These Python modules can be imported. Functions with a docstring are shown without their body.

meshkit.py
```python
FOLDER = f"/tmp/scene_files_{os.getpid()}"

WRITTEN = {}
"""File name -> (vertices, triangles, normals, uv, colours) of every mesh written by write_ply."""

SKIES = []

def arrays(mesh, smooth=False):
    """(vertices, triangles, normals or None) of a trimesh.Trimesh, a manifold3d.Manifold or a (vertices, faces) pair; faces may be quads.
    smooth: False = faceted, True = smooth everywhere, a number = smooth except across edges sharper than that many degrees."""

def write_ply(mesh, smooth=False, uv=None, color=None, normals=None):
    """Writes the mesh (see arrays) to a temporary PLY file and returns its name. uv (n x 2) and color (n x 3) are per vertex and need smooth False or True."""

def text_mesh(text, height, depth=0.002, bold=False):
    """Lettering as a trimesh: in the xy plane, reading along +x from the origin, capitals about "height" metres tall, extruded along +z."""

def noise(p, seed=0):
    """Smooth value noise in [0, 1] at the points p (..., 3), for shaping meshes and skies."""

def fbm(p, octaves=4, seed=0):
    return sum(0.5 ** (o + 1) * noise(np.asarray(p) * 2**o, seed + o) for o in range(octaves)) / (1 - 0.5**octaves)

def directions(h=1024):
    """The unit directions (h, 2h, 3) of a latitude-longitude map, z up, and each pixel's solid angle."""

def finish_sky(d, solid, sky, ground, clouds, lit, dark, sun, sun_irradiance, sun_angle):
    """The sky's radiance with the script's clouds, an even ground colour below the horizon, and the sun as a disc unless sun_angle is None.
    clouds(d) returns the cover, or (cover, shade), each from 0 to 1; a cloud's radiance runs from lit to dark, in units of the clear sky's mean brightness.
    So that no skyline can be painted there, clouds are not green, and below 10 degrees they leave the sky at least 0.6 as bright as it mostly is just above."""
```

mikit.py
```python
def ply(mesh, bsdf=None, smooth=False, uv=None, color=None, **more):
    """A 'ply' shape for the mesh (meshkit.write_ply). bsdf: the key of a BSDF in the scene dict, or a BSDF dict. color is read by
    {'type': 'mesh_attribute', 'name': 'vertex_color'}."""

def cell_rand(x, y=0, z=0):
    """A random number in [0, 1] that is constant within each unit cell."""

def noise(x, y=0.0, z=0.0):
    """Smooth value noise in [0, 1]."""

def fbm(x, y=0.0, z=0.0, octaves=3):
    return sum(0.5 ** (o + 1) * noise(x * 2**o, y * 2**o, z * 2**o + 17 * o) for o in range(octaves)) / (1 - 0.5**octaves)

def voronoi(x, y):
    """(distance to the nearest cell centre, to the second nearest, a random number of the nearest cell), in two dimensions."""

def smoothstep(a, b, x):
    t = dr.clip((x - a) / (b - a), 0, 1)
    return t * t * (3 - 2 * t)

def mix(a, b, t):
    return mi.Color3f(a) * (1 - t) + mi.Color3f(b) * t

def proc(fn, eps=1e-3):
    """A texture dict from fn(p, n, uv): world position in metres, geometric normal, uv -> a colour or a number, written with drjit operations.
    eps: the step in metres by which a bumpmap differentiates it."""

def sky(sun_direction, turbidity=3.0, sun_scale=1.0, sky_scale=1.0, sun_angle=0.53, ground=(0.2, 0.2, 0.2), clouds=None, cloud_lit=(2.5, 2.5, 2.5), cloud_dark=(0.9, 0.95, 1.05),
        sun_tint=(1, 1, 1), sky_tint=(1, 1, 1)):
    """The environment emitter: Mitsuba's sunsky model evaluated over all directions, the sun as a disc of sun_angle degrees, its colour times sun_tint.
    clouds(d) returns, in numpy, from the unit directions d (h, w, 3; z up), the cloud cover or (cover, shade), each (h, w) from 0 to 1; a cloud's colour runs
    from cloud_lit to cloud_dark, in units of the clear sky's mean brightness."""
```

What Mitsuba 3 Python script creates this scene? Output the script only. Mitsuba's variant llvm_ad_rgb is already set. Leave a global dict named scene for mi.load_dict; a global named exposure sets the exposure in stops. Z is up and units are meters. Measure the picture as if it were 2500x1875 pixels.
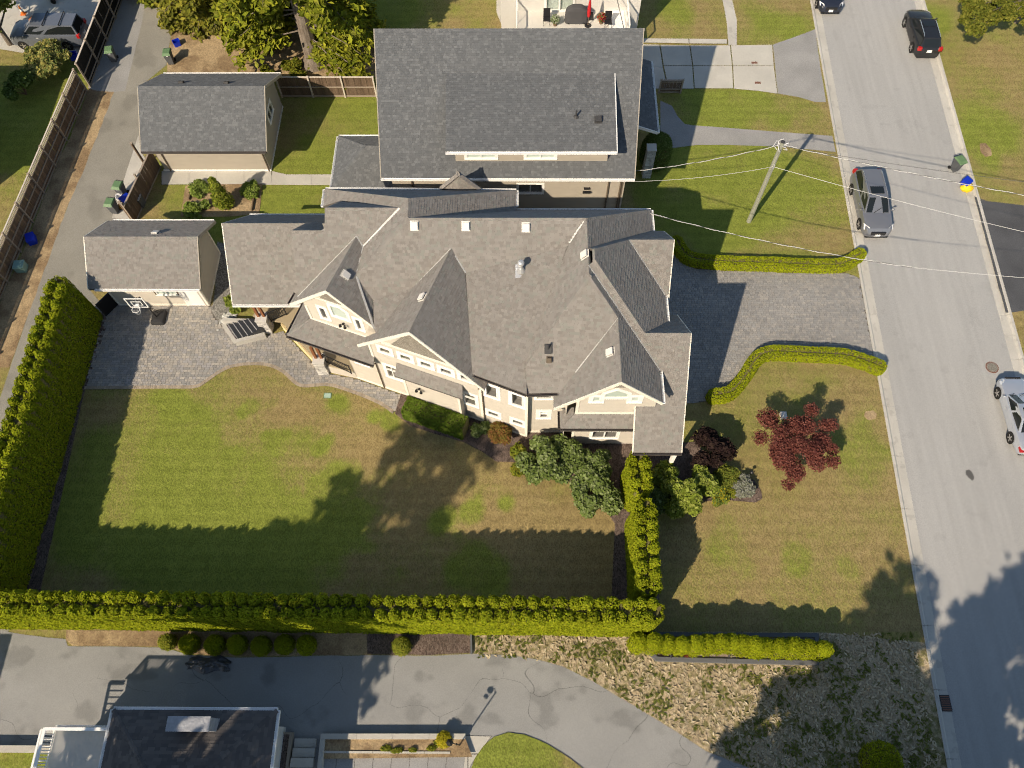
import math, random
import numpy as np
import drjit as dr
import trimesh
import shapely
from shapely.geometry import Polygon, LineString, Point, box as sbox
from shapely.ops import unary_union
import mitsuba as mi
import mikit, meshkit
from mikit import noise, fbm, voronoi, cell_rand, smoothstep, mix

scene, labels = {}, {}
# ------------------------------------------------------------------ camera, sky, exposure
T = mi.ScalarTransform4f
exposure = 2.1
PITCH, ROLL = math.radians(64.2), math.radians(-1.2)
YAW = math.radians(1.5)
_turn = np.array([[math.cos(YAW), -math.sin(YAW), 0], [math.sin(YAW), math.cos(YAW), 0], [0, 0, 1]])
_f = _turn @ np.array([0, math.cos(PITCH), -math.sin(PITCH)])
_u = np.array([0, math.sin(PITCH), math.cos(PITCH)])
_up = _turn @ (-np.array([1.0, 0, 0]) * math.sin(ROLL) + _u * math.cos(ROLL))
scene['camera'] = {'type': 'perspective', 'fov': 2 * math.degrees(math.atan(1250 / 1900)), 'fov_axis': 'x', 'near_clip': 0.5, 'far_clip': 2000.0,
                   'to_world': T().look_at(origin=[0, 0, 41], target=[float(_f[0]), float(_f[1]), 41 + float(_f[2])], up=_up.tolist())}
SUN = np.array([-math.sin(math.radians(35.4)) * math.cos(math.radians(38.4)), -math.cos(math.radians(35.4)) * math.cos(math.radians(38.4)), math.sin(math.radians(38.4))])
scene['sky'] = mikit.sky(SUN.tolist(), turbidity=3.0, sun_tint=(0.95, 0.99, 1.06), sky_tint=(1.15, 1.0, 0.86))
# ------------------------------------------------------------------ helpers
R = random.Random(7)


def num(name):
    if name not in labels and name not in scene and not any(k.startswith(name + '__') for k in scene):
        return name
    i = 1
    while f'{name}_{i:03d}' in labels or f'{name}_{i:03d}' in scene:
        i += 1
    return f'{name}_{i:03d}'


_cnt = {}


def key(name, parent=None):
    k = name if parent is None else parent + '__' + name
    if k not in scene and k not in labels and k not in _cnt:
        _cnt[k] = 0
        return k
    _cnt[k] = _cnt.get(k, 0) + 1
    return f'{k}_{_cnt[k]:03d}'


def thing(name, label, cat, group=None):
    k = key(name)
    labels[k] = {'label': label, 'category': cat}
    if group:
        labels[k]['group'] = group
    return k


def struct(k, label=None):
    labels[k] = {'label': label or k.replace('_', ' '), 'category': k.split('_')[-1], 'kind': 'structure'}
    return k


class MB:
    """collects faces with one colour each"""

    def __init__(s):
        s.v, s.f, s.c, s.n = [], [], [], 0

    def put(s, v, f, c=None):
        v = np.asarray(v, float)
        s.v.append(v)
        s.f.append(np.asarray(f, int) + s.n)
        s.c.append(np.broadcast_to((1, 1, 1) if c is None else np.asarray(c, float), (len(v), 3)))
        s.n += len(v)
        return s

    def mesh(s, m, c=None):
        return s.put(m.vertices, m.faces, c)

    def poly(s, pts, c=None):
        n = len(pts)
        return s.put(pts, [(0, i, i + 1) for i in range(1, n - 1)], c)

    def box(s, c, size, rz=0.0, col=None, tilt=None):
        x, y, z = np.asarray(size, float) / 2
        v = np.array([[a * x, b * y, d * z] for a in (-1, 1) for b in (-1, 1) for d in (-1, 1)])
        if tilt is not None:
            v = v @ np.asarray(tilt).T
        cs, sn = math.cos(rz), math.sin(rz)
        v = v @ np.array([[cs, sn, 0], [-sn, cs, 0], [0, 0, 1]]) + np.asarray(c, float)
        return s.put(v, BOXF, col)

    def beam(s, a, b, w, h, up=(0, 0, 1), col=None):
        a, b = np.asarray(a, float), np.asarray(b, float)
        d = b - a
        L = np.linalg.norm(d)
        d = d / max(L, 1e-9)
        sx = np.cross(d, up)
        if np.linalg.norm(sx) < 1e-6:
            sx = np.cross(d, (1, 0, 0))
        sx /= np.linalg.norm(sx)
        uz = np.cross(sx, d)
        v = [p + i * w / 2 * sx + j * h / 2 * uz for p in (a, b) for i in (-1, 1) for j in (-1, 1)]
        return s.put(v, BOXF, col)

    def tube(s, pts, r, n=6, col=None, cap=True):
        p = np.asarray(pts, float)
        r = np.broadcast_to(np.asarray(r, float), (len(p),))
        t = np.gradient(p, axis=0)
        t /= np.linalg.norm(t, axis=1, keepdims=True) + 1e-12
        ref = np.array([0, 0, 1.0]) if abs(t[:, 2]).mean() < 0.8 else np.array([1.0, 0, 0])
        a = np.cross(t, ref)
        a /= np.linalg.norm(a, axis=1, keepdims=True) + 1e-12
        b = np.cross(t, a)
        an = np.arange(n) * 2 * math.pi / n
        v = (p[:, None] + r[:, None, None] * (np.cos(an)[None, :, None] * a[:, None] + np.sin(an)[None, :, None] * b[:, None])).reshape(-1, 3)
        f = []
        for i in range(len(p) - 1):
            for j in range(n):
                q = (i * n + j, i * n + (j + 1) % n, (i + 1) * n + (j + 1) % n, (i + 1) * n + j)
                f += [(q[0], q[2], q[1]), (q[0], q[3], q[2])]
        if cap:
            f += [(0, j, j + 1) for j in range(1, n - 1)]
            o = (len(p) - 1) * n
            f += [(o, o + j + 1, o + j) for j in range(1, n - 1)]
        return s.put(v, f, col)

    def lathe(s, c, prof, n=16, col=None, axis=None):
        an = np.arange(n) * 2 * math.pi / n
        v = np.array([[r * math.cos(a), r * math.sin(a), z] for r, z in prof for a in an])
        if axis is not None:
            v = v @ np.asarray(axis).T
        f = []
        for i in range(len(prof) - 1):
            for j in range(n):
                q = (i * n + j, i * n + (j + 1) % n, (i + 1) * n + (j + 1) % n, (i + 1) * n + j)
                f += [(q[0], q[1], q[2]), (q[0], q[2], q[3])]
        return s.put(v + np.asarray(c, float), f, col)

    def prism(s, poly, z0, z1, col=None):
        P = poly if isinstance(poly, Polygon) else Polygon([tuple(q[:2]) for q in poly])
        if not P.is_valid:
            P = P.buffer(0)
        for g in getattr(P, 'geoms', [P]):
            if g.is_empty or g.area < 1e-6:
                continue
            m = trimesh.creation.extrude_polygon(g, z1 - z0, engine='earcut')
            s.put(m.vertices + [0, 0, z0], m.faces, col)
        return s

    def flat(s, poly, z, col=None):
        P = poly if not isinstance(poly, (list, tuple, np.ndarray)) else Polygon([tuple(q[:2]) for q in poly])
        if not P.is_valid:
            P = P.buffer(0)
        for g in getattr(P, 'geoms', [P]):
            if g.is_empty or g.geom_type != 'Polygon':
                continue
            v, f = trimesh.creation.triangulate_polygon(g, engine='earcut')
            v3 = np.column_stack([v, np.full(len(v), z)])
            f = np.asarray(f)
            nz = np.cross(v[f[:, 1]] - v[f[:, 0]], v[f[:, 2]] - v[f[:, 0]])
            f[nz < 0] = f[nz < 0][:, ::-1]
            s.put(v3, f, col)
        return s

    def get(s):
        return np.vstack(s.v), np.vstack(s.f), np.vstack(s.c)


BOXF = [(0, 1, 3), (0, 3, 2), (4, 6, 7), (4, 7, 5), (0, 4, 5), (0, 5, 1), (2, 3, 7), (2, 7, 6), (0, 2, 6), (0, 6, 4), (1, 5, 7), (1, 7, 3)]


def add(name, mb, bsdf, parent=None, smooth=False, color=False, label=None, kind=None, to_world=None):
    k = key(name, parent)
    v, f, c = mb.get() if isinstance(mb, MB) else (np.asarray(mb.vertices), np.asarray(mb.faces), None)
    d = mikit.ply((v, f), bsdf, smooth=smooth, color=c if color else None)
    if to_world is not None:
        d['to_world'] = to_world
    scene[k] = d
    if label or kind:
        labels.setdefault(k, {})
        if label:
            labels[k]['label'] = label
        if kind:
            labels[k]['kind'] = kind
    return k


def smoothline(pts, n=8, closed=False):
    """Catmull-Rom through 2-D or 3-D points"""
    p = np.asarray(pts, float)
    out = []
    N = len(p)
    for i in range(N if closed else N - 1):
        p0, p1, p2, p3 = (p[(i - 1) % N] if closed or i > 0 else p[i]), p[i], p[(i + 1) % N], (p[(i + 2) % N] if closed or i + 2 < N else p[(i + 1) % N])
        for k in range(n):
            t = k / n
            out.append(0.5 * (2 * p1 + (p2 - p0) * t + (2 * p0 - 5 * p1 + 4 * p2 - p3) * t * t + (3 * p1 - p0 - 3 * p2 + p3) * t ** 3))
    if not closed:
        out.append(p[-1])
    return np.array(out)


def rng(seed):
    return np.random.default_rng(seed)


def rough_edge(poly, step=0.25, amp=0.06, seed=1):
    """an outline with the small unevenness of a grown or cracked edge"""
    P = Polygon([tuple(q[:2]) for q in poly]).segmentize(step)
    c = np.array(P.exterior.coords)[:-1]
    q = np.column_stack([c * 1.7, np.full(len(c), seed * 3.1)])
    a = meshkit.noise(q) if hasattr(meshkit, 'noise') else rng(seed).random(len(c))
    b = meshkit.noise(q + 50.0) if hasattr(meshkit, 'noise') else rng(seed + 1).random(len(c))
    c = c + amp * np.column_stack([np.asarray(a).reshape(-1) - 0.0, np.asarray(b).reshape(-1) - 0.0])
    return Polygon(c).buffer(0)


# ------------------------------------------------------------------ materials
def C(r, g=None, b=None):
    return {'type': 'rgb', 'value': [float(r), float(r if g is None else g), float(r if b is None else b)]}


def mat(name, col, rough=0.7, spec=0.3, two=True, **kw):
    d = {'type': 'principled', 'base_color': col if isinstance(col, dict) else C(*col), 'roughness': rough, 'specular': spec, **kw}
    scene[name] = {'type': 'twosided', 'nested': d} if two else d
    return name


def bumpmat(name, col, height, scale=1.0, eps=4e-3, rough=0.85, spec=0.2, **kw):
    scene[name] = {'type': 'twosided', 'nested': {'type': 'bumpmap', 'arbitrary': mikit.proc(height, eps=eps), 'scale': scale,
                   'nested': {'type': 'principled', 'base_color': col if isinstance(col, dict) else C(*col), 'roughness': rough, 'specular': spec, **kw}}}
    return name


VC = {'type': 'mesh_attribute', 'name': 'vertex_color'}


def blob(p, x, y, s, w=0.35, f=0.5):
    """a patch with an irregular outline round (x, y)"""
    d = dr.sqrt(dr.square(p.x - x) + dr.square(p.y - y)) / s + (noise(p.x * f + 3 * x, p.y * f, 2.0) - 0.5) * 1.1
    return 1 - smoothstep(1 - w, 1 + w, d)

# ------------------------------------------------------------------ ground materials


def _lawncol(p, dry, coarse):
    """green and dried-out blades mixed; dry in [0, 1]"""
    g = mix((0.150, 0.180, 0.030), (0.205, 0.235, 0.045), fbm(p.x * 2.3, p.y * 2.3, 1.0))
    b = mix((0.215, 0.165, 0.072), (0.29, 0.225, 0.105), fbm(p.x * 3.1, p.y * 3.1, 5.0))
    fine = noise(p.x * 14, p.y * 9, 3.0)
    n = fbm(p.x * coarse, p.y * coarse, 9.0, octaves=4) + (fine - 0.5) * 0.35
    t = smoothstep(0.05, 0.95, dry + (n - 0.5) * 0.75)
    c = mix(g, b, t)
    grain = 0.72 + 0.56 * noise(p.x * 26, p.y * 17, 7.0)
    mow = 1.0 + 0.05 * dr.sin(p.y * 9.0 + 0.5 * noise(p.x, p.y))
    return c * grain * mow


def back_lawn_color(p, n, uv):
    green = dr.maximum(blob(p, -18.65, 11.57, 7.0, 0.75), dr.maximum(0.6 * blob(p, -14.49, 12.04, 5.0, 0.75), 0.45 * blob(p, -19.64, 16.58, 7.5, 0.75)))
    for (x, y, s) in (((-13.93, 15.98, 0.9), (-10.72, 18.53, 0.8), (-8.38, 17.64, 0.55), (-7.31, 17.51, 0.6), (-13.32, 16.6, 0.7), (-16.39, 15.35, 0.9), (-19.94, 18.11, 1.8), (-11.13, 15.87, 0.7), (-15.46, 18.39, 1), (-10.63, 13.45, 1.8), (-4.22, 11.63, 0.8), (-2.68, 12.1, 0.7), (-9.32, 11.61, 1.6), (-11.26, 11.15, 2.2), (-13.13, 8.73, 4.5), (-0.91, 12.56, 0.6), (-1.94, 8.79, 1.8))):
        green = dr.maximum(green, 0.85 * blob(p, x, y, s, 0.5, 0.9))
    return _lawncol(p, 0.90 - 0.86 * green, 0.45)


def front_lawn_color(p, n, uv):
    green = 0.55 * blob(p, 12.79, 19.26, 3.2, 0.6)
    for (x, y, s) in (((14.33, 9.73, 0.7), (17.01, 9.1, 0.6), (11.05, 10.15, 1.3), (19.4, 14.29, 0.9), (9.94, 16.69, 1.5), (18.76, 15.73, 1.6))):
        green = dr.maximum(green, 0.6 * blob(p, x, y, s, 0.6, 0.9))
    return _lawncol(p, 0.78 - 0.6 * green, 0.5)


def yard_color(p, n, uv):
    """the neighbouring lawns: greener in their middles, straw along edges"""
    green = blob(p, 14.29, 33.93, 5.5, 0.5)
    for (x, y, s) in (((14.04, 41.58, 2.6), (16.73, 42.35, 2), (11.27, 36.38, 3), (18.61, 33.93, 2.2), (-10.77, 40.85, 5), (-15.59, 33.6, 4.5), (-20.45, 33.26, 4), (19.23, 49.81, 2.2), (11.72, 51.62, 1.2), (-9.84, 51.71, 2), (-34.97, 40.12, 6), (28.38, 30.94, 2), (31.71, 38.9, 2.5), (30.82, 49.77, 1.5), (0.6, 0.11, 1.8), (-1.74, 0.09, 1.4), (-23.99, -0.25, 3))):
        green = dr.maximum(green, 0.9 * blob(p, x, y, s, 0.6, 0.6))
    return _lawncol(p, 0.62 - 0.6 * green, 0.6)


def verge_color(p, n, uv):
    """dry coarse grass: straw tufts with green ones between"""
    n1 = fbm(p.x * 5.6 + 1.5 * noise(p.x * 2, p.y * 2, 3.0), p.y * 5.2, 1.0, octaves=5)
    n2 = fbm(p.x * 0.55, p.y * 0.55, 4.0)
    tuft = 0.85 * smoothstep(0.38, 0.78, n1 + (n2 - 0.5) * 0.6)
    straw = mix((0.30, 0.235, 0.15), (0.43, 0.36, 0.245), noise(p.x * 9, p.y * 9, 2.0))
    green = mix((0.10, 0.11, 0.03), (0.17, 0.15, 0.06), noise(p.x * 11, p.y * 11, 6.0))
    return mix(straw, green, tuft) * (0.7 + 0.6 * noise(p.x * 24, p.y * 24, 8.0))


def dirt_color(p, n, uv):
    t = fbm(p.x * 1.1, p.y * 1.1, 2.0, octaves=4)
    c = mix((0.22, 0.155, 0.09), (0.36, 0.27, 0.16), smoothstep(0.3, 0.7, t))
    return c * (0.75 + 0.5 * noise(p.x * 19, p.y * 19, 3.0))


def mulch_color(p, n, uv):
    v = voronoi(p.x * 22, p.y * 13)
    return mix((0.075, 0.055, 0.045), (0.19, 0.145, 0.125), v[2]) * (0.8 + 0.4 * noise(p.x * 3, p.y * 3))


def asphalt_color(p, n, uv):
    s = fbm(p.x * 0.35, p.y * 0.08, 1.0, octaves=4)
    pebble = voronoi(p.x * 30, p.y * 30)[2]
    spot = smoothstep(0.74, 0.8, fbm(p.x * 1.2, p.y * 1.2, 8.0))
    streak = noise(p.x * 5, p.y * 0.25, 4.0)
    return mi.Color3f(0.352, 0.352, 0.345) * (0.87 + 0.13 * s + 0.10 * streak) * (0.93 + 0.14 * pebble) * (1 - 0.06 * spot)


def lane_color(p, n, uv):
    s = fbm(p.x * 0.6, p.y * 0.6, 3.0, octaves=4)
    pebble = voronoi(p.x * 26, p.y * 26)[2]
    dark = smoothstep(0.62, 0.75, fbm(p.x * 0.5, p.y * 0.5, 12.0))
    return mi.Color3f(0.245, 0.235, 0.205) * (0.85 + 0.3 * s) * (0.9 + 0.2 * pebble) * (1 - 0.18 * dark)


def drive_color(p, n, uv):
    """an old driveway: pale worn asphalt, darker patches, hairline cracks"""
    s = fbm(p.x * 0.45, p.y * 0.7, 5.0, octaves=4)
    stain = smoothstep(0.52, 0.72, fbm(p.x * 0.8, p.y * 1.1, 9.0))
    v = voronoi(p.x * 0.22 + 0.3 * noise(p.x, p.y, 1.0), p.y * 0.26 + 0.3 * noise(p.x, p.y, 2.0))
    crack = 1 - smoothstep(0.002, 0.008, v[1] - v[0])
    crack = crack * smoothstep(0.35, 0.5, noise(p.x * 0.4, p.y * 0.4, 31.0))
    pebble = voronoi(p.x * 28, p.y * 28)[2]
    return mi.Color3f(0.272, 0.274, 0.272) * (0.86 + 0.26 * s) * (1 - 0.22 * stain) * (0.93 + 0.14 * pebble) * (1 - 0.45 * crack)


def concrete_color(p, n, uv):
    s = fbm(p.x * 0.7, p.y * 0.7, 3.0, octaves=4)
    spot = smoothstep(0.66, 0.74, fbm(p.x * 2.5, p.y * 2.5, 21.0))
    return mi.Color3f(0.46, 0.445, 0.405) * (0.84 + 0.28 * s) * (0.95 + 0.1 * noise(p.x * 30, p.y * 30)) * (1 - 0.12 * spot)


def gravel_color(p, n, uv):
    v = voronoi(p.x * 14, p.y * 14)
    return mix((0.16, 0.155, 0.14), (0.42, 0.41, 0.38), v[2]) * (0.45 + 0.55 * smoothstep(0.02, 0.25, v[1] - v[0]))


def bump_grass(p, n, uv):
    return noise(p.x * 22, p.y * 16, 1.0) * 0.6 + noise(p.x * 9, p.y * 9, 4.0)


def bump_fine(p, n, uv):
    return noise(p.x * 24, p.y * 24, 1.0)


bumpmat('back_lawn_material', mikit.proc(back_lawn_color), bump_grass, 0.02, rough=0.95, spec=0.1)
bumpmat('front_lawn_material', mikit.proc(front_lawn_color), bump_grass, 0.02, rough=0.95, spec=0.1)
bumpmat('yard_material', mikit.proc(yard_color), bump_grass, 0.022, rough=0.95, spec=0.1)
bumpmat('verge_material', mikit.proc(verge_color), lambda p, n, uv: fbm(p.x * 6, p.y * 6, 2.0), 0.08, rough=0.95, spec=0.1)
bumpmat('dirt_material', mikit.proc(dirt_color), lambda p, n, uv: fbm(p.x * 5, p.y * 5, 2.0), 0.04, rough=0.95, spec=0.1)
bumpmat('mulch_material', mikit.proc(mulch_color), lambda p, n, uv: voronoi(p.x * 22, p.y * 13)[0], 0.03, rough=0.95, spec=0.1)
mat('asphalt_material', mikit.proc(asphalt_color), 0.9, 0.2)
mat('lane_material', mikit.proc(lane_color), 0.9, 0.2)
mat('drive_material', mikit.proc(drive_color), 0.88, 0.2)
mat('concrete_material', mikit.proc(concrete_color), 0.9, 0.2)
bumpmat('gravel_material', mikit.proc(gravel_color), lambda p, n, uv: voronoi(p.x * 14, p.y * 14)[0], 0.05, rough=0.9)
mat('new_asphalt_material', mikit.proc(lambda p, n, uv: mi.Color3f(0.075, 0.078, 0.085) * (0.75 + 0.5 * fbm(p.x * 0.9, p.y * 0.9, 1.0)) * (0.85 + 0.3 * voronoi(p.x * 30, p.y * 30)[2])), 0.85, 0.25)
mat('apron_material', mikit.proc(lambda p, n, uv: mi.Color3f(0.285, 0.283, 0.278) * (0.84 + 0.3 * fbm(p.x * 0.8, p.y * 0.8, 6.0)) * (0.9 + 0.2 * voronoi(p.x * 26, p.y * 26)[2])), 0.9, 0.2)
mat('paver_material', VC, 0.85, 0.25)
mat('joint_sand_material', (0.12, 0.11, 0.095), 0.95, 0.1)


def sheet(name, poly, z, m, seed=0, amp=0.0, skirt=0.0):
    P = rough_edge(poly, 0.25, amp, seed) if amp else Polygon([tuple(q[:2]) for q in poly]).buffer(0)
    b = MB().flat(P, z)
    if skirt:
        for g in getattr(P, 'geoms', [P]):
            c = np.array(g.exterior.coords)
            for a, d in zip(c[:-1], c[1:]):
                b.poly([(a[0], a[1], z), (a[0], a[1], z - skirt), (d[0], d[1], z - skirt), (d[0], d[1], z)])
    k = key(name)
    scene[k] = mikit.ply(b.get()[:2], m)
    struct(k)
    return P


# the road runs along x = 20.24 + 0.0364 y (its kerb on the house side) and x = 28.92 + 0.0588 y
def kw(y, o=0.0):
    return (20.24 + 0.0364 * y + o, y)


def ke(y, o=0.0):
    return (28.885 + 0.0325 * y + o, y)


Y0, Y1 = -70.0, 150.0
sheet('ground', [(-500, -300), (500, -300), (500, 700), (-500, 700)], -0.32, 'yard_material')
sheet('road', [kw(Y0, 0.3), ke(Y0, -0.3), ke(Y1, -0.3), kw(Y1, 0.3)], -0.10, 'asphalt_material', skirt=0.2)
WEST = [kw(Y0, -0.12), kw(Y1, -0.12), (-90, Y1), (-90, Y0)]
EAST = [ke(Y0, 0.12), (110, Y0), (110, Y1), ke(Y1, 0.12)]
sheet('terrain_west', WEST, 0.0, 'yard_material', skirt=0.3)
sheet('terrain_east', EAST, 0.0, 'yard_material', skirt=0.3)
# kerbs: rolled concrete kerb and gutter pan, cast in lengths with joints
for side, line, sg in (('west', kw, 1), ('east', ke, -1)):
    b = MB()
    y = -12.0
    while y < 70:
        L = 3.05
        ps = []
        for yy in (y + 0.012, y + L - 0.012):
            ps.append([(line(yy, sg * o)[0], yy, z) for o, z in ((-0.13, -0.12), (-0.13, 0.035), (0.02, 0.04), (0.08, -0.03), (0.13, -0.07), (0.60, -0.094), (0.60, -0.2))])
        for i in range(6):
            b.poly([ps[0][i], ps[0][i + 1], ps[1][i + 1], ps[1][i]])
        b.poly(ps[0]); b.poly(ps[1])
        y += L
    k = 'kerb' if side == 'west' else 'kerb_001'
    scene[k] = mikit.ply(b.get()[:2], 'concrete_material')
    struct(k, f'pale concrete kerb and gutter on the {"house side" if side == "west" else "far side"} of the road')

# lawns
backlawn = ((-25.94, 6.57), (-25.76, 19.46), (-19.16, 19.56), (-17.33, 21.05), (-15.4, 21.19), (-12.78, 19.84), (-10.09, 19.45), (-6.77, 18.16), (-2.61, 17.4), (6.03, 17.18), (6.51, 13.76), (6.07, 6.75))
sheet('back_lawn', backlawn, 0.004, 'back_lawn_material')
frontlawn = ((7.06, 18.59), (10.66, 19.25), (13.58, 21.73), (20.1, 21.69), (20, 20.3), (20, 6.2), (20.05, 5.97), (6.41, 5.71))
frontlawn = [list(q) for q in frontlawn]
frontlawn[4] = kw(20.3, -0.14)
frontlawn[5] = kw(5.4, -0.14)
sheet('front_lawn', frontlawn, 0.004, 'front_lawn_material', 3, 0.05)
sheet('verge', ((-2.5, 5.89), (6.01, 5.85), (15.1, 5.9), (20.45, 5.4), (19.85, -4), (8, -4), (3.02, 3.02), (-2.46, 4.71)), 0.005, 'verge_material', 5, 0.08)
sheet('island_lawn', ((-2.39, -0.78), (-2.31, -0.35), (-2.13, 0.09), (-1.75, 0.58), (-1.27, 0.98), (-0.6, 1.16), (0.21, 1.08), (0.76, 0.89), (1.38, 0.61), (2.35, 0.08), (3.48, -0.74), (4.03, -1.25), (-2.37, -1.3)), 0.06, 'yard_material', 6, 0.05, skirt=0.1)
# driveway of the house at the bottom, worn asphalt
drive = ((-33.31, 6.93), (-25.22, 5.52), (-23.09, 5.33), (-22.91, 5.01), (-20.73, 4.99), (-18, 4.96), (-16.67, 4.62), (-14.38, 4.5), (-11.3, 4.57), (-7.7, 4.66), (-4.63, 4.64), (-2.46, 4.77), (-0.47, 4.7), (0.78, 4.51), (2.04, 4.21), (3.66, 3.44), (5.24, 2.53), (6.81, 1.67), (8.82, 0.43), (10.71, -0.26), (13.86, -1.68), (19.93, -2.29), (19.65, -4.22), (7.96, -4), (1.76, -1.1), (0.59, -0.76), (-30.41, -0.99))
sheet('driveway', drive, 0.012, 'drive_material', 8, 0.05)
# a newer darker patch with sealed edges in the driveway
sheet('driveway_patch', ((-17.8, 2.85), (-17.74, 2.96), (-16.67, 3), (-16.45, 2.89), (-16.39, 2.05), (-17.69, 2.05)), 0.016, 'apron_material', 9, 0.04)
# mulch strips beside the hedge
sheet('mulch_bed', ((-23.15, 5.57), (-23.08, 5.29), (-22.68, 5.01), (-20.74, 5.01), (-18.01, 5), (-16.68, 4.66), (-14.38, 4.54), (-11.3, 4.61), (-7.7, 4.69), (-7.81, 5.86), (-23.21, 5.77)), 0.02, 'dirt_material', 11, 0.06)
sheet('mulch_bed_001', ((-7.81, 5.86), (-7.71, 4.71), (-4.64, 4.69), (-2.53, 4.81), (-2.56, 5.89)), 0.02, 'mulch_material', 12, 0.03)
# planting beds by the house
sheet('planting_bed', ((-7.27, 17.87), (-6.35, 17.13), (-4.92, 16.63), (-3.27, 16.14), (-2.33, 15.65), (-1.4, 14.97), (-0.07, 14.93), (0.66, 14.45), (2.01, 13.98), (3.36, 13.63), (4.64, 12.13), (5.05, 11.45), (5.24, 10.12), (5.96, 10.13), (6.37, 16.93), (0.44, 18.18), (-2.42, 18.95), (-3.38, 19.21), (-6.97, 19.33)), 0.05, 'mulch_material', 13, 0.06, skirt=0.08)
sheet('planting_bed_001', ((10.47, 15.04), (10.83, 14.88), (11.56, 14.71), (12.3, 14.21), (12.85, 13.93), (13.12, 13.28), (13.11, 12.88), (12.77, 12.67), (11.43, 12.78), (9.4, 12.7), (7.32, 12.42), (6.43, 12.48), (6.65, 15.93), (9.89, 16.19)), 0.05, 'mulch_material', 14, 0.05, skirt=0.08)
sheet('hedge_bed', ((5.05, 11.45), (6.44, 12.6), (7.32, 12.42), (7.11, 6.76), (4.6, 6.74)), 0.03, 'mulch_material', 15, 0.04)
sheet('hedge_bed_001', ((-25.64, 24.57), (-25.29, 23.84), (-25.56, 19.14), (-24.99, 6.98), (-26.36, 6.56), (-26.72, 10.85), (-27.58, 24.71)), 0.03, 'mulch_material', 16, 0.05)
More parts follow.
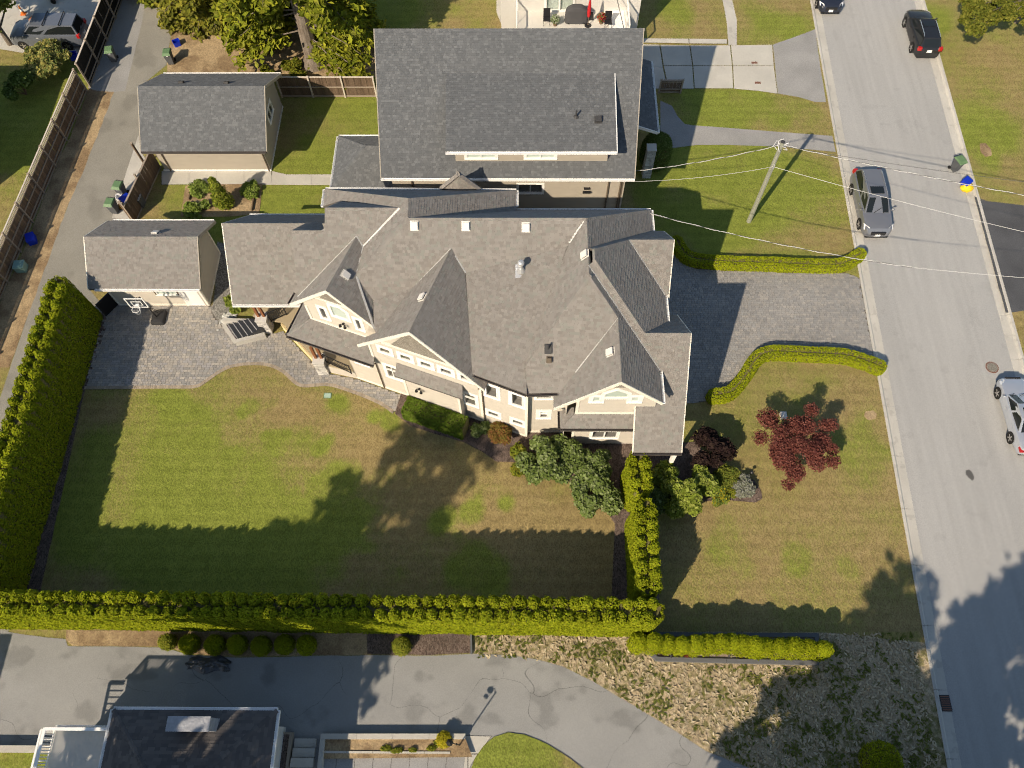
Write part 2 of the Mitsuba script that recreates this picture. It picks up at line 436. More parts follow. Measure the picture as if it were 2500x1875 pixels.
# back lane: asphalt with a strip of older concrete, dirt margin by the fence
sheet('lane', ((-31.5, 57.01), (-29.39, 43.04), (-29.54, 39.36), (-29.73, 36.52), (-30, 33.7), (-30.15, 31.34), (-30.19, 28.98), (-30.32, 25.9), (-30.4, 22.12), (-30.47, 14.32), (-30.36, 3.37), (-27.08, 3.39), (-25.63, 6.98), (-25.54, 24.72), (-27.21, 26.5), (-25.35, 31.91), (-25.24, 36.16), (-26.21, 37.53), (-27.63, 43.44), (-26.1, 45.68), (-26.5, 49.98), (-27.23, 56.98)), 0.008, 'lane_material', 17, 0.05)
sheet('lane_strip', ((-33.31, 57.02), (-31.29, 43.45), (-30.69, 43.17), (-29.24, 43.04), (-28.55, 43.16), (-28.84, 49.99), (-29.47, 57)), 0.012, 'apron_material', 18, 0.02)
sheet('lane_apron', ((-26.66, 38.98), (-26.8, 34.78), (-26.86, 31.81), (-25.32, 31.68), (-25.24, 36.16), (-26.21, 37.53)), 0.012, 'concrete_material', 19)
sheet('lane_margin', ((-31.29, 43.45), (-29.39, 43.04), (-29.54, 39.36), (-29.73, 36.52), (-30, 33.7), (-30.15, 31.34), (-30.19, 28.98), (-30.32, 25.9), (-30.49, 20.74), (-32.45, 20.74), (-32.34, 25.95), (-32.01, 29.62), (-31.75, 36.27), (-31.45, 38.83)), 0.010, 'dirt_material', 20, 0.10)
sheet('dirt_yard', ((-26.56, 49.98), (-26.06, 45.48), (-26, 44.45), (-10.45, 44), (-11.06, 49.48), (-21.46, 53.6), (-27.23, 56.98)), 0.006, 'dirt_material', 21, 0.15)
# concrete: neighbour's driveway, walks, pads
sheet('concrete_pad', ((-52.21, 58.61), (-32.17, 58.5), (-31.62, 46.12), (-34.26, 47.4), (-36.9, 46.98), (-40.85, 47.85), (-48.44, 48.3)), 0.008, 'concrete_material', 22)
sheet('garden_path', ((-24.38, 35.76), (-17.55, 35.76), (-16.65, 35.33), (-15.84, 35.47), (-12.51, 35.47), (-12.42, 34.56), (-24.15, 34.64)), 0.010, 'concrete_material', 23)
sheet('apron_driveway', ((18.5, 47.65), (21.9, 49.27), (21.66, 45.96), (21.46, 41.95), (20.71, 41.95), (19.63, 42.42), (18.18, 42.78)), 0.010, 'apron_material', 24, 0.05)
sheet('front_walk', ((9.82, 42.13), (10.59, 41.66), (10.94, 40.62), (11.36, 39.94), (11.86, 39.82), (13.83, 39.63), (17.74, 39.21), (21.39, 38.84), (21.37, 37.41), (17.55, 37.89), (14.22, 38.04), (11.98, 38.04), (10.27, 37.75), (9.55, 38.56)), 0.010, 'apron_material', 25)
sheet('front_walk_001', ((14.4, 57.25), (15.22, 55.32), (15.39, 51.61), (15.4, 49.82), (15.25, 47.66), (15.88, 47.66), (16.19, 50.26), (16.12, 52.06), (16.02, 55.31), (15.43, 57.25)), 0.010, 'concrete_material', 26)
sheet('side_pad', ((-2, 55.4), (-1.93, 51.23), (-1.41, 49.45), (-0.71, 46.03), (6.77, 46.01), (7.24, 55.36)), 0.010, 'concrete_material', 27)
sheet('far_driveway', ((29.77, 33.59), (30.58, 33.19), (32.83, 32.85), (37.94, 32.25), (35.55, 24.83), (31.13, 24.91), (29.45, 24.67), (29.51, 26.89)), 0.010, 'new_asphalt_material', 28, 0.04)
sheet('gravel_bed', ((-19.05, 25.26), (-19.17, 24.96), (-18.89, 24.49), (-18.43, 23.86), (-18.09, 23.66), (-17.42, 24.29), (-17.64, 25.17), (-17.85, 26.52), (-18.76, 29.63), (-19.6, 29.95), (-19.14, 26.52)), 0.02, 'gravel_material', 29, 0.02, skirt=0.05)

# ------------------------------------------------------------------ building helpers
def pal(base, spread, seed):
    """a handful of tones of one material, picked piece by piece"""
    r = rng(seed)
    base = np.asarray(base, float)

    def pick(n):
        i = r.integers(0, len(base), n)
        return base[i] * (1 + spread * (r.random((n, 1)) * 2 - 1))
    return pick


TAUPE = pal([(0.226, 0.211, 0.196), (0.214, 0.199, 0.185), (0.240, 0.226, 0.210), (0.196, 0.181, 0.167), (0.222, 0.211, 0.197), (0.206, 0.192, 0.179), (0.232, 0.217, 0.204), (0.212, 0.212, 0.194)], 0.06, 5)
SLATE = pal([(0.122, 0.129, 0.136), (0.112, 0.119, 0.126), (0.150, 0.157, 0.164), (0.118, 0.124, 0.131), (0.130, 0.136, 0.143)], 0.06, 6)
UMBER = pal([(0.10, 0.092, 0.09), (0.085, 0.08, 0.08), (0.12, 0.11, 0.105)], 0.08, 8)
mat('shingle_material', VC, 0.92, 0.2)
mat('roof_deck_material', (0.12, 0.11, 0.10), 0.95, 0.1)
mat('slate_deck_material', (0.10, 0.10, 0.105), 0.95, 0.1)


def basis(pts):
    """(origin, level direction e, up-slope direction g, normal) of a roof plane"""
    p = np.asarray(pts, float)
    c = p.mean(0)
    n = np.linalg.svd(p - c)[2][2]
    n = n if n[2] > 0 else -n
    e = np.cross((0, 0, 1.0), n)
    e /= np.linalg.norm(e)
    return c, e, np.cross(n, e), n


def shingles(mb, pts, pick, seed, expo=0.143, wmin=0.11, wmax=0.26, tail=None, thick=0.019):
    """courses of asphalt shingles over the roof plane, each tab a wedge with a raised lower edge"""
    c, e, g, n = basis(pts)
    P = Polygon([((q - c) @ e, (q - c) @ g) for q in np.asarray(pts, float)]).buffer(0)
    if P.is_empty:
        return
    x0, y0, x1, y1 = P.bounds
    r = rng(seed)
    shapely.prepare(P)
    V, Fc, Cc = [], [], []
    k, y = 0, y0
    while y < y1:
        ya, yb = y - 0.004, min(y + expo + 0.03, y1 + 0.02)
        w = r.uniform(wmin, wmax, int((x1 - x0) / wmin) + 4)
        xs = x0 - r.random() * wmax + np.concatenate([[0], np.cumsum(w)])
        xs = xs[xs < x1 + wmax]
        cols = pick(len(xs))
        hi = thick * (0.55 + 0.75 * (r.random(len(xs))))
        for i in range(len(xs) - 1):
            a, b = xs[i] + 0.002, xs[i + 1] - 0.002
            R_ = sbox(a, ya, b, y + expo)
            if P.contains(R_):
                rings = [[(a, ya), (b, ya), (b, yb), (a, yb)]]
            else:
                q = P.intersection(sbox(a, ya, b, yb if yb < y1 else y + expo))
                rings = []
                for gq in getattr(q, 'geoms', [q]):
                    if gq.geom_type == 'Polygon' and gq.area > 0.0012:
                        rings.append(list(gq.exterior.coords)[:-1])
            for ring in rings:
                ring = np.asarray(ring)
                if shapely.geometry.polygon.signed_area(shapely.LinearRing(ring)) < 0:
                    ring = ring[::-1]
                m = len(ring)
                t = np.clip((ring[:, 1] - ya) / (expo + 0.034), 0, 1)
                h = hi[i] * (1 - t) + 0.003
                top = c + ring[:, :1] * e + ring[:, 1:] * g + h[:, None] * n
                bot = c + ring[:, :1] * e + ring[:, 1:] * g - 0.002 * n
                o = len(V)
                V.extend(top)
                Cc.extend([cols[i]] * m)
                Fc.extend([(o, o + j, o + j + 1) for j in range(1, m - 1)])
                for j in range(m):
                    j2 = (j + 1) % m
                    if h[j] > 0.006 or h[j2] > 0.006:
                        o = len(V)
                        V.extend([top[j], top[j2], bot[j2], bot[j]])
                        Cc.extend([cols[i] * 0.75] * 4)
                        Fc.extend([(o, o + 2, o + 1), (o, o + 3, o + 2)])
        y += expo
        k += 1
    if V:
        mb.put(V, Fc)
        mb.c[-1] = np.asarray(Cc)


def caps(mb, a, b, n1, n2, pick, step=0.2, half=0.14):
    """ridge and hip caps: short bent pieces overlapping along the edge a-b; n1, n2 the normals of its two slopes"""
    a, b = np.asarray(a, float), np.asarray(b, float)
    d = b - a
    L = np.linalg.norm(d)
    if L < 0.1:
        return
    d /= L
    s1, s2 = np.cross(d, n1), np.cross(n2, d)
    up = (np.asarray(n1) + n2)
    up /= np.linalg.norm(up)
    if s1 @ up > 0:
        s1 = -s1
    if s2 @ up > 0:
        s2 = -s2
    m = max(1, int(L / step))
    cs = pick(m)
    for i in range(m):
        p, q = a + d * (i * L / m), a + d * ((i + 1.25) * L / m)
        l0, l1 = 0.028, 0.012
        v = [p + up * l0, q + up * l1, p + s1 * half + up * l0, q + s1 * half + up * l1, p + s2 * half + up * l0, q + s2 * half + up * l1,
             p + s1 * half - up * 0.004, p + s2 * half - up * 0.004, p - up * 0.004]
        mb.put(v, [(0, 1, 3), (0, 3, 2), (0, 4, 5), (0, 5, 1), (0, 2, 6), (0, 6, 8), (0, 8, 7), (0, 7, 4)], cs[i])


class Roof:
    """the shingled planes of one building's roof, gathered into a deck, its shingles and its caps"""

    def __init__(s, parent, pick, deck, seed, **kw):
        s.parent, s.pick, s.seed, s.kw, s.deckmat = parent, pick, seed, kw, deck
        s.deck, s.sh, s.cap = MB(), MB(), MB()
        s.k = 0

    def plane(s, pts):
        pts = [np.asarray(q, float) for q in pts]
        c, e, g, n = basis(pts)
        s.k += 1
        P2 = Polygon([((q - c) @ e, (q - c) @ g) for q in pts]).buffer(0)
        for gg in getattr(P2, 'geoms', [P2]):
            v, f = trimesh.creation.triangulate_polygon(gg, engine='earcut')
            up = c + v[:, :1] * e + v[:, 1:] * g
            s.deck.put(up - 0.004 * n, f)
            s.deck.put(up - 0.16 * np.array([0, 0, 1.0]), np.asarray(f)[:, ::-1])
            ring = np.array(gg.exterior.coords)
            for a, b in zip(ring[:-1], ring[1:]):
                A, B = (c + a[0] * e + a[1] * g - 0.004 * n), (c + b[0] * e + b[1] * g - 0.004 * n)
                s.deck.poly([A, B, B - (0, 0, 0.155), A - (0, 0, 0.155)])
        shingles(s.sh, pts, s.pick, s.seed * 31 + s.k, **s.kw)
        return n

    def ridge(s, a, b, n1, n2, **kw):
        caps(s.cap, a, b, np.asarray(n1, float), np.asarray(n2, float), s.pick, **kw)

    def done(s, label=None):
        k = add('roof', s.deck, s.deckmat, s.parent, label=label)
        add('shingle', s.sh, 'shingle_material', k, color=True, kind='stuff')
        if s.cap.v:
            add('ridge_cap', s.cap, 'shingle_material', k, color=True, kind='stuff')
        return k


class Face:
    """a vertical wall plane: o its foot, d along it, the outward normal to the right of d"""

    def __init__(s, a, b):
        s.o = np.array([a[0], a[1]], float)
        d = np.array([b[0], b[1]], float) - s.o
        s.L = np.linalg.norm(d)
        s.d = d / s.L
        s.n = np.array([s.d[1], -s.d[0]])

    def w(s, x, n, z):
        q = s.o + x * s.d + n * s.n
        return np.array([q[0], q[1], z])

    def place(s, v):
        v = np.asarray(v, float)
        return np.column_stack([s.o[0] + v[:, 0] * s.d[0] + v[:, 1] * s.n[0], s.o[1] + v[:, 0] * s.d[1] + v[:, 1] * s.n[1], v[:, 2]])


def lap_siding(mb, face, P, expo=0.115, lip=0.014, n0=0.0):
    """lapped boards over the wall outline P (x along the wall, z up), each with its lower edge proud"""
    x0, z0, x1, z1 = P.bounds
    z = math.floor(z0 / expo) * expo
    while z < z1:
        q = P.intersection(sbox(x0 - 1, z, x1 + 1, z + expo))
        for g in getattr(q, 'geoms', [q]):
            if g.geom_type != 'Polygon' or g.area < 1e-4:
                continue
            v, f = trimesh.creation.triangulate_polygon(g, engine='earcut')
            t = (v[:, 1] - z) / expo
            mb.put(face.place(np.column_stack([v[:, 0], n0 + lip * (1 - t), v[:, 1]])), f)
            ring = list(g.exterior.coords)
            for a, b in zip(ring[:-1], ring[1:]):
                if abs(a[1] - z) < 1e-6 and abs(b[1] - z) < 1e-6:
                    mb.put(face.place([(a[0], n0 + lip, z), (b[0], n0 + lip, z), (b[0], n0, z), (a[0], n0, z)]), [(0, 1, 2), (0, 2, 3)])
        z += expo


def fbox(mb, face, x0, x1, n0, n1, z0, z1, col=None):
    v = face.place([(x, n, z) for x in (x0, x1) for n in (n0, n1) for z in (z0, z1)])
    return mb.put(v, BOXF, col)


def fprism(mb, face, P, n0, n1):
    """an outline on the wall given thickness from n0 to n1"""
    for g in getattr(P, 'geoms', [P]):
        if g.geom_type != 'Polygon' or g.area < 1e-5:
            continue
        v, f = trimesh.creation.triangulate_polygon(g, engine='earcut')
        f = np.asarray(f)
        mb.put(face.place(np.column_stack([v[:, 0], np.full(len(v), n1), v[:, 1]])), f)
        for ring in [g.exterior, *g.interiors]:
            r = list(ring.coords)
            for a, b in zip(r[:-1], r[1:]):
                mb.put(face.place([(a[0], n0, a[1]), (b[0], n0, b[1]), (b[0], n1, b[1]), (a[0], n1, a[1])]), [(0, 1, 2), (0, 2, 3)])


mat('white_trim_material', (0.80, 0.79, 0.76), 0.5, 0.4)
mat('cream_trim_material', (0.74, 0.70, 0.61), 0.6, 0.35)
mat('beige_siding_material', mikit.proc(lambda p, n, uv: mi.Color3f(0.52, 0.48, 0.415) * (0.94 + 0.1 * fbm(p.x * 1.5, p.y * 1.5, p.z * 5.0)) * (0.97 + 0.06 * noise(p.x * 12 + p.y * 12, p.z * 40))), 0.75, 0.3)
mat('taupe_siding_material', mikit.proc(lambda p, n, uv: mi.Color3f(0.36, 0.325, 0.27) * (0.93 + 0.12 * fbm(p.x * 1.5, p.y * 1.5, p.z * 5.0))), 0.75, 0.3)
mat('gable_shingle_material', VC, 0.9, 0.2)
mat('brown_trim_material', (0.12, 0.095, 0.07), 0.7, 0.3)
mat('white_gutter_material', (0.78, 0.78, 0.77), 0.4, 0.45)
mat('dark_gutter_material', (0.085, 0.075, 0.07), 0.5, 0.4)
mat('flashing_material', mikit.proc(lambda p, n, uv: mi.Color3f(0.52, 0.52, 0.50) * (0.86 + 0.22 * fbm(p.x * 3, p.y * 3, p.z * 3))), 0.55, 0.5)
mat('blind_material', (0.52, 0.60, 0.55), 0.8, 0.2)
mat('room_material', (0.22, 0.215, 0.205), 0.9, 0.1)
scene['pane_material'] = {'type': 'thindielectric', 'int_ior': 1.5}
mat('black_metal_material', (0.018, 0.018, 0.02), 0.4, 0.5)
mat('galvanised_material', (0.62, 0.63, 0.64), 0.35, 0.5, metallic=0.6)
mat('vent_material', (0.66, 0.64, 0.60), 0.55, 0.4)
mat('dark_vent_material', (0.05, 0.05, 0.052), 0.6, 0.3)


def window(parent, face, x0, x1, z0, z1, trim=0.12, lights=1, blind=False, trimmat='white_trim_material', outline=None, n=0.0, sash=False, deep=0.35, frame=0.055, sill=True):
    """a window with casing, frame, glass and what is behind the glass; outline replaces the rectangle for raked heads"""
    P = outline if outline is not None else sbox(x0, z0, x1, z1)
    m = MB()
    fprism(m, face, P.buffer(trim, join_style=2).difference(P), n - 0.01, n + 0.03)
    k = add('window', m, trimmat, parent)
    f = MB()
    inner = P.buffer(-frame, join_style=2)
    ring = P.difference(inner)
    bx0, bz0, bx1, bz1 = inner.bounds
    for i in range(1, lights):
        xm = bx0 + (bx1 - bx0) * i / lights
        ring = ring.union(sbox(xm - 0.03, bz0, xm + 0.03, bz1))
    if sash:
        zm = bz0 + (bz1 - bz0) * 0.66
        ring = ring.union(sbox(bx0, zm - 0.03, bx1, zm + 0.03))
    fprism(f, face, ring, n - 0.05, n + 0.045)
    if sill and outline is None:
        fbox(f, face, x0 - trim, x1 + trim, n + 0.03, n + 0.075, z0 - 0.05, z0 + 0.0)
    add('frame', f, 'white_trim_material', k)
    g = MB()
    v, fc = trimesh.creation.triangulate_polygon(inner, engine='earcut')
    g.put(face.place(np.column_stack([v[:, 0], np.full(len(v), n + 0.012), v[:, 1]])), fc)
    add('pane', g, 'pane_material', k)
    b = MB()
    if blind:
        frac = 1.0 if blind is True else blind
        H = bz1 - bz0
        Q_ = inner.intersection(sbox(bx0, bz1 - H * frac, bx1, bz1))
        fprism(b, face, Q_, n - 0.05, n - 0.03)
        add('blind', b, 'blind_material', k)
    if blind is not True:
        r = MB()
        d = n - deep
        q = [(bx0, bz0), (bx1, bz0), (bx1, bz1), (bx0, bz1)]
        r.put(face.place([(x, d, z) for x, z in q]), [(0, 1, 2), (0, 2, 3)])
        for (a, c_), (b_, e_) in zip(q, q[1:] + q[:1]):
            r.put(face.place([(a, n - 0.04, c_), (b_, n - 0.04, e_), (b_, d, e_), (a, d, c_)]), [(0, 1, 2), (0, 2, 3)])
        add('room', r, 'room_material', k)
    return P


def gutter(parent, a, b, m='white_gutter_material', w=0.12, h=0.11, hang=0.6, out=None):
    """an open eaves trough with straps; out: the horizontal direction away from the wall"""
    a, b = np.asarray(a, float), np.asarray(b, float)
    d = (b - a) / np.linalg.norm(b - a)
    o = np.array([d[1], -d[0], 0]) if out is None else np.asarray([*out, 0.0], float)
    o /= np.linalg.norm(o)
    u = np.array([0, 0, 1.0])
    q = MB()

    def wall(p0, p1, t):
        q.put([a + p0, a + p1, b + p1, b + p0], [(0, 1, 2), (0, 2, 3)])
    q.beam(a + o * 0.006 - u * h / 2, b + o * 0.006 - u * h / 2, 0.008, h)
    q.beam(a + o * w / 2 - u * h, b + o * w / 2 - u * h, w, 0.008)
    q.beam(a + o * w - u * h * 0.45, b + o * w - u * h * 0.45, 0.022, h * 0.95)
    L = np.linalg.norm(b - a)
    for i in range(int(L / hang) + 1):
        p = a + d * min(L, i * hang + 0.1)
        q.beam(p - u * 0.01, p + o * w - u * 0.01, 0.03, 0.008)
    for p in (a, b):
        q.beam(p - u * h * 0.5, p + o * w - u * h * 0.5, 0.01, h)
    return add('gutter', q, m, parent)


def downpipe(parent, pts, m='white_gutter_material', r=0.04):
    q = MB()
    q.tube(pts, r, 6)
    return add('downpipe', q, m, parent)


def flashing(parent, a, b, na, w=0.09):
    a, b, na = (np.asarray(x, float) for x in (a, b, na))
    na = na / np.linalg.norm(na)
    q = MB()
    q.beam(a + na * 0.025, b + na * 0.025, 2 * w, 0.014, up=na)
    return add('flashing', q, 'flashing_material', parent)


def barge(parent, a, b, m='cream_trim_material', h=0.24, t=0.05, soff=None):
    """a bargeboard along a sloping gable edge, its top 2 cm above the roof edge"""
    a, b = np.asarray(a, float), np.asarray(b, float)
    d = b - a
    hor = np.array([d[0], d[1], 0])
    hor /= np.linalg.norm(hor)
    sx = np.array([hor[1], -hor[0], 0]) * t / 2
    q = MB()
    v = [p + s + (0, 0, z) for p in (a, b) for s in (-sx, sx) for z in (-h, 0.025)]
    q.put(v, BOXF)
    return add('barge_board', q, m, parent)


def box_vent(name, at, n, az, label, m='vent_material', size=(0.34, 0.40, 0.16)):
    """a square hooded roof vent on the slope with normal n"""
    n = np.asarray(n, float) / np.linalg.norm(n)
    e = np.cross((0, 0, 1.0), n)
    e /= np.linalg.norm(e)
    g = np.cross(n, e)
    M = np.column_stack([e, g, n])
    k = thing(name, label, 'roof vent', 'small vents on the roofs')
    a = np.asarray(at, float)
    sx, sy, sz = size
    q = MB()
    q.put(np.array([[x * sx * 0.62, y * sy * 0.62, z] for x in (-1, 1) for y in (-1, 1) for z in (0.002, 0.022)]) @ M.T + a, BOXF)
    add('flange', q, m, k)
    q = MB()
    q.put(np.array([[x * sx * 0.42, y * sy * 0.42, z] for x in (-1, 1) for y in (-1, 1) for z in (0.022, sz * 0.7)]) @ M.T + a, BOXF)
    add('throat', q, 'dark_vent_material', k)
    q = MB()
    t = 0.5
    v = np.array([(-t, -t, .55), (-t, -t, .9), (-t, t, .55), (-t, t, 1.0), (t, -t, .55), (t, -t, .9), (t, t, .55), (t, t, 1.0)]) * (sx, sy, sz)
    q.put(v @ M.T + a, BOXF)
    add('hood', q, m, k)
    return k

# ------------------------------------------------------------------ the beige house in the middle
HV = {k: (np.array(v, float)) for k, v in {'R2N': (3.2, 23.91, 10.2), 'R2S': (3.2, 20.58, 10.2), 'R1W': (-5.58, 23.91, 10.2), 'R4N': (-5.58, 25.11, 10.2), 'SBSC': (0.23, 17.52, 6.82), 'SCw': (0.31, 16.37, 5.99), 'NE': (7.2, 27.58, 6.2), 'E1s': (7.2, 25.91, 6.2), 'vE1N_b': (7.2, 26.12, 6.2), 'vE1N_t': (3.2, 22.12, 10.2), 'FWw': (6.03, 18.79, 7.84), 'FWe': (8.3, 18.79, 7.84), 'EGe': (7.81, 23.96, 8.36), 'E2n': (3.49, 21.94, 10.38), 'E2s': (3.49, 21.33, 10.38), 'EGw': (5.51, 23.96, 8.36), 'E2e_n': (7.52, 21.95, 6.35), 'E2e_s': (7.52, 20.28, 6.35), 'EGse': (7.71, 21.58, 5.98), 'EGsw': (7.52, 21.58, 5.98), 'EGne': (7.81, 26.16, 6.16), 'EGnw': (6.9, 26.16, 6.16), 'FWse': (8.28, 14.3, 3.35), 'FWsw': (5.77, 14.3, 3.35), 'FWmw': (5.77, 16.6, 5.65), 'vE1SD_t': (3.2, 21.15, 10.2), 'vE1SD_b': (6.9, 17.45, 6.5), 'FWne': (8.3, 21.39, 5.24), 'FWnw': (7.12, 21.39, 5.24), 'G4t': (4.64, 19.14, 8.76), 'G4a': (4.64, 15.69, 8.76), 'G4e': (6.9, 15.67, 6.5), 'G4eg': (6.9, 17.45, 6.5), 'G4w': (1.63, 15.69, 5.75), 'vG4': (1.92, 16.42, 6.04), 'G4wg': (1.63, 16.37, 5.75), 'SBSM_e': (2.28, 22.93, 9.22), 'G2t': (-3.5, 22.85, 9.14), 'G2a': (-5.27, 18.09, 9.14), 'vG2E_SM': (-2.78, 22, 8.29), 'vG2E_b': (-2.42, 17.36, 6.22), 'G2e': (-1.86, 16.83, 5.5), 'G2w': (-8.47, 19.28, 5.72), 'G2eg': (-1.66, 17.35, 5.5), 'vG2W_SM': (-5.45, 21.46, 7.75), 'vG2W_b': (-7.31, 19.38, 6.78), 'G2wg': (-8.35, 19.61, 5.72), 'G1t': (-8.33, 23.82, 8.87), 'G1a': (-9.54, 20.56, 8.87), 'G1e': (-7.55, 19.82, 6.75), 'G1w': (-12.19, 21.54, 6.05), 'vG1W_b': (-11.65, 21.71, 6.5), 'G1wg': (-11.94, 22.2, 6.05), 'G1eg': (-7.48, 20.01, 6.75), 'tri': (-8.03, 23.46, 8.47), 'tri2': (-8.31, 21.89, 8.18), 'vG1E_SM': (-7.51, 20.98, 7.28), 'vG1E_b': (-7.44, 19.59, 6.83), 'R3w': (-9.81, 24.75, 9.92), 'R3e': (-6.07, 24.75, 9.92), 'Pw': (-11.62, 24, 9.07), 'Pe': (-9.92, 24, 9.07), 'Qsw': (-11.62, 21.86, 6.67), 'W2n': (-10.93, 28.56, 6.78), 'W2s': (-10.93, 27.42, 6.74), 'P_nw': (-11.62, 26.2, 6.87), 'P_ne': (-10.83, 26.2, 6.87), 'R3nw': (-9.81, 26.95, 7.62), 'vR3': (-9.7, 27.14, 7.55), 'E4n': (-0.29, 28.37, 6.9), 'E4s': (-0.29, 27.29, 6.9), 'vE4': (-0.29, 26.94, 6.9), 'NMw': (-0.49, 27.58, 6.2), 'R4nc': (-5.61, 28.67, 6.9), 'Lw': (-16.53, 26.56, 6.32), 'Le': (-9.6, 26.56, 6.32), 'Lsw': (-16.53, 23.38, 3), 'Lse': (-9.9, 23.38, 3), 'Lnw': (-16.53, 29.71, 3), 'Lne': (-9.6, 29.71, 3), 'Tw': (-4.53, 28.49, 7), 'Te': (-2.24, 28.41, 7), 'Tf': (-3.46, 28.18, 7), 'Tb': (-3.31, 28.71, 7), 'Ta': (-3.39, 28.45, 8.28)}.items()}
HN = {'S': (0, -1, 1), 'N': (0, 1, 1), 'E': (1, 0, 1), 'W': (-1, 0, 1), 'Q': (0, -1.12, 1), 'W2': (-0.69, -0.06, 1), 'WR2': (-1.14, 0, 1), 'SB': (-0.1, -0.45, 1), 'G1W': (-0.94, 0.35, 1), 'G1E': (0.94, -0.35, 1), 'G2W': (-0.94, 0.35, 1), 'G2E': (0.94, -0.35, 1), 'ER4': (0.62, 0, 1)}
HN = {k: np.array(v, float) / np.linalg.norm(v) for k, v in HN.items()}
house = thing('house', 'large beige house with many gables and a brown grey shingle roof beside the hedged lawn', 'house')
roof = Roof(house, TAUPE, 'roof_deck_material', 3)


def rp(*names):
    roof.plane([HV[n] if isinstance(n, str) else np.array(n, float) for n in names])


rp('R1W', 'vSM_W', 'vG1E_SM', 'vG2W_SM', 'G2t', 'vG2E_SM', 'SBSM_e', 'R2N') if 'vSM_W' in HV else rp('R1W', 'tri2', 'vG1E_SM', 'vG2W_SM', 'G2t', 'vG2E_SM', 'SBSM_e', 'R2N')
rp('R2N', 'SBSM_e', 'SBSC', 'R2S')
rp('vG2E_SM', 'vG2E_b', 'SCw', 'SBSC', 'SBSM_e')
rp('R2S', 'SBSC', 'SCw', 'vG4', 'G4t')
rp('G4t', 'vG4', 'G4wg', 'G4w', 'G4a')
rp('R2S', 'G4t', 'G4a', 'G4e', 'G4eg', 'vE1SD_b', 'vE1SD_t')
rp('R2N', 'vE1N_t', 'vE1N_b', 'NE')
rp('R2N', 'NE', 'NMw', 'vE4', 'R1W')
rp('E2n', 'E2s', 'FWw', 'E2e_s', 'E2e_n', 'EGw')
rp('EGw', 'E2e_n', 'EGsw', 'EGse', 'EGe')
rp('EGe', 'EGne', 'EGnw', 'vE1N_b', 'vE1N_t', 'E2n', 'EGw')
rp('E2s', 'vE1SD_t', 'vE1SD_b', 'FWmw', 'FWsw', 'FWse', 'FWe', 'FWw')
rp('FWw', 'FWe', 'FWne', 'FWnw', 'E2e_s')
rp('G2t', 'G2a', 'G2e', 'G2eg', 'vG2E_b', 'vG2E_SM')
rp('G2t', 'vG2W_SM', 'vG2W_b', 'G2wg', 'G2w', 'G2a')
rp('vG1E_SM', 'vG1E_b', 'vG2W_b', 'vG2W_SM')
rp('G1t', 'G1a', 'G1e', 'G1eg', 'vG1E_b', 'vG1E_SM', 'tri2', 'tri')
rp('G1t', 'vG1W_b', 'G1wg', 'G1w', 'G1a')
rp('R3w', 'R3e', 'tri', 'G1t', 'vG1W_b', 'Qsw', 'Pw', 'Pe')
rp('R1W', 'R4N', 'W2n', 'W2s', 'vR3', 'R3e', 'tri', 'tri2')
rp('R3w', 'R3nw', 'vR3', 'R3e')
rp('Pw', 'P_nw', 'P_ne', 'Pe')
rp('R4N', 'E4n', 'W2n')
rp('R4N', 'R1W', 'vE4', 'E4n')
rp('Lw', 'Lsw', 'Lse', 'Le')
rp('Lw', 'Le', 'Lne', 'Lnw')
for a in ('Tw', 'Tf', 'Te', 'Tb'):
    b = {'Tw': 'Tf', 'Tf': 'Te', 'Te': 'Tb', 'Tb': 'Tw'}[a]
    rp('Ta', a, b)


def cap(a, b, n1, n2):
    roof.ridge(HV[a], HV[b], HN[n1], HN[n2])


for q in (('R1W', 'R2N', 'S', 'N'), ('R4N', 'R1W', 'W2', 'ER4'), ('R2N', 'R2S', 'WR2', 'E'), ('NE', 'R2N', 'N', 'E'), ('SBSC', 'R2S', 'WR2', 'S'), ('G4t', 'R2S', 'S', 'E'),
          ('G4a', 'G4t', 'W', 'E'), ('E2s', 'E2n', 'W', 'E'), ('FWw', 'E2s', 'S', 'E'), ('FWe', 'FWw', 'S', 'N'), ('EGe', 'EGw', 'S', 'N'), ('EGw', 'E2n', 'E', 'N'),
          ('G2a', 'G2t', 'G2W', 'G2E'), ('G1a', 'G1t', 'G1W', 'G1E'), ('R3w', 'R3e', 'Q', 'N'), ('Pw', 'Pe', 'Q', 'N'), ('W2n', 'R4N', 'W2', 'N'), ('E4n', 'R4N', 'ER4', 'N'),
          ('tri2', 'R1W', 'W2', 'S'), ('Lw', 'Le', 'S', 'N')):
    cap(*q)
for a, (n1, n2) in {'Tf': ((-.7, -.7, 1), (.7, -.7, 1)), 'Tw': ((-.7, -.7, 1), (-.7, .7, 1)), 'Te': ((.7, -.7, 1), (.7, .7, 1))}.items():
    roof.ridge(HV[a], HV['Ta'], n1, n2)
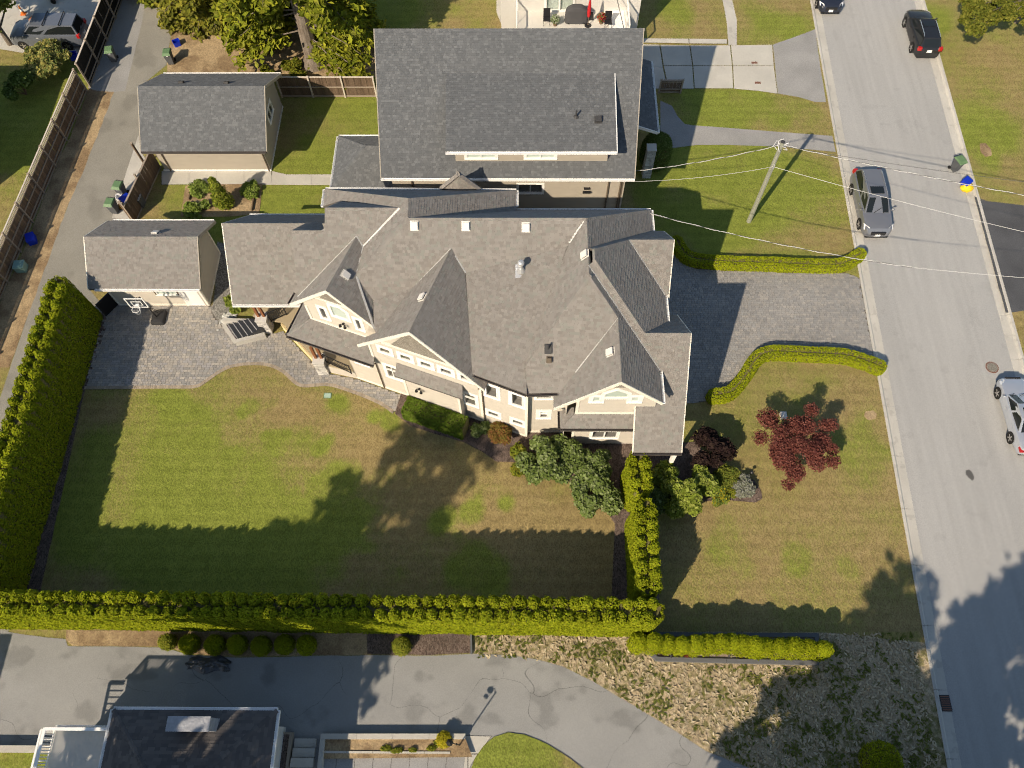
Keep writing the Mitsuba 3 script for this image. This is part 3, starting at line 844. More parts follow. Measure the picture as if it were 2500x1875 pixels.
# skirt roofs: below gable 1, over the bay, below gable 4
FA, FB = np.array((-9.9, 20.3)), np.array((0.41, 16.48))
FS = Face(FA, FB)      # the rotated garden front; x = 0 at its west end
O_ = 8.2
sk1 = [FS.w(O_ + s, n, z) for s, n, z in ((-10.25, -.8, 4.22), (-6.9, -.8, 4.22), (-6.05, 0, 4.02), (-5.95, .42, 3.74), (-11.2, .42, 3.74))]
roof.plane(sk1)
sk1b = [sk1[0], sk1[4], FS.w(O_ - 11.3, -1.75, 3.72), FS.w(O_ - 10.6, -1.75, 4.2)]
roof.plane(sk1b)
roof.ridge(sk1[4], sk1[0], np.cross(sk1[0] - sk1[4], sk1[1] - sk1[0]) * -1 if False else (0, -.3, 1), (-.3, 0, 1), half=0.1)
sk2 = [FS.w(O_ + s, n, z) for s, n, z in ((-4.72, 0.02, 4.12), (-0.92, 0.02, 4.12), (-0.70, .60, 3.72), (-4.62, .60, 3.72))]
roof.plane(sk2)
yG4 = HV['G4a'][1] + 0.40
sk4 = [(HV['G4w'][0] + 1.15, yG4, 4.27), (5.85, yG4, 4.27), (5.85, yG4 - .62, 3.72), (HV['G4w'][0] + .42, yG4 - .62, 3.72)]
roof.plane(sk4)
sk4b = [sk4[0], sk4[3], (HV['G4w'][0] + .42, yG4 + .35, 3.72), (HV['G4w'][0] + 1.1, yG4 + .35, 4.27)]
roof.plane(sk4b)
house_roof = roof.done('brown grey shingle roof of many gables, hips and valleys')

# bare metal valley flashings
for a, b, n in (('R3e', 'tri', 'Q'), ('G1t', 'vG1W_b', 'G1W'), ('G1t', 'tri', 'G1E'), ('tri', 'tri2', 'G1E'), ('tri2', 'vG1E_b', 'G1E'), ('G2t', 'vG2W_SM', 'G2W'),
                ('G2t', 'vG2E_SM', 'G2E'), ('G4t', 'vG4m', 'W'), ('EGw', 'E2e_n', 'E'), ('vE1SD_t', 'vE1SD_b', 'E')):
    B = HV['G4t'] + (HV['vG4'] - HV['G4t']) * 0.72 if b == 'vG4m' else HV[b]
    flashing(house, HV[a], B, HN[n] + np.array([0, 0, .25]), 0.055)
B = HV['R2N'] + np.array([-0.12, -0.12, -.12])
flashing(house, B, B + np.array([-0.72, -0.72, -.74]), (0, -.4, 1), 0.05)

# walls: a core behind the faces, then the faces one by one
core = MB()
g1 = [FS.w(O_ - 10.2, -1.3, 0)[:2], FS.w(O_ - 6.4, -1.3, 0)[:2], FS.w(O_ - 6.4, -.5, 0)[:2], FS.w(O_ + 2.4, -.5, 0)[:2], (6.4, yG4 + .5), (6.75, 21), (6.75, 27.0), (-10.4, 27.0), (-10.4, 23.6)]
core.prism(g1, 0.0, 5.75)
core.prism([(-16.0, 25.0), (-10.4, 25.0), (-10.4, 29.2), (-16.0, 29.2)], 0, 2.95)
core.prism([(6.3, 16.2), (7.95, 16.2), (7.95, 21.2), (6.3, 21.2)], 0, 3.3)
core.prism([(6.7, 21.9), (7.55, 21.9), (7.55, 26.0), (6.7, 26.0)], 0, 5.9)
core.prism([(-10.4, 27.0), (-0.8, 27.0), (-0.8, 27.9), (-10.4, 27.9)], 0, 6.3)
for (x0, x1, yr_, zr_) in ((6.7, 7.55, HV['EGe'][1], HV['EGe'][2]),):
    f = Face((x1, yr_ - 2.1), (x1, yr_ + 2.1))
    fprism(core, f, Polygon([(0, 5.8), (4.2, 5.8), (2.1, zr_ - .2)]), -.2, 0)
f = Face((7.95, 16.2), (7.95, 21.2))
fprism(core, f, Polygon([(0, 3.2), (5.0, 3.2), (5.0, 5.3), (HV['FWe'][1] - 16.2, HV['FWe'][2] - .25), (0, 5.0)]), -.2, 0)
for x_ in (5.95, 8.1):
    b = MB(); b.box((x_, HV['FWse'][1] + .25, 1.62), (.2, .2, 3.24)); add('post', b, 'white_trim_material', house)
add('wall_core', core, 'beige_siding_material', house)

sa = float((HV['G2a'][:2] - FA) @ FS.d)
za = HV['G2a'][2]
front = Polygon([(O_ - 7.95, 0), (O_ + 2.74, 0), (O_ + 2.74, 5.98), (O_ + .22, 6.0), (O_ + .12, za - .22 - (O_ + .12 - sa)), (sa, za - .22), (O_ - 6.2, za - .22 - (sa - O_ + 6.2)), (O_ - 6.2, 3.95), (O_ - 7.95, 3.95)])
holes = []
TOPW = ((-5.55, 5.24, -4.9, 4.73), (-4.38, 5.29, -3.72, 4.76), (-3.23, 5.32, -2.56, 4.76), (-2.1, 5.33, -1.42, 4.78))
for s0, z1, s1, z0 in TOPW:
    holes.append(window(house, FS, O_ + s0, O_ + s1, 4.84, 5.42, 0.16, blind=0.35))
holes.append(window(house, FS, O_ - .98, O_ - .40, 4.84, 5.42, 0.16, outline=Polygon([(O_ - .98, 4.84), (O_ - .36, 4.84), (O_ - .36, 4.98), (O_ - .80, 5.42), (O_ - .98, 5.42)])))
holes.append(window(house, FS, O_ - .95, O_ - .22, 1.85, 3.25, 0.15, sash=True))
holes.append(window(house, FS, O_ - 5.56, O_ - 4.80, 1.9, 3.35, 0.16, lights=2, sash=True))
holes.append(window(house, FS, O_ - 7.44, O_ - 6.76, 2.3, 2.95, 0.15))
for s0 in (.40, 1.84):
    holes.append(window(house, FS, O_ + s0, O_ + s0 + .67, 3.86, 5.24, 0.17))
    holes.append(window(house, FS, O_ + s0 + .02, O_ + s0 + .68, 1.35, 1.96, 0.15, blind=0.45))
tri_ = Polygon([(sa - 1.62, 6.15), (sa + 1.62, 6.15), (sa, za - .36 - .0)]).intersection(front)
m = MB()
lap_siding(m, FS, front.difference(unary_union(holes)).difference(tri_))
add('siding', m, 'beige_siding_material', house, label='beige lapped siding of the garden front')


def gshingle(face, P, seed, n=0.02):
    """small wooden shingles on a gable, each its own wedge"""
    mb, r = MB(), rng(seed)
    x0, z0, x1, z1 = P.bounds
    z = z0
    while z < z1:
        x = x0 - r.random() * .1
        while x < x1:
            w = r.uniform(.07, .15)
            q = P.intersection(sbox(x + .003, z, x + w - .003, z + .12))
            for gq in getattr(q, 'geoms', [q]):
                if gq.geom_type == 'Polygon' and gq.area > 4e-4:
                    v, f = trimesh.creation.triangulate_polygon(gq, engine='earcut')
                    mb.put(face.place(np.column_stack([v[:, 0], n + .016 * (1 - (v[:, 1] - z) / .12) + .004 * r.random(), v[:, 1]])), f, np.array((.235, .215, .185)) * r.uniform(.8, 1.15))
            x += w
        z += .12
    return mb


k = add('gable_shingle', gshingle(FS, tri_, 4), 'gable_shingle_material', house, color=True, kind='stuff', label='grey wooden shingles in the peak of the middle gable')
for q_ in ((sa - 2.2, sa + 2.2, 5.93, 6.15, .05), (O_ - 6.2, O_ - 6.06, .2, 5.6, .045), (O_ + 2.62, O_ + 2.76, .2, 5.6, .045), (O_ - 7.95, O_ + 2.74, .02, .2, .05), (O_ + .02, O_ + .16, .2, 5.6, .045)):
    t = MB(); fbox(t, FS, q_[0], q_[1], 0, q_[4], q_[2], q_[3]); add('trim_board', t, 'cream_trim_material', house)
# the bay with its own little roof
bay = MB()
BF = Face(FS.w(O_ - 4.3, .42, 0)[:2], FS.w(O_ - 0.98, .42, 0)[:2])
lap_siding(bay, BF, sbox(0, 0.2, BF.L, 3.72))
for s in (O_ - 4.3, O_ - 0.98):
    e = Face(FS.w(s, 0, 0)[:2], FS.w(s, .42, 0)[:2]) if s < O_ - 2 else Face(FS.w(s, .42, 0)[:2], FS.w(s, 0, 0)[:2])
    lap_siding(bay, e, sbox(0, .2, .42, 3.8))
add('bay', bay, 'beige_siding_material', house)
t = MB()
fbox(t, BF, -.01, .12, 0, .04, 0.1, 3.6)
fbox(t, BF, BF.L - .12, BF.L + .01, 0, .04, 0.1, 3.6)
fbox(t, BF, 0, BF.L, 0, .05, .02, .22)
add('trim_board', t, 'cream_trim_material', house)
for face, x, z, n in ((BF, .95, 2.75, 0), (FS, O_ - 8.05, 5.0, -.8)):
    q = MB()
    fbox(q, face, x - .05, x + .05, n, n + .12, z - .05, z + .05)
    q.lathe(face.w(x - .14, n + .2, z - .12), [(0, .16), (.06, .14), (.09, 0), (0, 0)], 10)
    q.lathe(face.w(x + .14, n + .2, z - .12), [(0, .16), (.06, .14), (.09, 0), (0, 0)], 10)
    fbox(q, face, x - .16, x + .16, n + .1, n + .13, z - .015, z + .015)
    add('wall_light', q, 'black_metal_material', house)
# gable 1, set back above the porch roof
s1a = float((HV['G1a'][:2] - FA) @ FS.d)
z1a = HV['G1a'][2]
G1F = Face(FS.w(O_ - 10.35, -.8, 0)[:2], FS.w(O_ - 6.2, -.8, 0)[:2])
oa = s1a - (O_ - 10.35)
P1 = Polygon([(.12, 4.0), (G1F.L, 4.0), (G1F.L, z1a - .22 - (G1F.L - oa)), (oa, z1a - .22), (.12, z1a - .22 - (oa - .12))])
h1 = []
GW = (((-9.35, 5.77), (-8.98, 4.52)), ((-8.55, 6.45), (-7.6, 5.34)), ((-7.23, 5.95), (-6.94, 4.72)))
off = O_ - (O_ - 10.35)
h1.append(window(house, G1F, off + GW[0][0][0], off + GW[0][1][0] + .03, 4.82, 5.98, .14))
xa, xb = off + GW[1][0][0], off + GW[1][1][0]
h1.append(window(house, G1F, xa, xb, 5.45, 6.7, .14, blind=True, outline=Polygon([(xa, 5.5), (xb, 5.5), (xb, 6.35), (xa + .62 * (xb - xa), 6.68), (xa, 6.6)])))
h1.append(window(house, G1F, off + GW[2][0][0], off + GW[2][1][0] + .04, 4.9, 6.02, .14))
t1_ = Polygon([(oa - 1.0, 7.05), (oa + 1.0, 7.05), (oa, z1a - .36)]).intersection(P1)
m = MB()
lap_siding(m, G1F, P1.difference(unary_union(h1)).difference(t1_))
add('siding', m, 'beige_siding_material', house)
add('gable_shingle', gshingle(G1F, t1_, 9), 'gable_shingle_material', house, color=True, kind='stuff')
t = MB()
fbox(t, G1F, oa - 1.3, oa + 1.3, 0, .05, 6.86, 7.05)
fbox(t, G1F, .12, .27, 0, .045, 4.1, 5.6)
fbox(t, G1F, .12, G1F.L, 0, .05, 4.2, 4.36)
add('trim_board', t, 'cream_trim_material', house)
# south face and gable 4
SF = Face((HV['SCw'][0] - .25, HV['SCw'][1] + .42), (HV['G4w'][0] + .72, HV['SCw'][1] + .42))
hs_ = [window(house, SF, .95, 1.40, 2.05, 2.95, .2, sash=True, blind=.5), window(house, SF, .72, 1.55, 4.55, 4.95, .10)]
m = MB()
lap_siding(m, SF, sbox(0, 0, SF.L, 5.95).difference(unary_union(hs_)))
e = Face((SF.o + SF.d * SF.L), (SF.o[0] + SF.d[0] * SF.L, yG4))
lap_siding(m, e, sbox(0, 0, e.L, 5.95))
add('siding', m, 'beige_siding_material', house)
t = MB()
fbox(t, SF, -.02, .14, 0, .05, 0, 5.9)
fbox(t, SF, 0, SF.L, 0, .05, 0.02, .22)
add('trim_board', t, 'cream_trim_material', house)
x4 = HV['G4w'][0] + 1.15
G4F = Face((x4, yG4), (6.75, yG4))
o4 = HV['G4a'][0] - x4
z4 = HV['G4a'][2]
P4 = Polygon([(0, 0), (G4F.L, 0), (G4F.L, z4 - .22 - (G4F.L - o4)), (o4, z4 - .22), (0, z4 - .22 - o4)])
h4 = [window(house, G4F, o4 - 1.12, o4 - .68, 5.72, 6.38, .17, blind=True), window(house, G4F, o4 + .78, o4 + 1.22, 5.72, 6.38, .17, blind=True)]
oc = Polygon([(o4 - .62, 6.18), (o4 + .66, 6.18), (o4 + .62, 6.72), (o4 + .02, 7.15), (o4 - .56, 6.72)])
h4.append(window(house, G4F, 0, 0, 0, 0, .13, blind=True, outline=oc))
h4.append(window(house, G4F, 1.1, 2.5, 0.9, 1.9, .13, lights=2))
m = MB()
lap_siding(m, G4F, P4.difference(unary_union(h4)))
add('siding', m, 'beige_siding_material', house)
t = MB()
fbox(t, G4F, 0, .15, 0, .045, 0.1, 6.0)
fbox(t, G4F, 0, G4F.L, 0, .05, 4.28, 4.42)
tr4 = Polygon([(o4 - .75, 7.42), (o4 + .75, 7.42), (o4, z4 - .36)])
add('trim_board', t, 'cream_trim_material', house)
add('gable_shingle', gshingle(G4F, tr4, 11, .03), 'gable_shingle_material', house, color=True, kind='stuff')
# bargeboards
for a, b in (('G2a', 'G2e'), ('G2a', 'G2w'), ('G1a', 'G1e'), ('G1a', 'G1w'), ('G4a', 'G4e'), ('G4a', 'G4w'), ('EGe', 'EGse'), ('EGe', 'EGne'), ('FWe', 'FWse'), ('FWe', 'FWne'), ('Lw', 'Lsw'), ('Lw', 'Lnw')):
    barge(house, HV[a], HV[b])
barge(house, HV['FWsw'], HV['FWmw'])
# gutters and downpipes
gutter(house, HV['vG2E_b'], HV['SCw'], 'dark_gutter_material', out=FS.n)
gutter(house, HV['SCw'], HV['vG4'], 'dark_gutter_material', out=(0, -1))
gutter(house, HV['Lsw'], HV['Lse'] + np.array([-2.3, 0, 0]), out=(0, -1))
gutter(house, HV['Lnw'], HV['Lne'], out=(0, 1))
gutter(house, HV['NE'], HV['NMw'], out=(0, 1))
gutter(house, HV['NE'], HV['vE1N_b'], out=(1, 0))
gutter(house, HV['E2e_n'], HV['E2e_s'], out=(1, 0))
gutter(house, HV['G4eg'], HV['G4e'], out=(1, 0))
gutter(house, HV['W2n'], HV['W2s'], out=(-1, 0))
gutter(house, HV['E4n'], HV['E4s'], out=(1, 0))
gutter(house, HV['W2n'], HV['E4n'], out=(0, 1))
gutter(house, HV['G1wg'], HV['G1w'], 'dark_gutter_material', out=-FS.d)
gutter(house, HV['FWsw'], HV['FWse'], 'dark_gutter_material', out=(0, -1))
gutter(house, sk1[3], sk1[4], 'dark_gutter_material', out=FS.n)
gutter(house, sk1b[1], sk1b[2], 'dark_gutter_material', out=-FS.d)
gutter(house, sk4[2], sk4[3], 'dark_gutter_material', out=(0, -1))
gutter(house, sk4b[1], sk4b[2], 'dark_gutter_material', out=(-1, 0))
gutter(house, HV['G2eg'] + np.array([0.1, 0.05, 0]), HV['vG2E_b'] + np.array([.05, -.1, -.2]), 'dark_gutter_material', out=FS.n)
downpipe(house, [FS.w(O_ + .22, .45, 5.3), FS.w(O_ + .22, .08, 4.9), FS.w(O_ + .22, .08, .1)], 'brown_trim_material')
downpipe(house, [FS.w(O_ - 6.1, .4, 3.6), FS.w(O_ - 6.1, .08, 3.2), FS.w(O_ - 6.1, .08, .1)], 'brown_trim_material')
downpipe(house, [HV['vG4'] + (0, -.1, -.15), HV['vG4'] + (-.05, -.1, -.9), (sk4b[2][0] - .03, sk4b[2][1] + .1, 3.9)], 'brown_trim_material')

# porch under the west roofs: floor, face wall, piers with posts, railings, steps
PZ = 0.85
pA, pB = np.array((-14.37, 23.38)), np.array((-11.81, 20.63))
pP1, pP2 = np.array((-15.22, 23.4)), np.array((-11.57, 20.66))
floor = [pP1 + (0.1, .2), pA + (.08, .1), pB + (.1, .05), FS.w(O_ - 7.9, 0, 0)[:2], FS.w(O_ - 7.9, -1.2, 0)[:2], (-10.4, 25.0), (-16.0, 25.0), (-16.0, 24.2), (pP1[0] - .9, pP1[1] + .5)]
b = MB().prism(floor, PZ - .12, PZ)
porch_deck = add('porch_floor', b, 'porch_floor_material', house) if 'porch_floor_material' in scene else add('porch_floor', b, mat('porch_floor_material', (.36, .30, .20), .8), house)
mat('porch_wall_material', mikit.proc(lambda p, n, uv: mi.Color3f(0.50, 0.40, 0.225) * (0.86 + 0.26 * fbm(p.x * 2.5, p.y * 2.5, p.z * 2.5))), .85)
b = MB()
wf = Face(pA, pB)
fbox(b, wf, -.05, wf.L, -.1, 0, 0, PZ - .12)
add('porch_wall', b, 'porch_wall_material', house)
wf2 = Face(pB + (.15, 0), FS.w(O_ - 7.9, .05, 0)[:2])
b = MB()
fbox(b, wf2, 0, wf2.L, -.1, 0, 0, PZ - .12)
add('porch_wall', b, 'beige_siding_material', house)
mat('stone_material', VC, .9, .25)
mat('post_material', (.23, .095, .045), .6, .3)


def stone_pier(parent, x, y, w, h, seed):
    r = rng(seed)
    c = MB()
    c.box((x, y, h / 2), (w - .08, w - .08, h))
    k = add('pier', c, 'joint_sand_material', parent, label='pale stone clad pier')
    s = MB()
    z = 0
    while z < h - .05:
        hh = min(r.uniform(.09, .17), h - z)
        for side in range(4):
            a = side * math.pi / 2
            u = -w / 2
            while u < w / 2 - .03:
                ww = min(r.uniform(.12, .34), w / 2 - u)
                t = r.uniform(.05, .085)
                cx, cy = u + ww / 2, -(w / 2 - .045 + t / 2 - .02)
                px, py = cx * math.cos(a) - cy * math.sin(a), cx * math.sin(a) + cy * math.cos(a)
                g_ = r.uniform(.36, .62)
                s.box((x + px, y + py, z + hh / 2), (ww - .014, t, hh - .014), a, np.array((g_, g_ * .97, g_ * .92)))
                u += ww
        z += hh
    s.box((x, y, h + .03), (w + .06, w + .06, .06), 0, (.55, .535, .50))
    add('stone', s, 'stone_material', k, color=True, kind='stuff')
    return k


for (x, y), rot in ((pP1 + (-.12, .05), 0), (pP2 + (-.05, .02), 0)):
    stone_pier(house, x, y, .62, 1.45, int(abs(x * 10)))
    for d in (-.16, .16):
        b = MB()
        b.box((x + d, y + .05, 2.1), (.14, .14, 1.3))
        add('post', b, 'post_material', house, label='brown timber post on a stone pier')


def railing(parent, a, b, z0, h=.95, m='black_metal_material', step=.115, r=.011):
    a, b = np.array([*a, z0]), np.array([*b, z0])
    L = np.linalg.norm(b - a)
    d = (b - a) / L
    q = MB()
    for z in (h, .1):
        q.beam(a + (0, 0, z), b + (0, 0, z), .05, .04)
    for p in (a, b):
        q.beam(p, p + (0, 0, h + .05), .06, .06)
    k = add('railing', q, m, parent)
    q = MB()
    for i in range(1, int(L / step)):
        p = a + d * (i * step)
        q.beam(p + (0, 0, .1), p + (0, 0, h), 2 * r, 2 * r)
    add('baluster', q, m, k, kind='stuff')
    return k


railing(house, pP1 + (.3, .1), pA + (.3, .6), PZ)
railing(house, pP2 + (.25, .1), FS.w(O_ - 8.0, .2, 0)[:2], PZ)
# steps down to the paving: dark treads between pale low walls
stA, stB, stC, stD = (np.array(q) for q in ((-17.89, 23.8), (-16.94, 22.55), (-15.41, 23.03), (-16.01, 23.71)))
ntr = 5
for i in range(ntr):
    t0, t1 = i / ntr, (i + 1) / ntr
    z = PZ * (i + 1) / ntr
    q = [stA + (stD - stA) * t0, stB + (stC - stB) * t0, stB + (stC - stB) * t1, stA + (stD - stA) * t1]
    b = MB().prism(q, 0, z)
    add('step', b, mat('step_material', (.028, .03, .034), .5, .5) if 'step_material' not in scene else 'step_material', house)
    nz = MB()
    nz.beam([*(q[0]), z], [*(q[1]), z], .05, .03)
    add('nosing', nz, mat('nosing_material', (.30, .30, .31), .6) if 'nosing_material' not in scene else 'nosing_material', house)
for a, b_ in ((stA, stD), (stB, stC)):
    d = (b_ - a) / np.linalg.norm(b_ - a)
    nn = np.array([-d[1], d[0]]) * (1 if a is stA else -1) * .12
    b = MB().prism([a - d * .2 - nn * .2, b_ - nn * .2, b_ + nn * 1.8, a - d * .2 + nn * 1.8], 0, .42)
    add('step_wall', b, 'concrete_material', house)
b = MB().prism([stA - (stD - stA) * .06, stB - (stC - stB) * .06, stB - (stC - stB) * .22, stA - (stD - stA) * .22], 0, .07)
add('step', b, 'concrete_material', house)

# roof vents and pipes
for (u_, v_), pl_, lab in (((-5.26, 23.65, 9.94), 0), 'S', 'white box vent below the ridge, westmost of the row of three'), (((-2.73, 23.64, 9.93), 0), 'S', 'white box vent below the ridge, middle one of the row of three'), (((0.23, 23.6, 9.89), 0), 'S', 'white box vent below the ridge, eastmost of the row of three'), \
        (((-8.76, 21.68, 8.53), 0), 'G1E', 'pale box vent on the dark slope of the west gable'), (((-4.77, 20.15, 8.89), 0), 'G2W', 'white box vent on the light slope of the middle gable'), (((4.26, 17.45, 8.37), 0), 'W', 'white box vent on the light slope of the southeast gable'), \
        (((3.07, 21.84, 10.06), 0), 'WR2', 'pale box vent beside the short ridge at the roof crossing'):
    box_vent('roof_vent', u_, HN[pl_], 0, lab)
box_vent('roof_vent', (1.37, 17.64, 7.25), HN['S'], 0, 'small dark brown box vent low on the south hip', 'brown_trim_material', (.22, .26, .2))
p = np.array((1.32, 18.02, 7.64))
k = thing('vent_pipe', 'black plumbing vent pipe with flashing on the south hip', 'vent pipe')
b = MB(); b.tube([p, p + (0, 0, .42)], .05, 8); add('pipe', b, 'dark_vent_material', k)
b = MB(); b.beam(p + (0, .16, .18), p + (0, -.2, -.14), .36, .02, up=(0, -1, 1)); add('flange', b, 'dark_vent_material', k)
p = np.array((-0.01, 21.93, 8.54))
k = thing('flue', 'silver chimney flue with a round cap on the middle of the roof', 'flue')
b = MB(); b.tube([p - (0, 0, .1), p + (0, 0, .62)], .085, 12); add('pipe', b, 'galvanised_material', k)
b = MB(); b.lathe(p + (0, 0, .58), [(.09, 0), (.15, .02), (.17, .1), (.16, .2), (.1, .27), (0, .29)], 14); add('cap', b, 'galvanised_material', k)
b = MB(); b.lathe(p + (0, 0, .1), [(.22, -.05), (.12, .18), (.09, .22)], 12); b.beam(p + (0, .3, .16), p + (0, -.32, -.12), .56, .015, up=(0, -.45, 1)); add('flange', b, 'galvanised_material', k)

# ------------------------------------------------------------------ the detached garages
def gable_block(t, x0, x1, yr, zr, ys, yn, ze, pick, deck, seed, over_e, over_g, siding, trim, roof_label=None, **kw):
    """a gable building with its ridge along x; returns (roof, south face, east face)"""
    r = Roof(t, pick, deck, seed, **kw)
    a, b = np.array((x0, yr, zr)), np.array((x1, yr, zr))
    s0, s1, n0, n1 = np.array((x0, ys, ze)), np.array((x1, ys, ze)), np.array((x0, yn, ze)), np.array((x1, yn, ze))
    p = (zr - ze) / (yr - ys)
    r.plane([a, s0, s1, b])
    r.plane([a, b, n1, n0])
    r.ridge(a, b, (0, -p, 1), (0, p, 1))
    r.done(roof_label)
    wx0, wx1, wy0, wy1 = x0 + over_g, x1 - over_g, ys + over_e, yn - over_e
    zt = ze + p * over_e - .06
    S, E, N, W = Face((wx0, wy0), (wx1, wy0)), Face((wx1, wy0), (wx1, wy1)), Face((wx1, wy1), (wx0, wy1)), Face((wx0, wy1), (wx0, wy0))
    return r, S, E, N, W, zt, p


def close_walls(t, faces, outlines, siding, label=None):
    m = MB()
    for f, P in zip(faces, outlines):
        lap_siding(m, f, P)
    return add('siding', m, siding, t, label=label)


g = {'x0': -25.34, 'x1': -18.73, 'yr': 27.11, 'ys': 24.65, 'yn': 29.56, 'zr': 4.35, 'ze': 2.65}
gar = thing('garage', 'small beige garage with brown grey roof and a white door behind the basketball hoop', 'garage')
r_, S, E, N, W, zt, p = gable_block(gar, g['x0'], g['x1'], g['yr'], g['zr'], g['ys'], g['yn'], g['ze'], TAUPE, 'roof_deck_material', 21, .5, .5, 'beige_siding_material', 0)
gab = lambda f: Polygon([(0, 0), (f.L, 0), (f.L, zt), (f.L / 2, zt + p * f.L / 2), (0, zt)])
win = window(gar, S, 2.9, 4.15, 1.25, 2.05, .11, lights=2, trimmat='brown_trim_material', blind=True)
door = sbox(S.L - 1.25, 0.02, S.L - .32, 2.08)
garage_door = sbox(.35, .02, .75, 2.1)
close_walls(gar, (S, E, N, W), (sbox(0, 0, S.L, zt).difference(win).difference(door), gab(E), sbox(0, 0, N.L, zt), gab(W)), 'beige_siding_material')
m = MB(); fprism(m, S, door, -.03, .02)
k = add('door', m, 'white_trim_material', gar, label='white door')
m = MB()
for a, b in ((.12, .95), (1.1, 1.9)):
    fprism(m, S, sbox(S.L - 1.1, a, S.L - .47, b).difference(sbox(S.L - 1.04, a + .06, S.L - .53, b - .06)), .02, .03)
add('panel', m, 'white_trim_material', k)
m = MB(); m.lathe(S.w(S.L - 1.17, .05, 1.0), [(0, -.03), (.03, 0), (0, .03)], 8)
add('handle', m, 'galvanised_material', k)
m = MB(); fprism(m, S, door.buffer(.1, join_style=2).difference(door).difference(sbox(0, -1, 20, .02)), 0, .035)
add('door_frame', m, 'white_trim_material', gar)
m = MB()
for f in (S, E):
    fbox(m, f, 0, .12, 0, .03, 0, zt - .05); fbox(m, f, f.L - .12, f.L, 0, .03, 0, zt - .05)
fbox(m, E, .1, E.L - .1, 0, .028, 0, .18); fbox(m, S, .12, S.L - 1.36, 0, .028, 0, .2)
add('trim_board', m, 'cream_trim_material', gar)
m = MB(); fbox(m, E, .1, .1, 0, 0, 0, 0)
for x in (g['x1'], g['x0']):
    for yy in (g['ys'], g['yn']):
        barge(gar, (x, g['yr'], g['zr']), (x, yy, g['ze']), 'taupe_siding_material' if x > -20 else 'cream_trim_material', .2)
gutter(gar, (g['x0'] + .4, g['ys'], g['ze']), (g['x1'] - .05, g['ys'], g['ze']), out=(0, -1))
gutter(gar, (g['x0'] + .3, g['yn'], g['ze']), (g['x1'] - .1, g['yn'], g['ze']), out=(0, 1))
box_vent('roof_vent', np.array((-21.37, 27.54, 4.05)), np.array((0, p, 1)), 0, 'white box vent on the dark north slope of the beige garage')

g = {'x0': -24.61, 'x1': -16.44, 'yr': 38.69, 'ys': 35.24, 'yn': 42.13, 'zr': 4.62, 'ze': 2.48}
gar2 = thing('garage', 'grey roofed taupe garage with plain south wall beside the garden strip', 'garage')
r_, S, E, N, W, zt, p = gable_block(gar2, g['x0'], g['x1'], g['yr'], g['zr'], g['ys'], g['yn'], g['ze'], SLATE, 'slate_deck_material', 22, .55, .5, 0, 0)
win = window(gar2, E, E.L / 2 - .2, E.L / 2 + 1.1, 1.55, 2.4, .09, lights=2)
close_walls(gar2, (S, E, N, W), (sbox(0, 0, S.L, zt), gab(E).difference(win), sbox(0, 0, N.L, zt), gab(W)), 'taupe_siding_material')
m = MB(); fbox(m, S, -.1, S.L + .05, .0, .05, .04, .16)
add('base_flashing', m, 'white_trim_material', gar2)
m = MB(); fbox(m, E, .05, E.L, .0, .05, .04, .14)
add('base_flashing', m, 'white_trim_material', gar2)
m = MB(); fbox(m, S, S.L * .38, S.L * .38 + .24, .0, .14, 2.25, 2.4)
add('wall_light', m, 'white_trim_material', gar2)
for x in (g['x1'], g['x0']):
    for yy in (g['ys'], g['yn']):
        barge(gar2, (x, g['yr'], g['zr']), (x, yy, g['ze']), 'taupe_siding_material', .2)
gutter(gar2, (g['x0'] + .05, g['ys'], g['ze']), (g['x1'] - .05, g['ys'], g['ze']), 'dark_gutter_material', out=(0, -1))
gutter(gar2, (g['x0'] + .05, g['yn'], g['ze']), (g['x1'] - .05, g['yn'], g['ze']), out=(0, 1))
downpipe(gar2, [(g['x1'] - .6, g['ys'] + .1, 2.4), (g['x1'] - .6, S.o[1] - .05, 2.0), (g['x1'] - .6, S.o[1] - .05, .05)], 'brown_trim_material', .05)
downpipe(gar2, [(g['x0'] + .9, g['ys'] + .1, 2.4), (g['x0'] + .9, S.o[1] - .05, 2.0), (g['x0'] + .9, S.o[1] - .05, .05)], 'brown_trim_material', .05)
NGs = ((0, 0.62, 1), 28.64)
for (u_, lab) in (((-22.15, 39.53, 4.1), 'west'), ((-19.15, 39.4, 4.18), 'east')):
    box_vent('roof_vent', u_, np.array((0, p, 1)), 0, f'dark low vent on the north slope of the grey garage, {lab} one of two', 'dark_vent_material', (.3, .3, .14))

# ------------------------------------------------------------------ the grey roofed house to the north
G = {k: np.array(v, float) for k, v in {'rw': (-8.33, 37.02, 10.3), 're': (6.85, 37.02, 10.3), 'se': (6.4, 29.6, 6.44), 'sw': (-7.96, 29.64, 6.46), 'dl': (-4.29, 34.81, 9.15), 'dr': (5.44, 34.79, 9.14), 'wl': (-3.71, 30.48, 6.9), 'wr': (4.83, 30.47, 6.89), 'de': (-4.16, 30.06, 8.11), 'df': (5.25, 30.06, 8.11)}.items()}
gh = thing('house', 'big taupe house under one broad grey shingle roof with a low shed dormer', 'house')
r = Roof(gh, SLATE, 'slate_deck_material', 31, wmin=.10, wmax=.22, thick=.019)
mp = (0, -.52, 1)
r.plane([G['rw'], G['sw'], G['se'], G['re']])
p_d = (G['dl'][2] - G['de'][2]) / (G['dl'][1] - G['de'][1])
dl, dr_, de, df = G['dl'] + (0, 0, .02), G['dr'] + (-.2, 0, .02), G['de'], G['df'] + (0, 0, 0)
r.plane([dl, de, df, dr_])
nr0, nr1 = G['rw'] + (0, 3.2, -4.4), G['re'] + (0, 3.2, -4.4)
r.plane([G['rw'], G['re'], nr1, nr0])
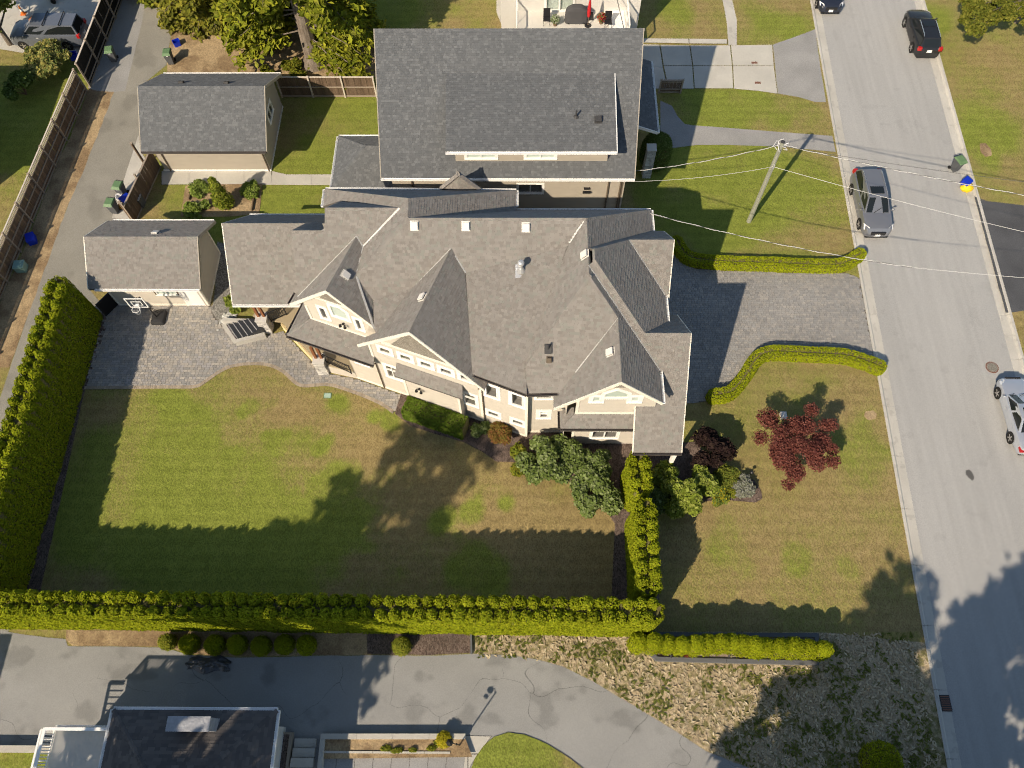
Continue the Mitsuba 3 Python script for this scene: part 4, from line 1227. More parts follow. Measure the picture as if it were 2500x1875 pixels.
r.ridge(G['rw'], G['re'], (0, -.52, 1), (0, 1.3, 1), step=.26)
# hipped annex on the west, porch roof on the east
ax = [np.array(q) for q in ((-11.75, 36.0, 3.0), (-11.75, 31.8, 3.0), (-7.2, 31.8, 3.0), (-7.2, 36.0, 3.0))]
ap, aq = np.array((-9.6, 33.9, 4.4)), np.array((-7.2, 33.9, 4.4))
r.plane([ax[0], ax[1], ap]); r.plane([ax[1], ax[2], aq, ap]); r.plane([ax[3], ax[0], ap, aq])
r.ridge(ax[1], ap, (-.65, 0, 1), (0, -.65, 1)); r.ridge(ax[0], ap, (-.65, 0, 1), (0, .65, 1)); r.ridge(ap, aq, (0, -.65, 1), (0, .65, 1))
r.plane([(6.0, 42.4, 4.3), (6.0, 36.15, 4.3), (8.7, 36.15, 3.2), (8.7, 42.4, 3.2)])
r.done('broad grey shingle roof')
SW = G['sw'] + (.45, .5, 0)
Sg = Face((-7.5, 30.15), (6.0, 30.15))
zt = 6.55
wins = [window(gh, Sg, 7.3, 8.75, 4.55, 5.35, .09, lights=2)]
mS = MB()
lap_siding(mS, Sg, sbox(0, 0, Sg.L, zt).difference(unary_union(wins)))
Eg = Face((6.0, 30.15), (6.0, 39.6))
zE = 10.3 - .3
lap_siding(mS, Eg, Polygon([(0, 0), (Eg.L, 0), (Eg.L, 6.1), (6.87, zE), (0, 6.4)]))
Wg = Face((-7.5, 39.6), (-7.5, 30.15))
lap_siding(mS, Wg, Polygon([(0, 0), (Wg.L, 0), (Wg.L, 6.4), (Wg.L - 6.87, zE), (0, 6.1)]))
lap_siding(mS, Face((6.0, 39.6), (-7.5, 39.6)), sbox(0, 0, 13.5, 6.0))
add('siding', mS, 'taupe_siding_material', gh)
Dg = Face((G['wl'][0], G['wl'][1]), (G['wr'][0], G['wl'][1]))
dw = [window(gh, Dg, .62, 2.28, G['wl'][2] + .22, 8.02, .12, lights=2, blind=True), window(gh, Dg, 3.95, 5.6, G['wl'][2] + .22, 8.02, .12, lights=2, blind=True), window(gh, Dg, 7.35, 8.15, G['wl'][2] + .62, 8.02, .1, lights=2)]
m = MB()
lap_siding(m, Dg, sbox(0, G['wl'][2] - .3, Dg.L, 8.1).difference(unary_union(dw)))
for xx in (G['wl'][0], G['wr'][0]):
    f = Face((xx, G['wl'][1]), (xx, G['dl'][1]))
    lap_siding(m, f, Polygon([(0, 6.6), (f.L, 8.4), (f.L, 8.5), (0, 8.1)]))
add('siding', m, 'taupe_siding_material', gh)
annex = MB()
lap_siding(annex, Face((-11.3, 32.25), (-7.5, 32.25)), sbox(0, 0, 3.8, 3.0))
lap_siding(annex, Face((-11.3, 35.6), (-11.3, 32.25)), sbox(0, 0, 3.35, 3.0))
add('siding', annex, 'taupe_siding_material', gh)


def fascia(parent, a, b, m='white_gutter_material'):
    q = MB()
    q.beam(np.array(a, float) - (0, 0, .05), np.array(b, float) - (0, 0, .05), .05, .2)
    return add('fascia', q, m, parent)


for a, b, o in ((G['sw'], G['se'], (0, -1)), (de, df, (0, -1)), (ax[1], ax[2], (0, -1)), (ax[0], ax[1], (-1, 0)), (ax[3], ax[0], (0, 1)), (nr0, nr1, (0, 1))):
    gutter(gh, a, b, out=o, w=.13, hang=5)
gutter(gh, (8.7, 36.15, 3.2), (8.7, 42.4, 3.2), out=(1, 0))
fascia(gh, (6.2, 36.1, 4.2), (8.7, 36.1, 3.2))
for a, b in ((G['re'], G['se']), (G['re'], nr1), (G['rw'], G['sw']), (G['rw'], nr0)):
    barge(gh, a, b, 'taupe_siding_material', .22)
barge(gh, df, dr_, 'white_gutter_material', .16)
for x in (-6.35, 5.05, 5.75):
    downpipe(gh, [(x, G['sw'][1] + .1, 6.4), (x, 30.08, 6.0), (x, 30.08, .1)], 'brown_trim_material', .055)
m = MB(); fbox(m, Sg, 5.75 + 7.5 - .02, 5.9 + 7.5, 0, .04, 0, 6.3)
add('trim_board', m, 'brown_trim_material', gh)
m = MB(); fbox(m, Sg, 11.15, 11.5, 0, .12, 4.95, 5.05); fbox(m, Sg, 11.1, 11.55, .08, .2, 4.7, 4.8)
add('wall_light', m, 'black_metal_material', gh)
for x in (11.9, 12.5):
    m = MB(); fbox(m, Sg, x, x + .35, 0, .14, 1.9, 2.4)
    add('meter_box', m, 'vent_material', gh)
stone_pier(gh, 8.35, 35.4, .55, 2.6, 77)
for u_, lab, mm in (((3.02, 32.12, 7.75), 'black plumbing vent pipe on the broad grey roof', 0), ((4.24, 31.92, 7.64), 'dark square vent near the east end of the broad grey roof', 1)):
    q = np.array(u_) + (0, 0, .12)
    q[2] = dl[2] - (dl[1] - q[1]) * p_d
    if mm:
        box_vent('roof_vent', q, np.array((0, -p_d, 1)), 0, lab, 'dark_vent_material', (.34, .34, .2))
    else:
        k = thing('vent_pipe', lab, 'vent pipe')
        b = MB(); b.tube([q, q + (0, 0, .45)], .05, 8); add('pipe', b, 'dark_vent_material', k)
        b = MB(); b.lathe(q, [(.16, 0), (.06, .1)], 8); add('flange', b, 'dark_vent_material', k)

# ------------------------------------------------------------------ the dark roofed house at the bottom edge, with its deck
dh = thing('house', 'low house with dark brown hipped roof and a wide grey chimney at the bottom edge', 'house')
r = Roof(dh, UMBER, 'roof_deck_material', 41, expo=.15, wmin=.2, wmax=.4, thick=.014)
ze = 3.76
nw, ne = np.array((-18.05, 1.88, ze)), np.array((-10.75, 1.90, ze))
sw, se = np.array((-18.05, -9.0, ze)), np.array((-10.75, -9.0, ze))
rn, rs = np.array((-14.4, -1.75, ze + 1.6)), np.array((-14.4, -5.4, ze + 1.6))
r.plane([nw, rn, ne]); r.plane([nw, sw, rs, rn]); r.plane([ne, rn, rs, se]); r.plane([sw, se, rs])
for a, b, n1, n2 in ((nw, rn, (-.44, 0, 1), (0, .44, 1)), (ne, rn, (.44, 0, 1), (0, .44, 1)), (rn, rs, (-.44, 0, 1), (.44, 0, 1))):
    r.ridge(a, b, n1, n2, half=.1)
r.done('dark brown shingle roof')
mat('pale_render_material', mikit.proc(lambda p, n, uv: mi.Color3f(0.55, 0.54, 0.52) * (0.9 + .2 * fbm(p.x * 2, p.y * 2, p.z * 2))), .85)
b = MB().prism([(-17.5, -8.5), (-11.3, -8.5), (-11.3, 1.35), (-17.5, 1.35)], 0, ze)
add('wall', b, 'pale_render_material', dh)
gutter(dh, nw, ne, out=(0, 1), hang=.75); gutter(dh, sw, nw, out=(-1, 0), hang=.9); gutter(dh, se, ne, out=(1, 0), hang=.9)
cz = 5.15
b = MB(); b.box((-14.05, 1.28, cz - .85), (1.75, .52, 1.7))
k = add('chimney', b, bumpmat('chimney_material', mikit.proc(lambda p, n, uv: mi.Color3f(0.30, 0.31, 0.335) * (.75 + .5 * fbm(p.x * 7, p.y * 7, p.z * 7))), lambda p, n, uv: noise(p.x * 18, p.y * 18, p.z * 18), .02, rough=.8), dh, label='wide grey chimney block')
b = MB(); b.box((-14.05, 1.28, cz + .03), (1.83, .6, .06)); add('chimney_cap', b, 'chimney_material', k)
# annex roof / upper deck edge on the west with railing
mat('deck_membrane_material', mikit.proc(lambda p, n, uv: mi.Color3f(0.62, 0.60, 0.55) * (.85 + .2 * fbm(p.x * .8, p.y * .8, 1.0)) * (.97 + .06 * noise(p.x * 30, p.y * 30))), .75)
b = MB().prism([(-21.15, -9), (-17.6, -9), (-17.6, 1.22), (-21.15, 1.22)], 2.28, 2.4)
dk = add('deck', b, 'deck_membrane_material', dh, label='pale flat roof deck')
for a, c_ in (((-21.15, 1.1), (-17.8, 1.1)), ((-21.15, -9), (-21.15, 1.1))):
    q = MB()
    a3, c3 = np.array([*a, 2.4]), np.array([*c_, 2.4])
    q.beam(a3 + (0, 0, .95), c3 + (0, 0, .95), .14, .05)
    q.beam(a3 + (0, 0, .1), c3 + (0, 0, .1), .05, .06)
    L = np.linalg.norm(c3 - a3)
    for i in range(4):
        p_ = a3 + (c3 - a3) * i / 3
        q.beam(p_, p_ + (0, 0, .98), .1, .1)
    k = add('railing', q, 'white_trim_material', dh)
    q = MB()
    for i in range(1, int(L / .13)):
        p_ = a3 + (c3 - a3) * (i * .13 / L)
        q.beam(p_ + (0, 0, .1), p_ + (0, 0, .95), .045, .03)
    add('baluster', q, 'white_trim_material', k, kind='stuff')
b = MB().prism([(-20.9, -9), (-17.5, -9), (-17.5, .95), (-20.9, .95)], 0, 2.28)
add('wall', b, 'pale_render_material', dh)
b = MB(); b.beam((-21.2, 1.26, 2.3), (-17.6, 1.26, 2.3), .05, .2); add('fascia', b, 'white_trim_material', dh)
b = MB()
for i in range(20):
    b.beam((-21.9, 1.0 - i * .3, 2.2), (-21.2, 1.0 - i * .3, 2.2), .03, .05)
b.beam((-21.92, 1.1, 2.2), (-21.92, -5, 2.2), .09, .1)
b.beam((-21.92, 1.1, 2.2), (-21.2, 1.1, 2.2), .06, .1)
add('side_rail', b, 'white_trim_material', dh)

# ------------------------------------------------------------------ the house at the top edge with its covered deck
th = thing('house', 'pale stucco house at the top edge with patio doors on a raised deck', 'house')
mat('stucco_material', mikit.proc(lambda p, n, uv: mi.Color3f(0.60, 0.585, 0.55) * (.93 + .1 * fbm(p.x * 2, p.y * 2, p.z * 2)) * (.96 + .08 * noise(p.x * 30, p.y * 30, p.z * 30))), .85)
DZ = 2.5
x0, x1, yd0, yd1 = -0.3, 7.4, 45.6, 48.2
b = MB().prism([(x0, yd0), (x1, yd0), (x1, yd1 + .1), (x0, yd1 + .1)], DZ - .2, DZ)
add('deck', b, 'deck_membrane_material', th)
TF = Face((x0 - 1.2, yd1), (x1 + 1.0, yd1))
sl = sbox(3.2, DZ + .06, 5.15, DZ + 2.15)
m = MB(); fprism(m, TF, sbox(0, 0, TF.L, 6.5).difference(sl), -.2, 0)
add('wall', m, 'stucco_material', th)
b = MB().prism([(x0 - 1.2, yd1), (x1 + 1, yd1), (x1 + 1, yd1 + 9), (x0 - 1.2, yd1 + 9)], 0, 6.3)
b2 = MB(); b2.prism([(x0 - 1.2, yd1 + .6), (x1 + 1, yd1 + .6), (x1 + 1, yd1 + 9), (x0 - 1.2, yd1 + 9)], 0, 6.3)
add('wall_core', b2, 'stucco_material', th)
f = MB()
fprism(f, TF, sl.buffer(.09, join_style=2).difference(sl.buffer(-.05, join_style=2)).union(sbox(4.1, DZ + .06, 4.22, DZ + 2.15)), -.06, .05)
k = add('patio_door', f, 'white_trim_material', th)
g_ = MB(); v_ = TF.place([(3.25, .0, DZ + .1), (5.1, 0, DZ + .1), (5.1, 0, DZ + 2.1), (3.25, 0, DZ + 2.1)]); g_.put(v_, [(0, 1, 2), (0, 2, 3)])
add('pane', g_, 'pane_material', k)
g_ = MB()
for i in range(24):
    fbox(g_, TF, 3.25 + i * .077, 3.25 + i * .077 + .06, -.2 + .02 * (i % 2), -.17 + .02 * (i % 2), DZ + .08, DZ + 2.1)
add('curtain', g_, 'blind_material', k, label='pale vertical blinds')
for xx, hh in ((x0 - .05, 1.0), (x1 + .02, 1.0)):
    b = MB()
    b.beam((xx, yd0, DZ + hh), (xx, yd1, DZ + hh), .1, .06); b.beam((xx, yd0, DZ + .05), (xx, yd1, DZ + .05), .06, .06); b.beam((xx, yd0, DZ - .15), (xx, yd0, DZ + hh), .09, .09); b.beam((xx, (yd0 + yd1) / 2, DZ), (xx, (yd0 + yd1) / 2, DZ + hh), .05, .05)
    k = add('railing', b, 'white_trim_material', th)
    g_ = MB(); g_.put([(xx, yd0 + .05, DZ + .1), (xx, yd1, DZ + .1), (xx, yd1, DZ + hh - .04), (xx, yd0 + .05, DZ + hh - .04)], [(0, 1, 2), (0, 2, 3)])
    add('pane', g_, 'pane_material', k)
b = MB().prism([(6.15, yd0 + .1), (x1 - .1, yd0 + .1), (x1 - .1, yd1), (6.15, yd1)], DZ + .01, DZ + .03)
add('deck_mat', b, 'white_trim_material', th)
b = MB(); b.tube([(6.3, yd1, DZ + 2.2), (x1 - .2, yd0 + .1, DZ + .2)], .025, 6)
add('brace', b, 'black_metal_material', th)
b = MB().prism([(3.6, yd1 - .95), (5.1, yd1 - .95), (5.1, yd1 - .12), (3.6, yd1 - .12)], DZ + .004, DZ + .02)
k = thing('door_mat', 'dark rectangular door mat in front of the patio doors', 'mat')
add('mat', b, 'black_metal_material', k)
b = MB()
for x in (x0 + .1, 3.0, x1 - .1):
    b.box((x, yd0 + .1, DZ / 2 - .1), (.14, .14, DZ - .2))
add('deck_post', b, 'white_trim_material', th, kind='stuff')

# ------------------------------------------------------------------ paving: every paver its own block
def pavers(name, poly, pick, seed, L=0.225, Wd=0.155, z=0.03, base_z=0.014, ang=0.0, border=None):
    P = Polygon([tuple(q[:2]) for q in poly]).buffer(0)
    shapely.prepare(P)
    r = rng(seed)
    x0, y0, x1, y1 = P.bounds
    cx, cy = (x0 + x1) / 2, (y0 + y1) / 2
    D = math.hypot(x1 - x0, y1 - y0) / 2 + .5
    V, Fs, Cs = [], [], []
    ca, sn = math.cos(ang), math.sin(ang)

    def block(q, col, hz):
        n = len(q)
        c = q.mean(0)
        top = c + (q - c) * 0.955
        o = len(V)
        V.extend([(x, y, hz) for x, y in top])
        Cs.extend([col] * n)
        Fs.extend([(o, o + j, o + j + 1) for j in range(1, n - 1)])
        o = len(V)
        V.extend([(x, y, hz) for x, y in top] + [(x, y, base_z) for x, y in q])
        Cs.extend([col * .9] * (2 * n))
        for j in range(n):
            j2 = (j + 1) % n
            Fs.extend([(o + j, o + n + j, o + n + j2), (o + j, o + n + j2, o + j2)])
    y, row = -D, 0
    while y < D:
        x = -D - r.random() * L
        while x < D:
            w = L * r.choice([.72, 1.0, 1.0, 1.25])
            q = np.array([(x + .004, y + .004), (x + w - .004, y + .004), (x + w - .004, y + Wd - .004), (x + .004, y + Wd - .004)])
            q = q @ np.array([[ca, sn], [-sn, ca]]) + (cx, cy)
            m = q.mean(0)
            if P.contains(Point(*m)):
                if not P.contains(Polygon(q)):
                    g = P.intersection(Polygon(q))
                    q = np.array(g.exterior.coords)[:-1] if g.geom_type == 'Polygon' and g.area > .003 else None
                if q is not None:
                    t = fbm_np(m[0] * .35, m[1] * .35)
                    block(q, pick(1)[0] * (0.86 + .28 * t), z + r.uniform(-.004, .004))
            x += w
        y += Wd
        row += 1
    k = struct(key(name))
    scene[k] = mikit.ply(MB().flat(P, base_z).get()[:2], 'joint_sand_material')
    kk = key('paver', k)
    scene[kk] = mikit.ply((np.array(V), np.array(Fs)), 'paver_material', color=np.array(Cs))
    labels[kk] = {'label': 'field of small grey and buff concrete pavers', 'kind': 'stuff'}
    if border is not None:
        V, Fs, Cs = [], [], []
        ln = LineString(border)
        s = 0
        while s < ln.length - .05:
            a, b = np.array(ln.interpolate(s).coords[0]), np.array(ln.interpolate(min(s + .13, ln.length)).coords[0])
            d = (b - a) / max(np.linalg.norm(b - a), 1e-6)
            n = np.array([-d[1], d[0]])
            block(np.array([a + d * .006, b - d * .006, b - d * .006 + n * .21, a + d * .006 + n * .21]), np.array((.33, .275, .21)) * r.uniform(.8, 1.15), z + .006)
            s += .13
        kk = key('edging_paver', k)
        scene[kk] = mikit.ply((np.array(V), np.array(Fs)), 'paver_material', color=np.array(Cs))
        labels[kk] = {'label': 'buff pavers set on edge along the lawn', 'kind': 'stuff'}
    return k


def fbm_np(x, y):
    return float(np.asarray(meshkit.fbm(np.array([[x, y, 0.5]]))).reshape(-1)[0])


PAVE = pal([(.30, .285, .262), (.335, .312, .28), (.27, .262, .25), (.36, .335, .30), (.30, .29, .285), (.255, .25, .238)], .1, 12)
PAVE2 = pal([(.26, .255, .248), (.285, .275, .262), (.24, .238, .235), (.31, .295, .275), (.27, .268, .262)], .1, 13)
edge = smoothline(((-25.62, 19.38), (-23.33, 19.41), (-20.92, 19.45), (-19.14, 19.48), (-18.51, 19.83), (-17.9, 20.39), (-17.24, 20.8), (-16.46, 20.97), (-15.56, 21), (-14.74, 20.84), (-14.02, 20.43), (-13.2, 19.71), (-12.56, 19.55), (-11.31, 19.64), (-10.08, 19.27), (-9.08, 18.88), (-8.09, 18.41), (-7.39, 17.9)), 5)
patio = [tuple(q) for q in edge] + [FS.w(O_ - 4.4, .1, 0)[:2], FS.w(O_ - 7.9, .1, 0)[:2], pB + (0, -.05), pA + (-.05, -.05), stB, stA] + [tuple(q) for q in ((-18.05, 23.57), (-18.4, 23.83), (-18.85, 24.44), (-19.23, 25.26), (-25.62, 25.25), (-25.64, 24.57))]
pavers('patio', patio, PAVE, 1, border=edge[::-1] if edge[0][0] > edge[-1][0] else edge)
drv = ((9.61, 29.65), (10.15, 28.39), (11, 27.84), (13.56, 27.72), (18.64, 27.54), (20.43, 27.54), (21.1, 27.3), (20.95, 21.6), (20.05, 21.42), (18.81, 21.64), (16.87, 21.74), (14.72, 21.79), (13.88, 21.27), (13.1, 20.19), (12.07, 19.13), (11.08, 18.78), (9.89, 18.6), (7.76, 18.59), (8.34, 26.55))
drv = [list(q) for q in drv]
drv[6], drv[7] = kw(27.2, -.14), kw(21.7, -.14)
pavers('front_driveway', drv, PAVE2, 2, L=.21, Wd=.14)
sheet('driveway_edge_soil', ((11.07, 18.6), (12.27, 18.86), (13.38, 20.19), (14.02, 21.08), (14.86, 21.41), (16.81, 21.36), (18.75, 21.25), (19.86, 20.93), (20.87, 20.56), (20.99, 21.15), (18.85, 21.83), (14.07, 21.82), (10.88, 19.12)), 0.026, 'mulch_material', 33, 0.03)
sheet('driveway_edge_soil_001', ((9.74, 29.65), (10.5, 27.93), (12.52, 27.65), (16.09, 27.54), (19.14, 27.45), (20.17, 27.54), (21.35, 28.4), (21.37, 29.18), (20.07, 28.4), (16.21, 28.4), (11.09, 28.7)), 0.026, 'mulch_material', 34, 0.03)

# slabs of the concrete drive and walk to the north, cast bay by bay
mat('slab_material', mikit.proc(lambda p, n, uv: mi.Color3f(0.47, 0.455, 0.41) * (0.86 + 0.24 * fbm(p.x * .9, p.y * .9, 4.0, octaves=4)) * (.95 + .1 * noise(p.x * 26, p.y * 26))), .9, .2)


def slab_row(name, quads, m, label, z=0.03):
    k = struct(key(name), label)
    base = unary_union([Polygon([tuple(p[:2]) for p in q]).buffer(.01) for q in quads])
    scene[k] = mikit.ply(MB().flat(base, z - .022).get()[:2], 'joint_sand_material')
    for q in quads:
        P = Polygon([tuple(p[:2]) for p in q]).buffer(-.012, join_style=2)
        add('slab', MB().prism(P, z - .025, z), m, k)


slab_row('concrete_drive', (((6.26, 47.91), (10.18, 47.68), (10.25, 45.38), (6.15, 45.59)), ((6.15, 45.59), (10.25, 45.38), (10.43, 43.27), (6.05, 43.28)), ((10.24, 47.68), (12.38, 47.63), (12.4, 45.58), (10.32, 45.58)), ((10.32, 45.54), (12.4, 45.53), (12.3, 43.27), (10.49, 43.27)), ((12.44, 47.63), (15.37, 47.62), (15.28, 45.57), (12.46, 45.58)), ((12.46, 45.53), (15.28, 45.53), (15.11, 43.3), (12.36, 43.31)), ((15.43, 47.62), (18.47, 47.65), (18.3, 45.52), (15.34, 45.57)), ((15.34, 45.53), (18.29, 45.48), (18.18, 42.78), (16.82, 43.06), (15.16, 43.26))),
         'slab_material', 'pale concrete drive cast in bays north of the taupe house', .034)
slab_row('concrete_kerb', (((9.01, 48.24), (12.34, 48.18), (12.33, 47.71), (8.98, 47.81)), ((12.4, 48.18), (15.18, 48.13), (15.13, 47.66), (12.36, 47.71))), 'slab_material', 'low pale concrete edge along the drive', .14)
q = (((-24.38, 35.76), (-22.51, 35.76), (-22.29, 34.64), (-24.14, 34.6)), ((-22.51, 35.76), (-20.64, 35.76), (-20.44, 34.64), (-22.29, 34.6)), ((-20.64, 35.76), (-18.77, 35.76), (-18.59, 34.63), (-20.44, 34.6)), ((-18.77, 35.76), (-16.91, 35.76), (-16.75, 34.63), (-18.59, 34.6)), ((-16.88, 35.76), (-15.84, 35.47), (-14.18, 35.47), (-14.07, 34.56), (-16.71, 34.6)), ((-14.15, 35.47), (-12.46, 35.47), (-12.36, 34.56), (-14.04, 34.56)))
slab_row('garden_walk', q, 'slab_material', 'straight concrete garden walk beside the grey roofed garage', .03)
q = (((-9.57, 0.24), (-8.7, 0.25), (-8.71, -0.92), (-9.57, -0.92)), ((-8.7, 0.25), (-7.82, 0.26), (-7.85, -0.91), (-8.71, -0.92)), ((-7.82, 0.26), (-6.95, 0.26), (-6.99, -0.9), (-7.85, -0.91)), ((-6.95, 0.26), (-6.08, 0.27), (-6.13, -0.9), (-6.99, -0.9)), ((-6.08, 0.27), (-5.21, 0.27), (-5.27, -0.89), (-6.13, -0.9)), ((-5.21, 0.27), (-4.33, 0.28), (-4.41, -0.89), (-5.27, -0.89)), ((-4.33, 0.28), (-3.46, 0.29), (-3.55, -0.88), (-4.41, -0.89)), ((-3.46, 0.29), (-2.59, 0.29), (-2.69, -0.87), (-3.55, -0.88)))
slab_row('stone_walk', q, 'apron_material', 'row of large grey slabs at the bottom edge', .05)
q = (((-3.36, 0.75), (-3.14, 1.04), (-1.36, 1.03), (-1.97, 0.26), (-3.3, 0.25)), ((-2.95, 0.22), (-2.48, 0.22), (-2.45, -0.78), (-3.03, -0.79)), ((-2.46, 0.24), (-2.01, 0.24), (-2.35, -0.3), (-2.33, -0.78), (-2.43, -0.78)))
slab_row('lamp_pad', q, 'slab_material', 'pale concrete pad under the lamp post', .04)
for u, v in ((1842, 154), (1850, 203)):
    k = thing('drain_cover', 'rusty rectangular drain cover in the pale concrete drive, ' + ('northern' if v < 180 else 'southern') + ' one of two', 'drain cover')
    q = np.array({154: (16.94, 45.81), 203: (16.92, 43.82)}[v])
    b = MB(); b.box((*q, .036), (.42, .2, .012)); add('frame', b, mat('rust_material', (.17, .085, .06), .8) if 'rust_material' not in scene else 'rust_material', k)
    b = MB()
    for i in range(5):
        b.box((q[0] - .16 + i * .08, q[1], .044), (.05, .17, .01))
    add('bar', b, 'rust_material', k, kind='stuff')

# ------------------------------------------------------------------ foliage
scene['leaf_material'] = {'type': 'principledthin', 'base_color': VC, 'roughness': 0.55, 'diff_trans': 0.55, 'spec_trans': 0.0}
mat('bark_material', mikit.proc(lambda p, n, uv: mix((.10, .075, .055), (.27, .235, .20), fbm(p.x * 9, p.y * 9, p.z * 1.6, octaves=4))), .9, .1)
mat('stem_material', (.16, .115, .075), .9, .1)
mat('hedge_core_material', mikit.proc(lambda p, n, uv: mix((.10, .085, .05), (.16, .15, .06), noise(p.x * 9, p.y * 9, p.z * 9))), .95, .05)

CEDAR = np.array([(.26, .30, .014), (.22, .265, .014), (.30, .33, .02), (.18, .23, .014), (.275, .295, .022)])
LIME = np.array([(.31, .35, .014), (.27, .32, .014), (.35, .38, .022), (.235, .29, .014)])
LEAFY = np.array([(.10, .15, .03), (.13, .18, .045), (.075, .12, .025), (.17, .22, .075), (.115, .16, .04)])
YELLOWY = np.array([(.24, .26, .03), (.19, .22, .03), (.28, .27, .04), (.14, .18, .025)])
CONIFER = np.array([(.165, .19, .026), (.21, .23, .03), (.12, .145, .024), (.25, .255, .036), (.18, .185, .045)])
MAPLE = np.array([(.19, .065, .05), (.225, .085, .068), (.15, .05, .042), (.26, .11, .088), (.125, .042, .038)])
PURPLE = np.array([(.036, .022, .022), (.026, .018, .018), (.05, .034, .028)])


def leaves(pts, nrm, size, cols, seed, aspect=1.4, tilt=0.5, up=0.35, fold=0.18, var=0.18):
    """small folded leaves or sprays at the points, facing roughly along nrm"""
    r = rng(seed)
    n = len(pts)
    N = nrm + tilt * r.normal(size=(n, 3)) + np.array([0, 0, up])
    N /= np.linalg.norm(N, axis=1, keepdims=True)
    A = r.normal(size=(n, 3))
    A -= N * (A * N).sum(1, keepdims=True)
    A /= np.linalg.norm(A, axis=1, keepdims=True)
    B = np.cross(N, A)
    s = size * r.uniform(.65, 1.35, (n, 1))
    a, b = A * s * aspect / 2, B * s / 2
    f = N * s * fold
    V = np.stack([pts - a, pts + b + f, pts + a, pts - b + f], 1).reshape(-1, 3)
    i = np.arange(n)[:, None] * 4
    F = np.concatenate([i + [0, 1, 2], i + [0, 2, 3]], 1).reshape(-1, 3)
    c = cols[r.integers(0, len(cols), n)] * r.uniform(1 - var, 1 + var, (n, 1))
    return V, F, np.repeat(c, 4, 0)


class Leaves:
    def __init__(s):
        s.v, s.f, s.c, s.n = [], [], [], 0

    def put(s, V, F, Cc):
        s.v.append(V); s.f.append(F + s.n); s.c.append(Cc); s.n += len(V)

    def blob(s, c, rad, n, size, cols, seed, shell=.45, flat=1.0, **kw):
        """leaves through an uneven ellipsoid, most of them near its surface"""
        r = rng(seed)
        d = r.normal(size=(n, 3))
        d /= np.linalg.norm(d, axis=1, keepdims=True)
        bump = .55 + .5 * np.asarray(meshkit.noise(d * 2.4 + seed * 1.7)).reshape(-1, 1) + .42 * np.asarray(meshkit.noise(d * 6.0 + seed * 2.9)).reshape(-1, 1)
        q = (1 - shell * r.random((n, 1)) ** 1.6) * bump
        rad = np.broadcast_to(np.asarray(rad, float), (3,))
        P3 = np.asarray(c, float) + d * q * rad
        ground = P3[:, 2] > .015
        s.put(*leaves(P3[ground], d[ground] * flat, size, cols, seed + 1, **kw))

    def add(s, name, parent, label=None, kind='stuff'):
        k = key(name, parent)
        scene[k] = mikit.ply((np.vstack(s.v), np.vstack(s.f)), 'leaf_material', color=np.vstack(s.c))
        labels[k] = {'kind': kind}
        if label:
            labels[k]['label'] = label
        return k


def cedar_hedge(name, label, path, h, w, seed, dens=400, cols=CEDAR, tops=True, pitch=0.62, group=None, size=.076):
    """a tall hedge: sheared faces, and along its top the separate crowns of the trees it is made of, in two rows"""
    t = thing(name, label, 'hedge', group)
    r = rng(seed)
    ln = LineString(path)
    core = Polygon(ln.buffer(w / 2 - .16, cap_style=1)).simplify(.02)
    add('stems', MB().prism(core, 0, h - .42), 'hedge_core_material', t)
    L = Leaves()
    ring = ln.buffer(w / 2, cap_style=1, quad_segs=6).exterior
    n = int(ring.length * h * dens)
    u = r.random(n) * ring.length
    a = np.array([ring.interpolate(x).coords[0] for x in u])
    b = np.array([ring.interpolate((x + .02) % ring.length).coords[0] for x in u])
    d = b - a
    d /= np.linalg.norm(d, axis=1, keepdims=True) + 1e-9
    nn = np.column_stack([d[:, 1], -d[:, 0], np.zeros(n)])
    cen = np.array(ln.centroid.coords[0])
    z = r.random(n) ** .9 * (h - .1)
    rid = .07 * np.cos(2 * math.pi * u / pitch) * np.clip((z / h - .35) / .5, 0, 1) + .05 * (np.asarray(meshkit.noise(np.column_stack([a * 1.3, z * .7]))).reshape(-1) - .5) * 2
    inner = LineString(path)
    off = np.array([np.array(inner.interpolate(inner.project(Point(*q))).coords[0]) for q in a[::1]]) if n < 1 else None
    sgn = np.where([1] * n, 1, 1)
    P3 = np.column_stack([a, z])
    chk = ln.buffer(w / 2 - .02)
    test = Point(*(a[0] + nn[0, :2] * .1))
    if chk.contains(test):
        nn = -nn
    batter = -.12 * (z / h)
    P3[:, :2] += nn[:, :2] * (rid + batter - .02 - .1 * r.random(n) ** 2)[:, None]
    L.put(*leaves(P3, nn, size, cols, seed + 1, aspect=1.7, tilt=.45, up=.25))
    m = max(2, int(ln.length / pitch))
    for row in ((-1, 1) if w > 1.0 else (0,)):
        for i in range(m + 1):
            s_ = min(ln.length, max(0, (i + .25 * row + r.uniform(-.12, .12)) * pitch))
            p = np.array(ln.interpolate(s_).coords[0])
            q = np.array(ln.interpolate(min(ln.length, s_ + .05)).coords[0]) - np.array(ln.interpolate(max(0, s_ - .05)).coords[0])
            q /= np.linalg.norm(q) + 1e-9
            c = p + np.array([-q[1], q[0]]) * row * w * .25
            rr = r.uniform(.26, .36)
            L.blob((*c, h - .34 + r.uniform(-.14, .12)), (rr, rr, r.uniform(.34, .52)), int(600 * (dens / 400)), size * .95, cols * r.uniform(.88, 1.12), seed * 100 + i * 3 + row, shell=.3, aspect=1.5)
    L.add('foliage', t)
    return t


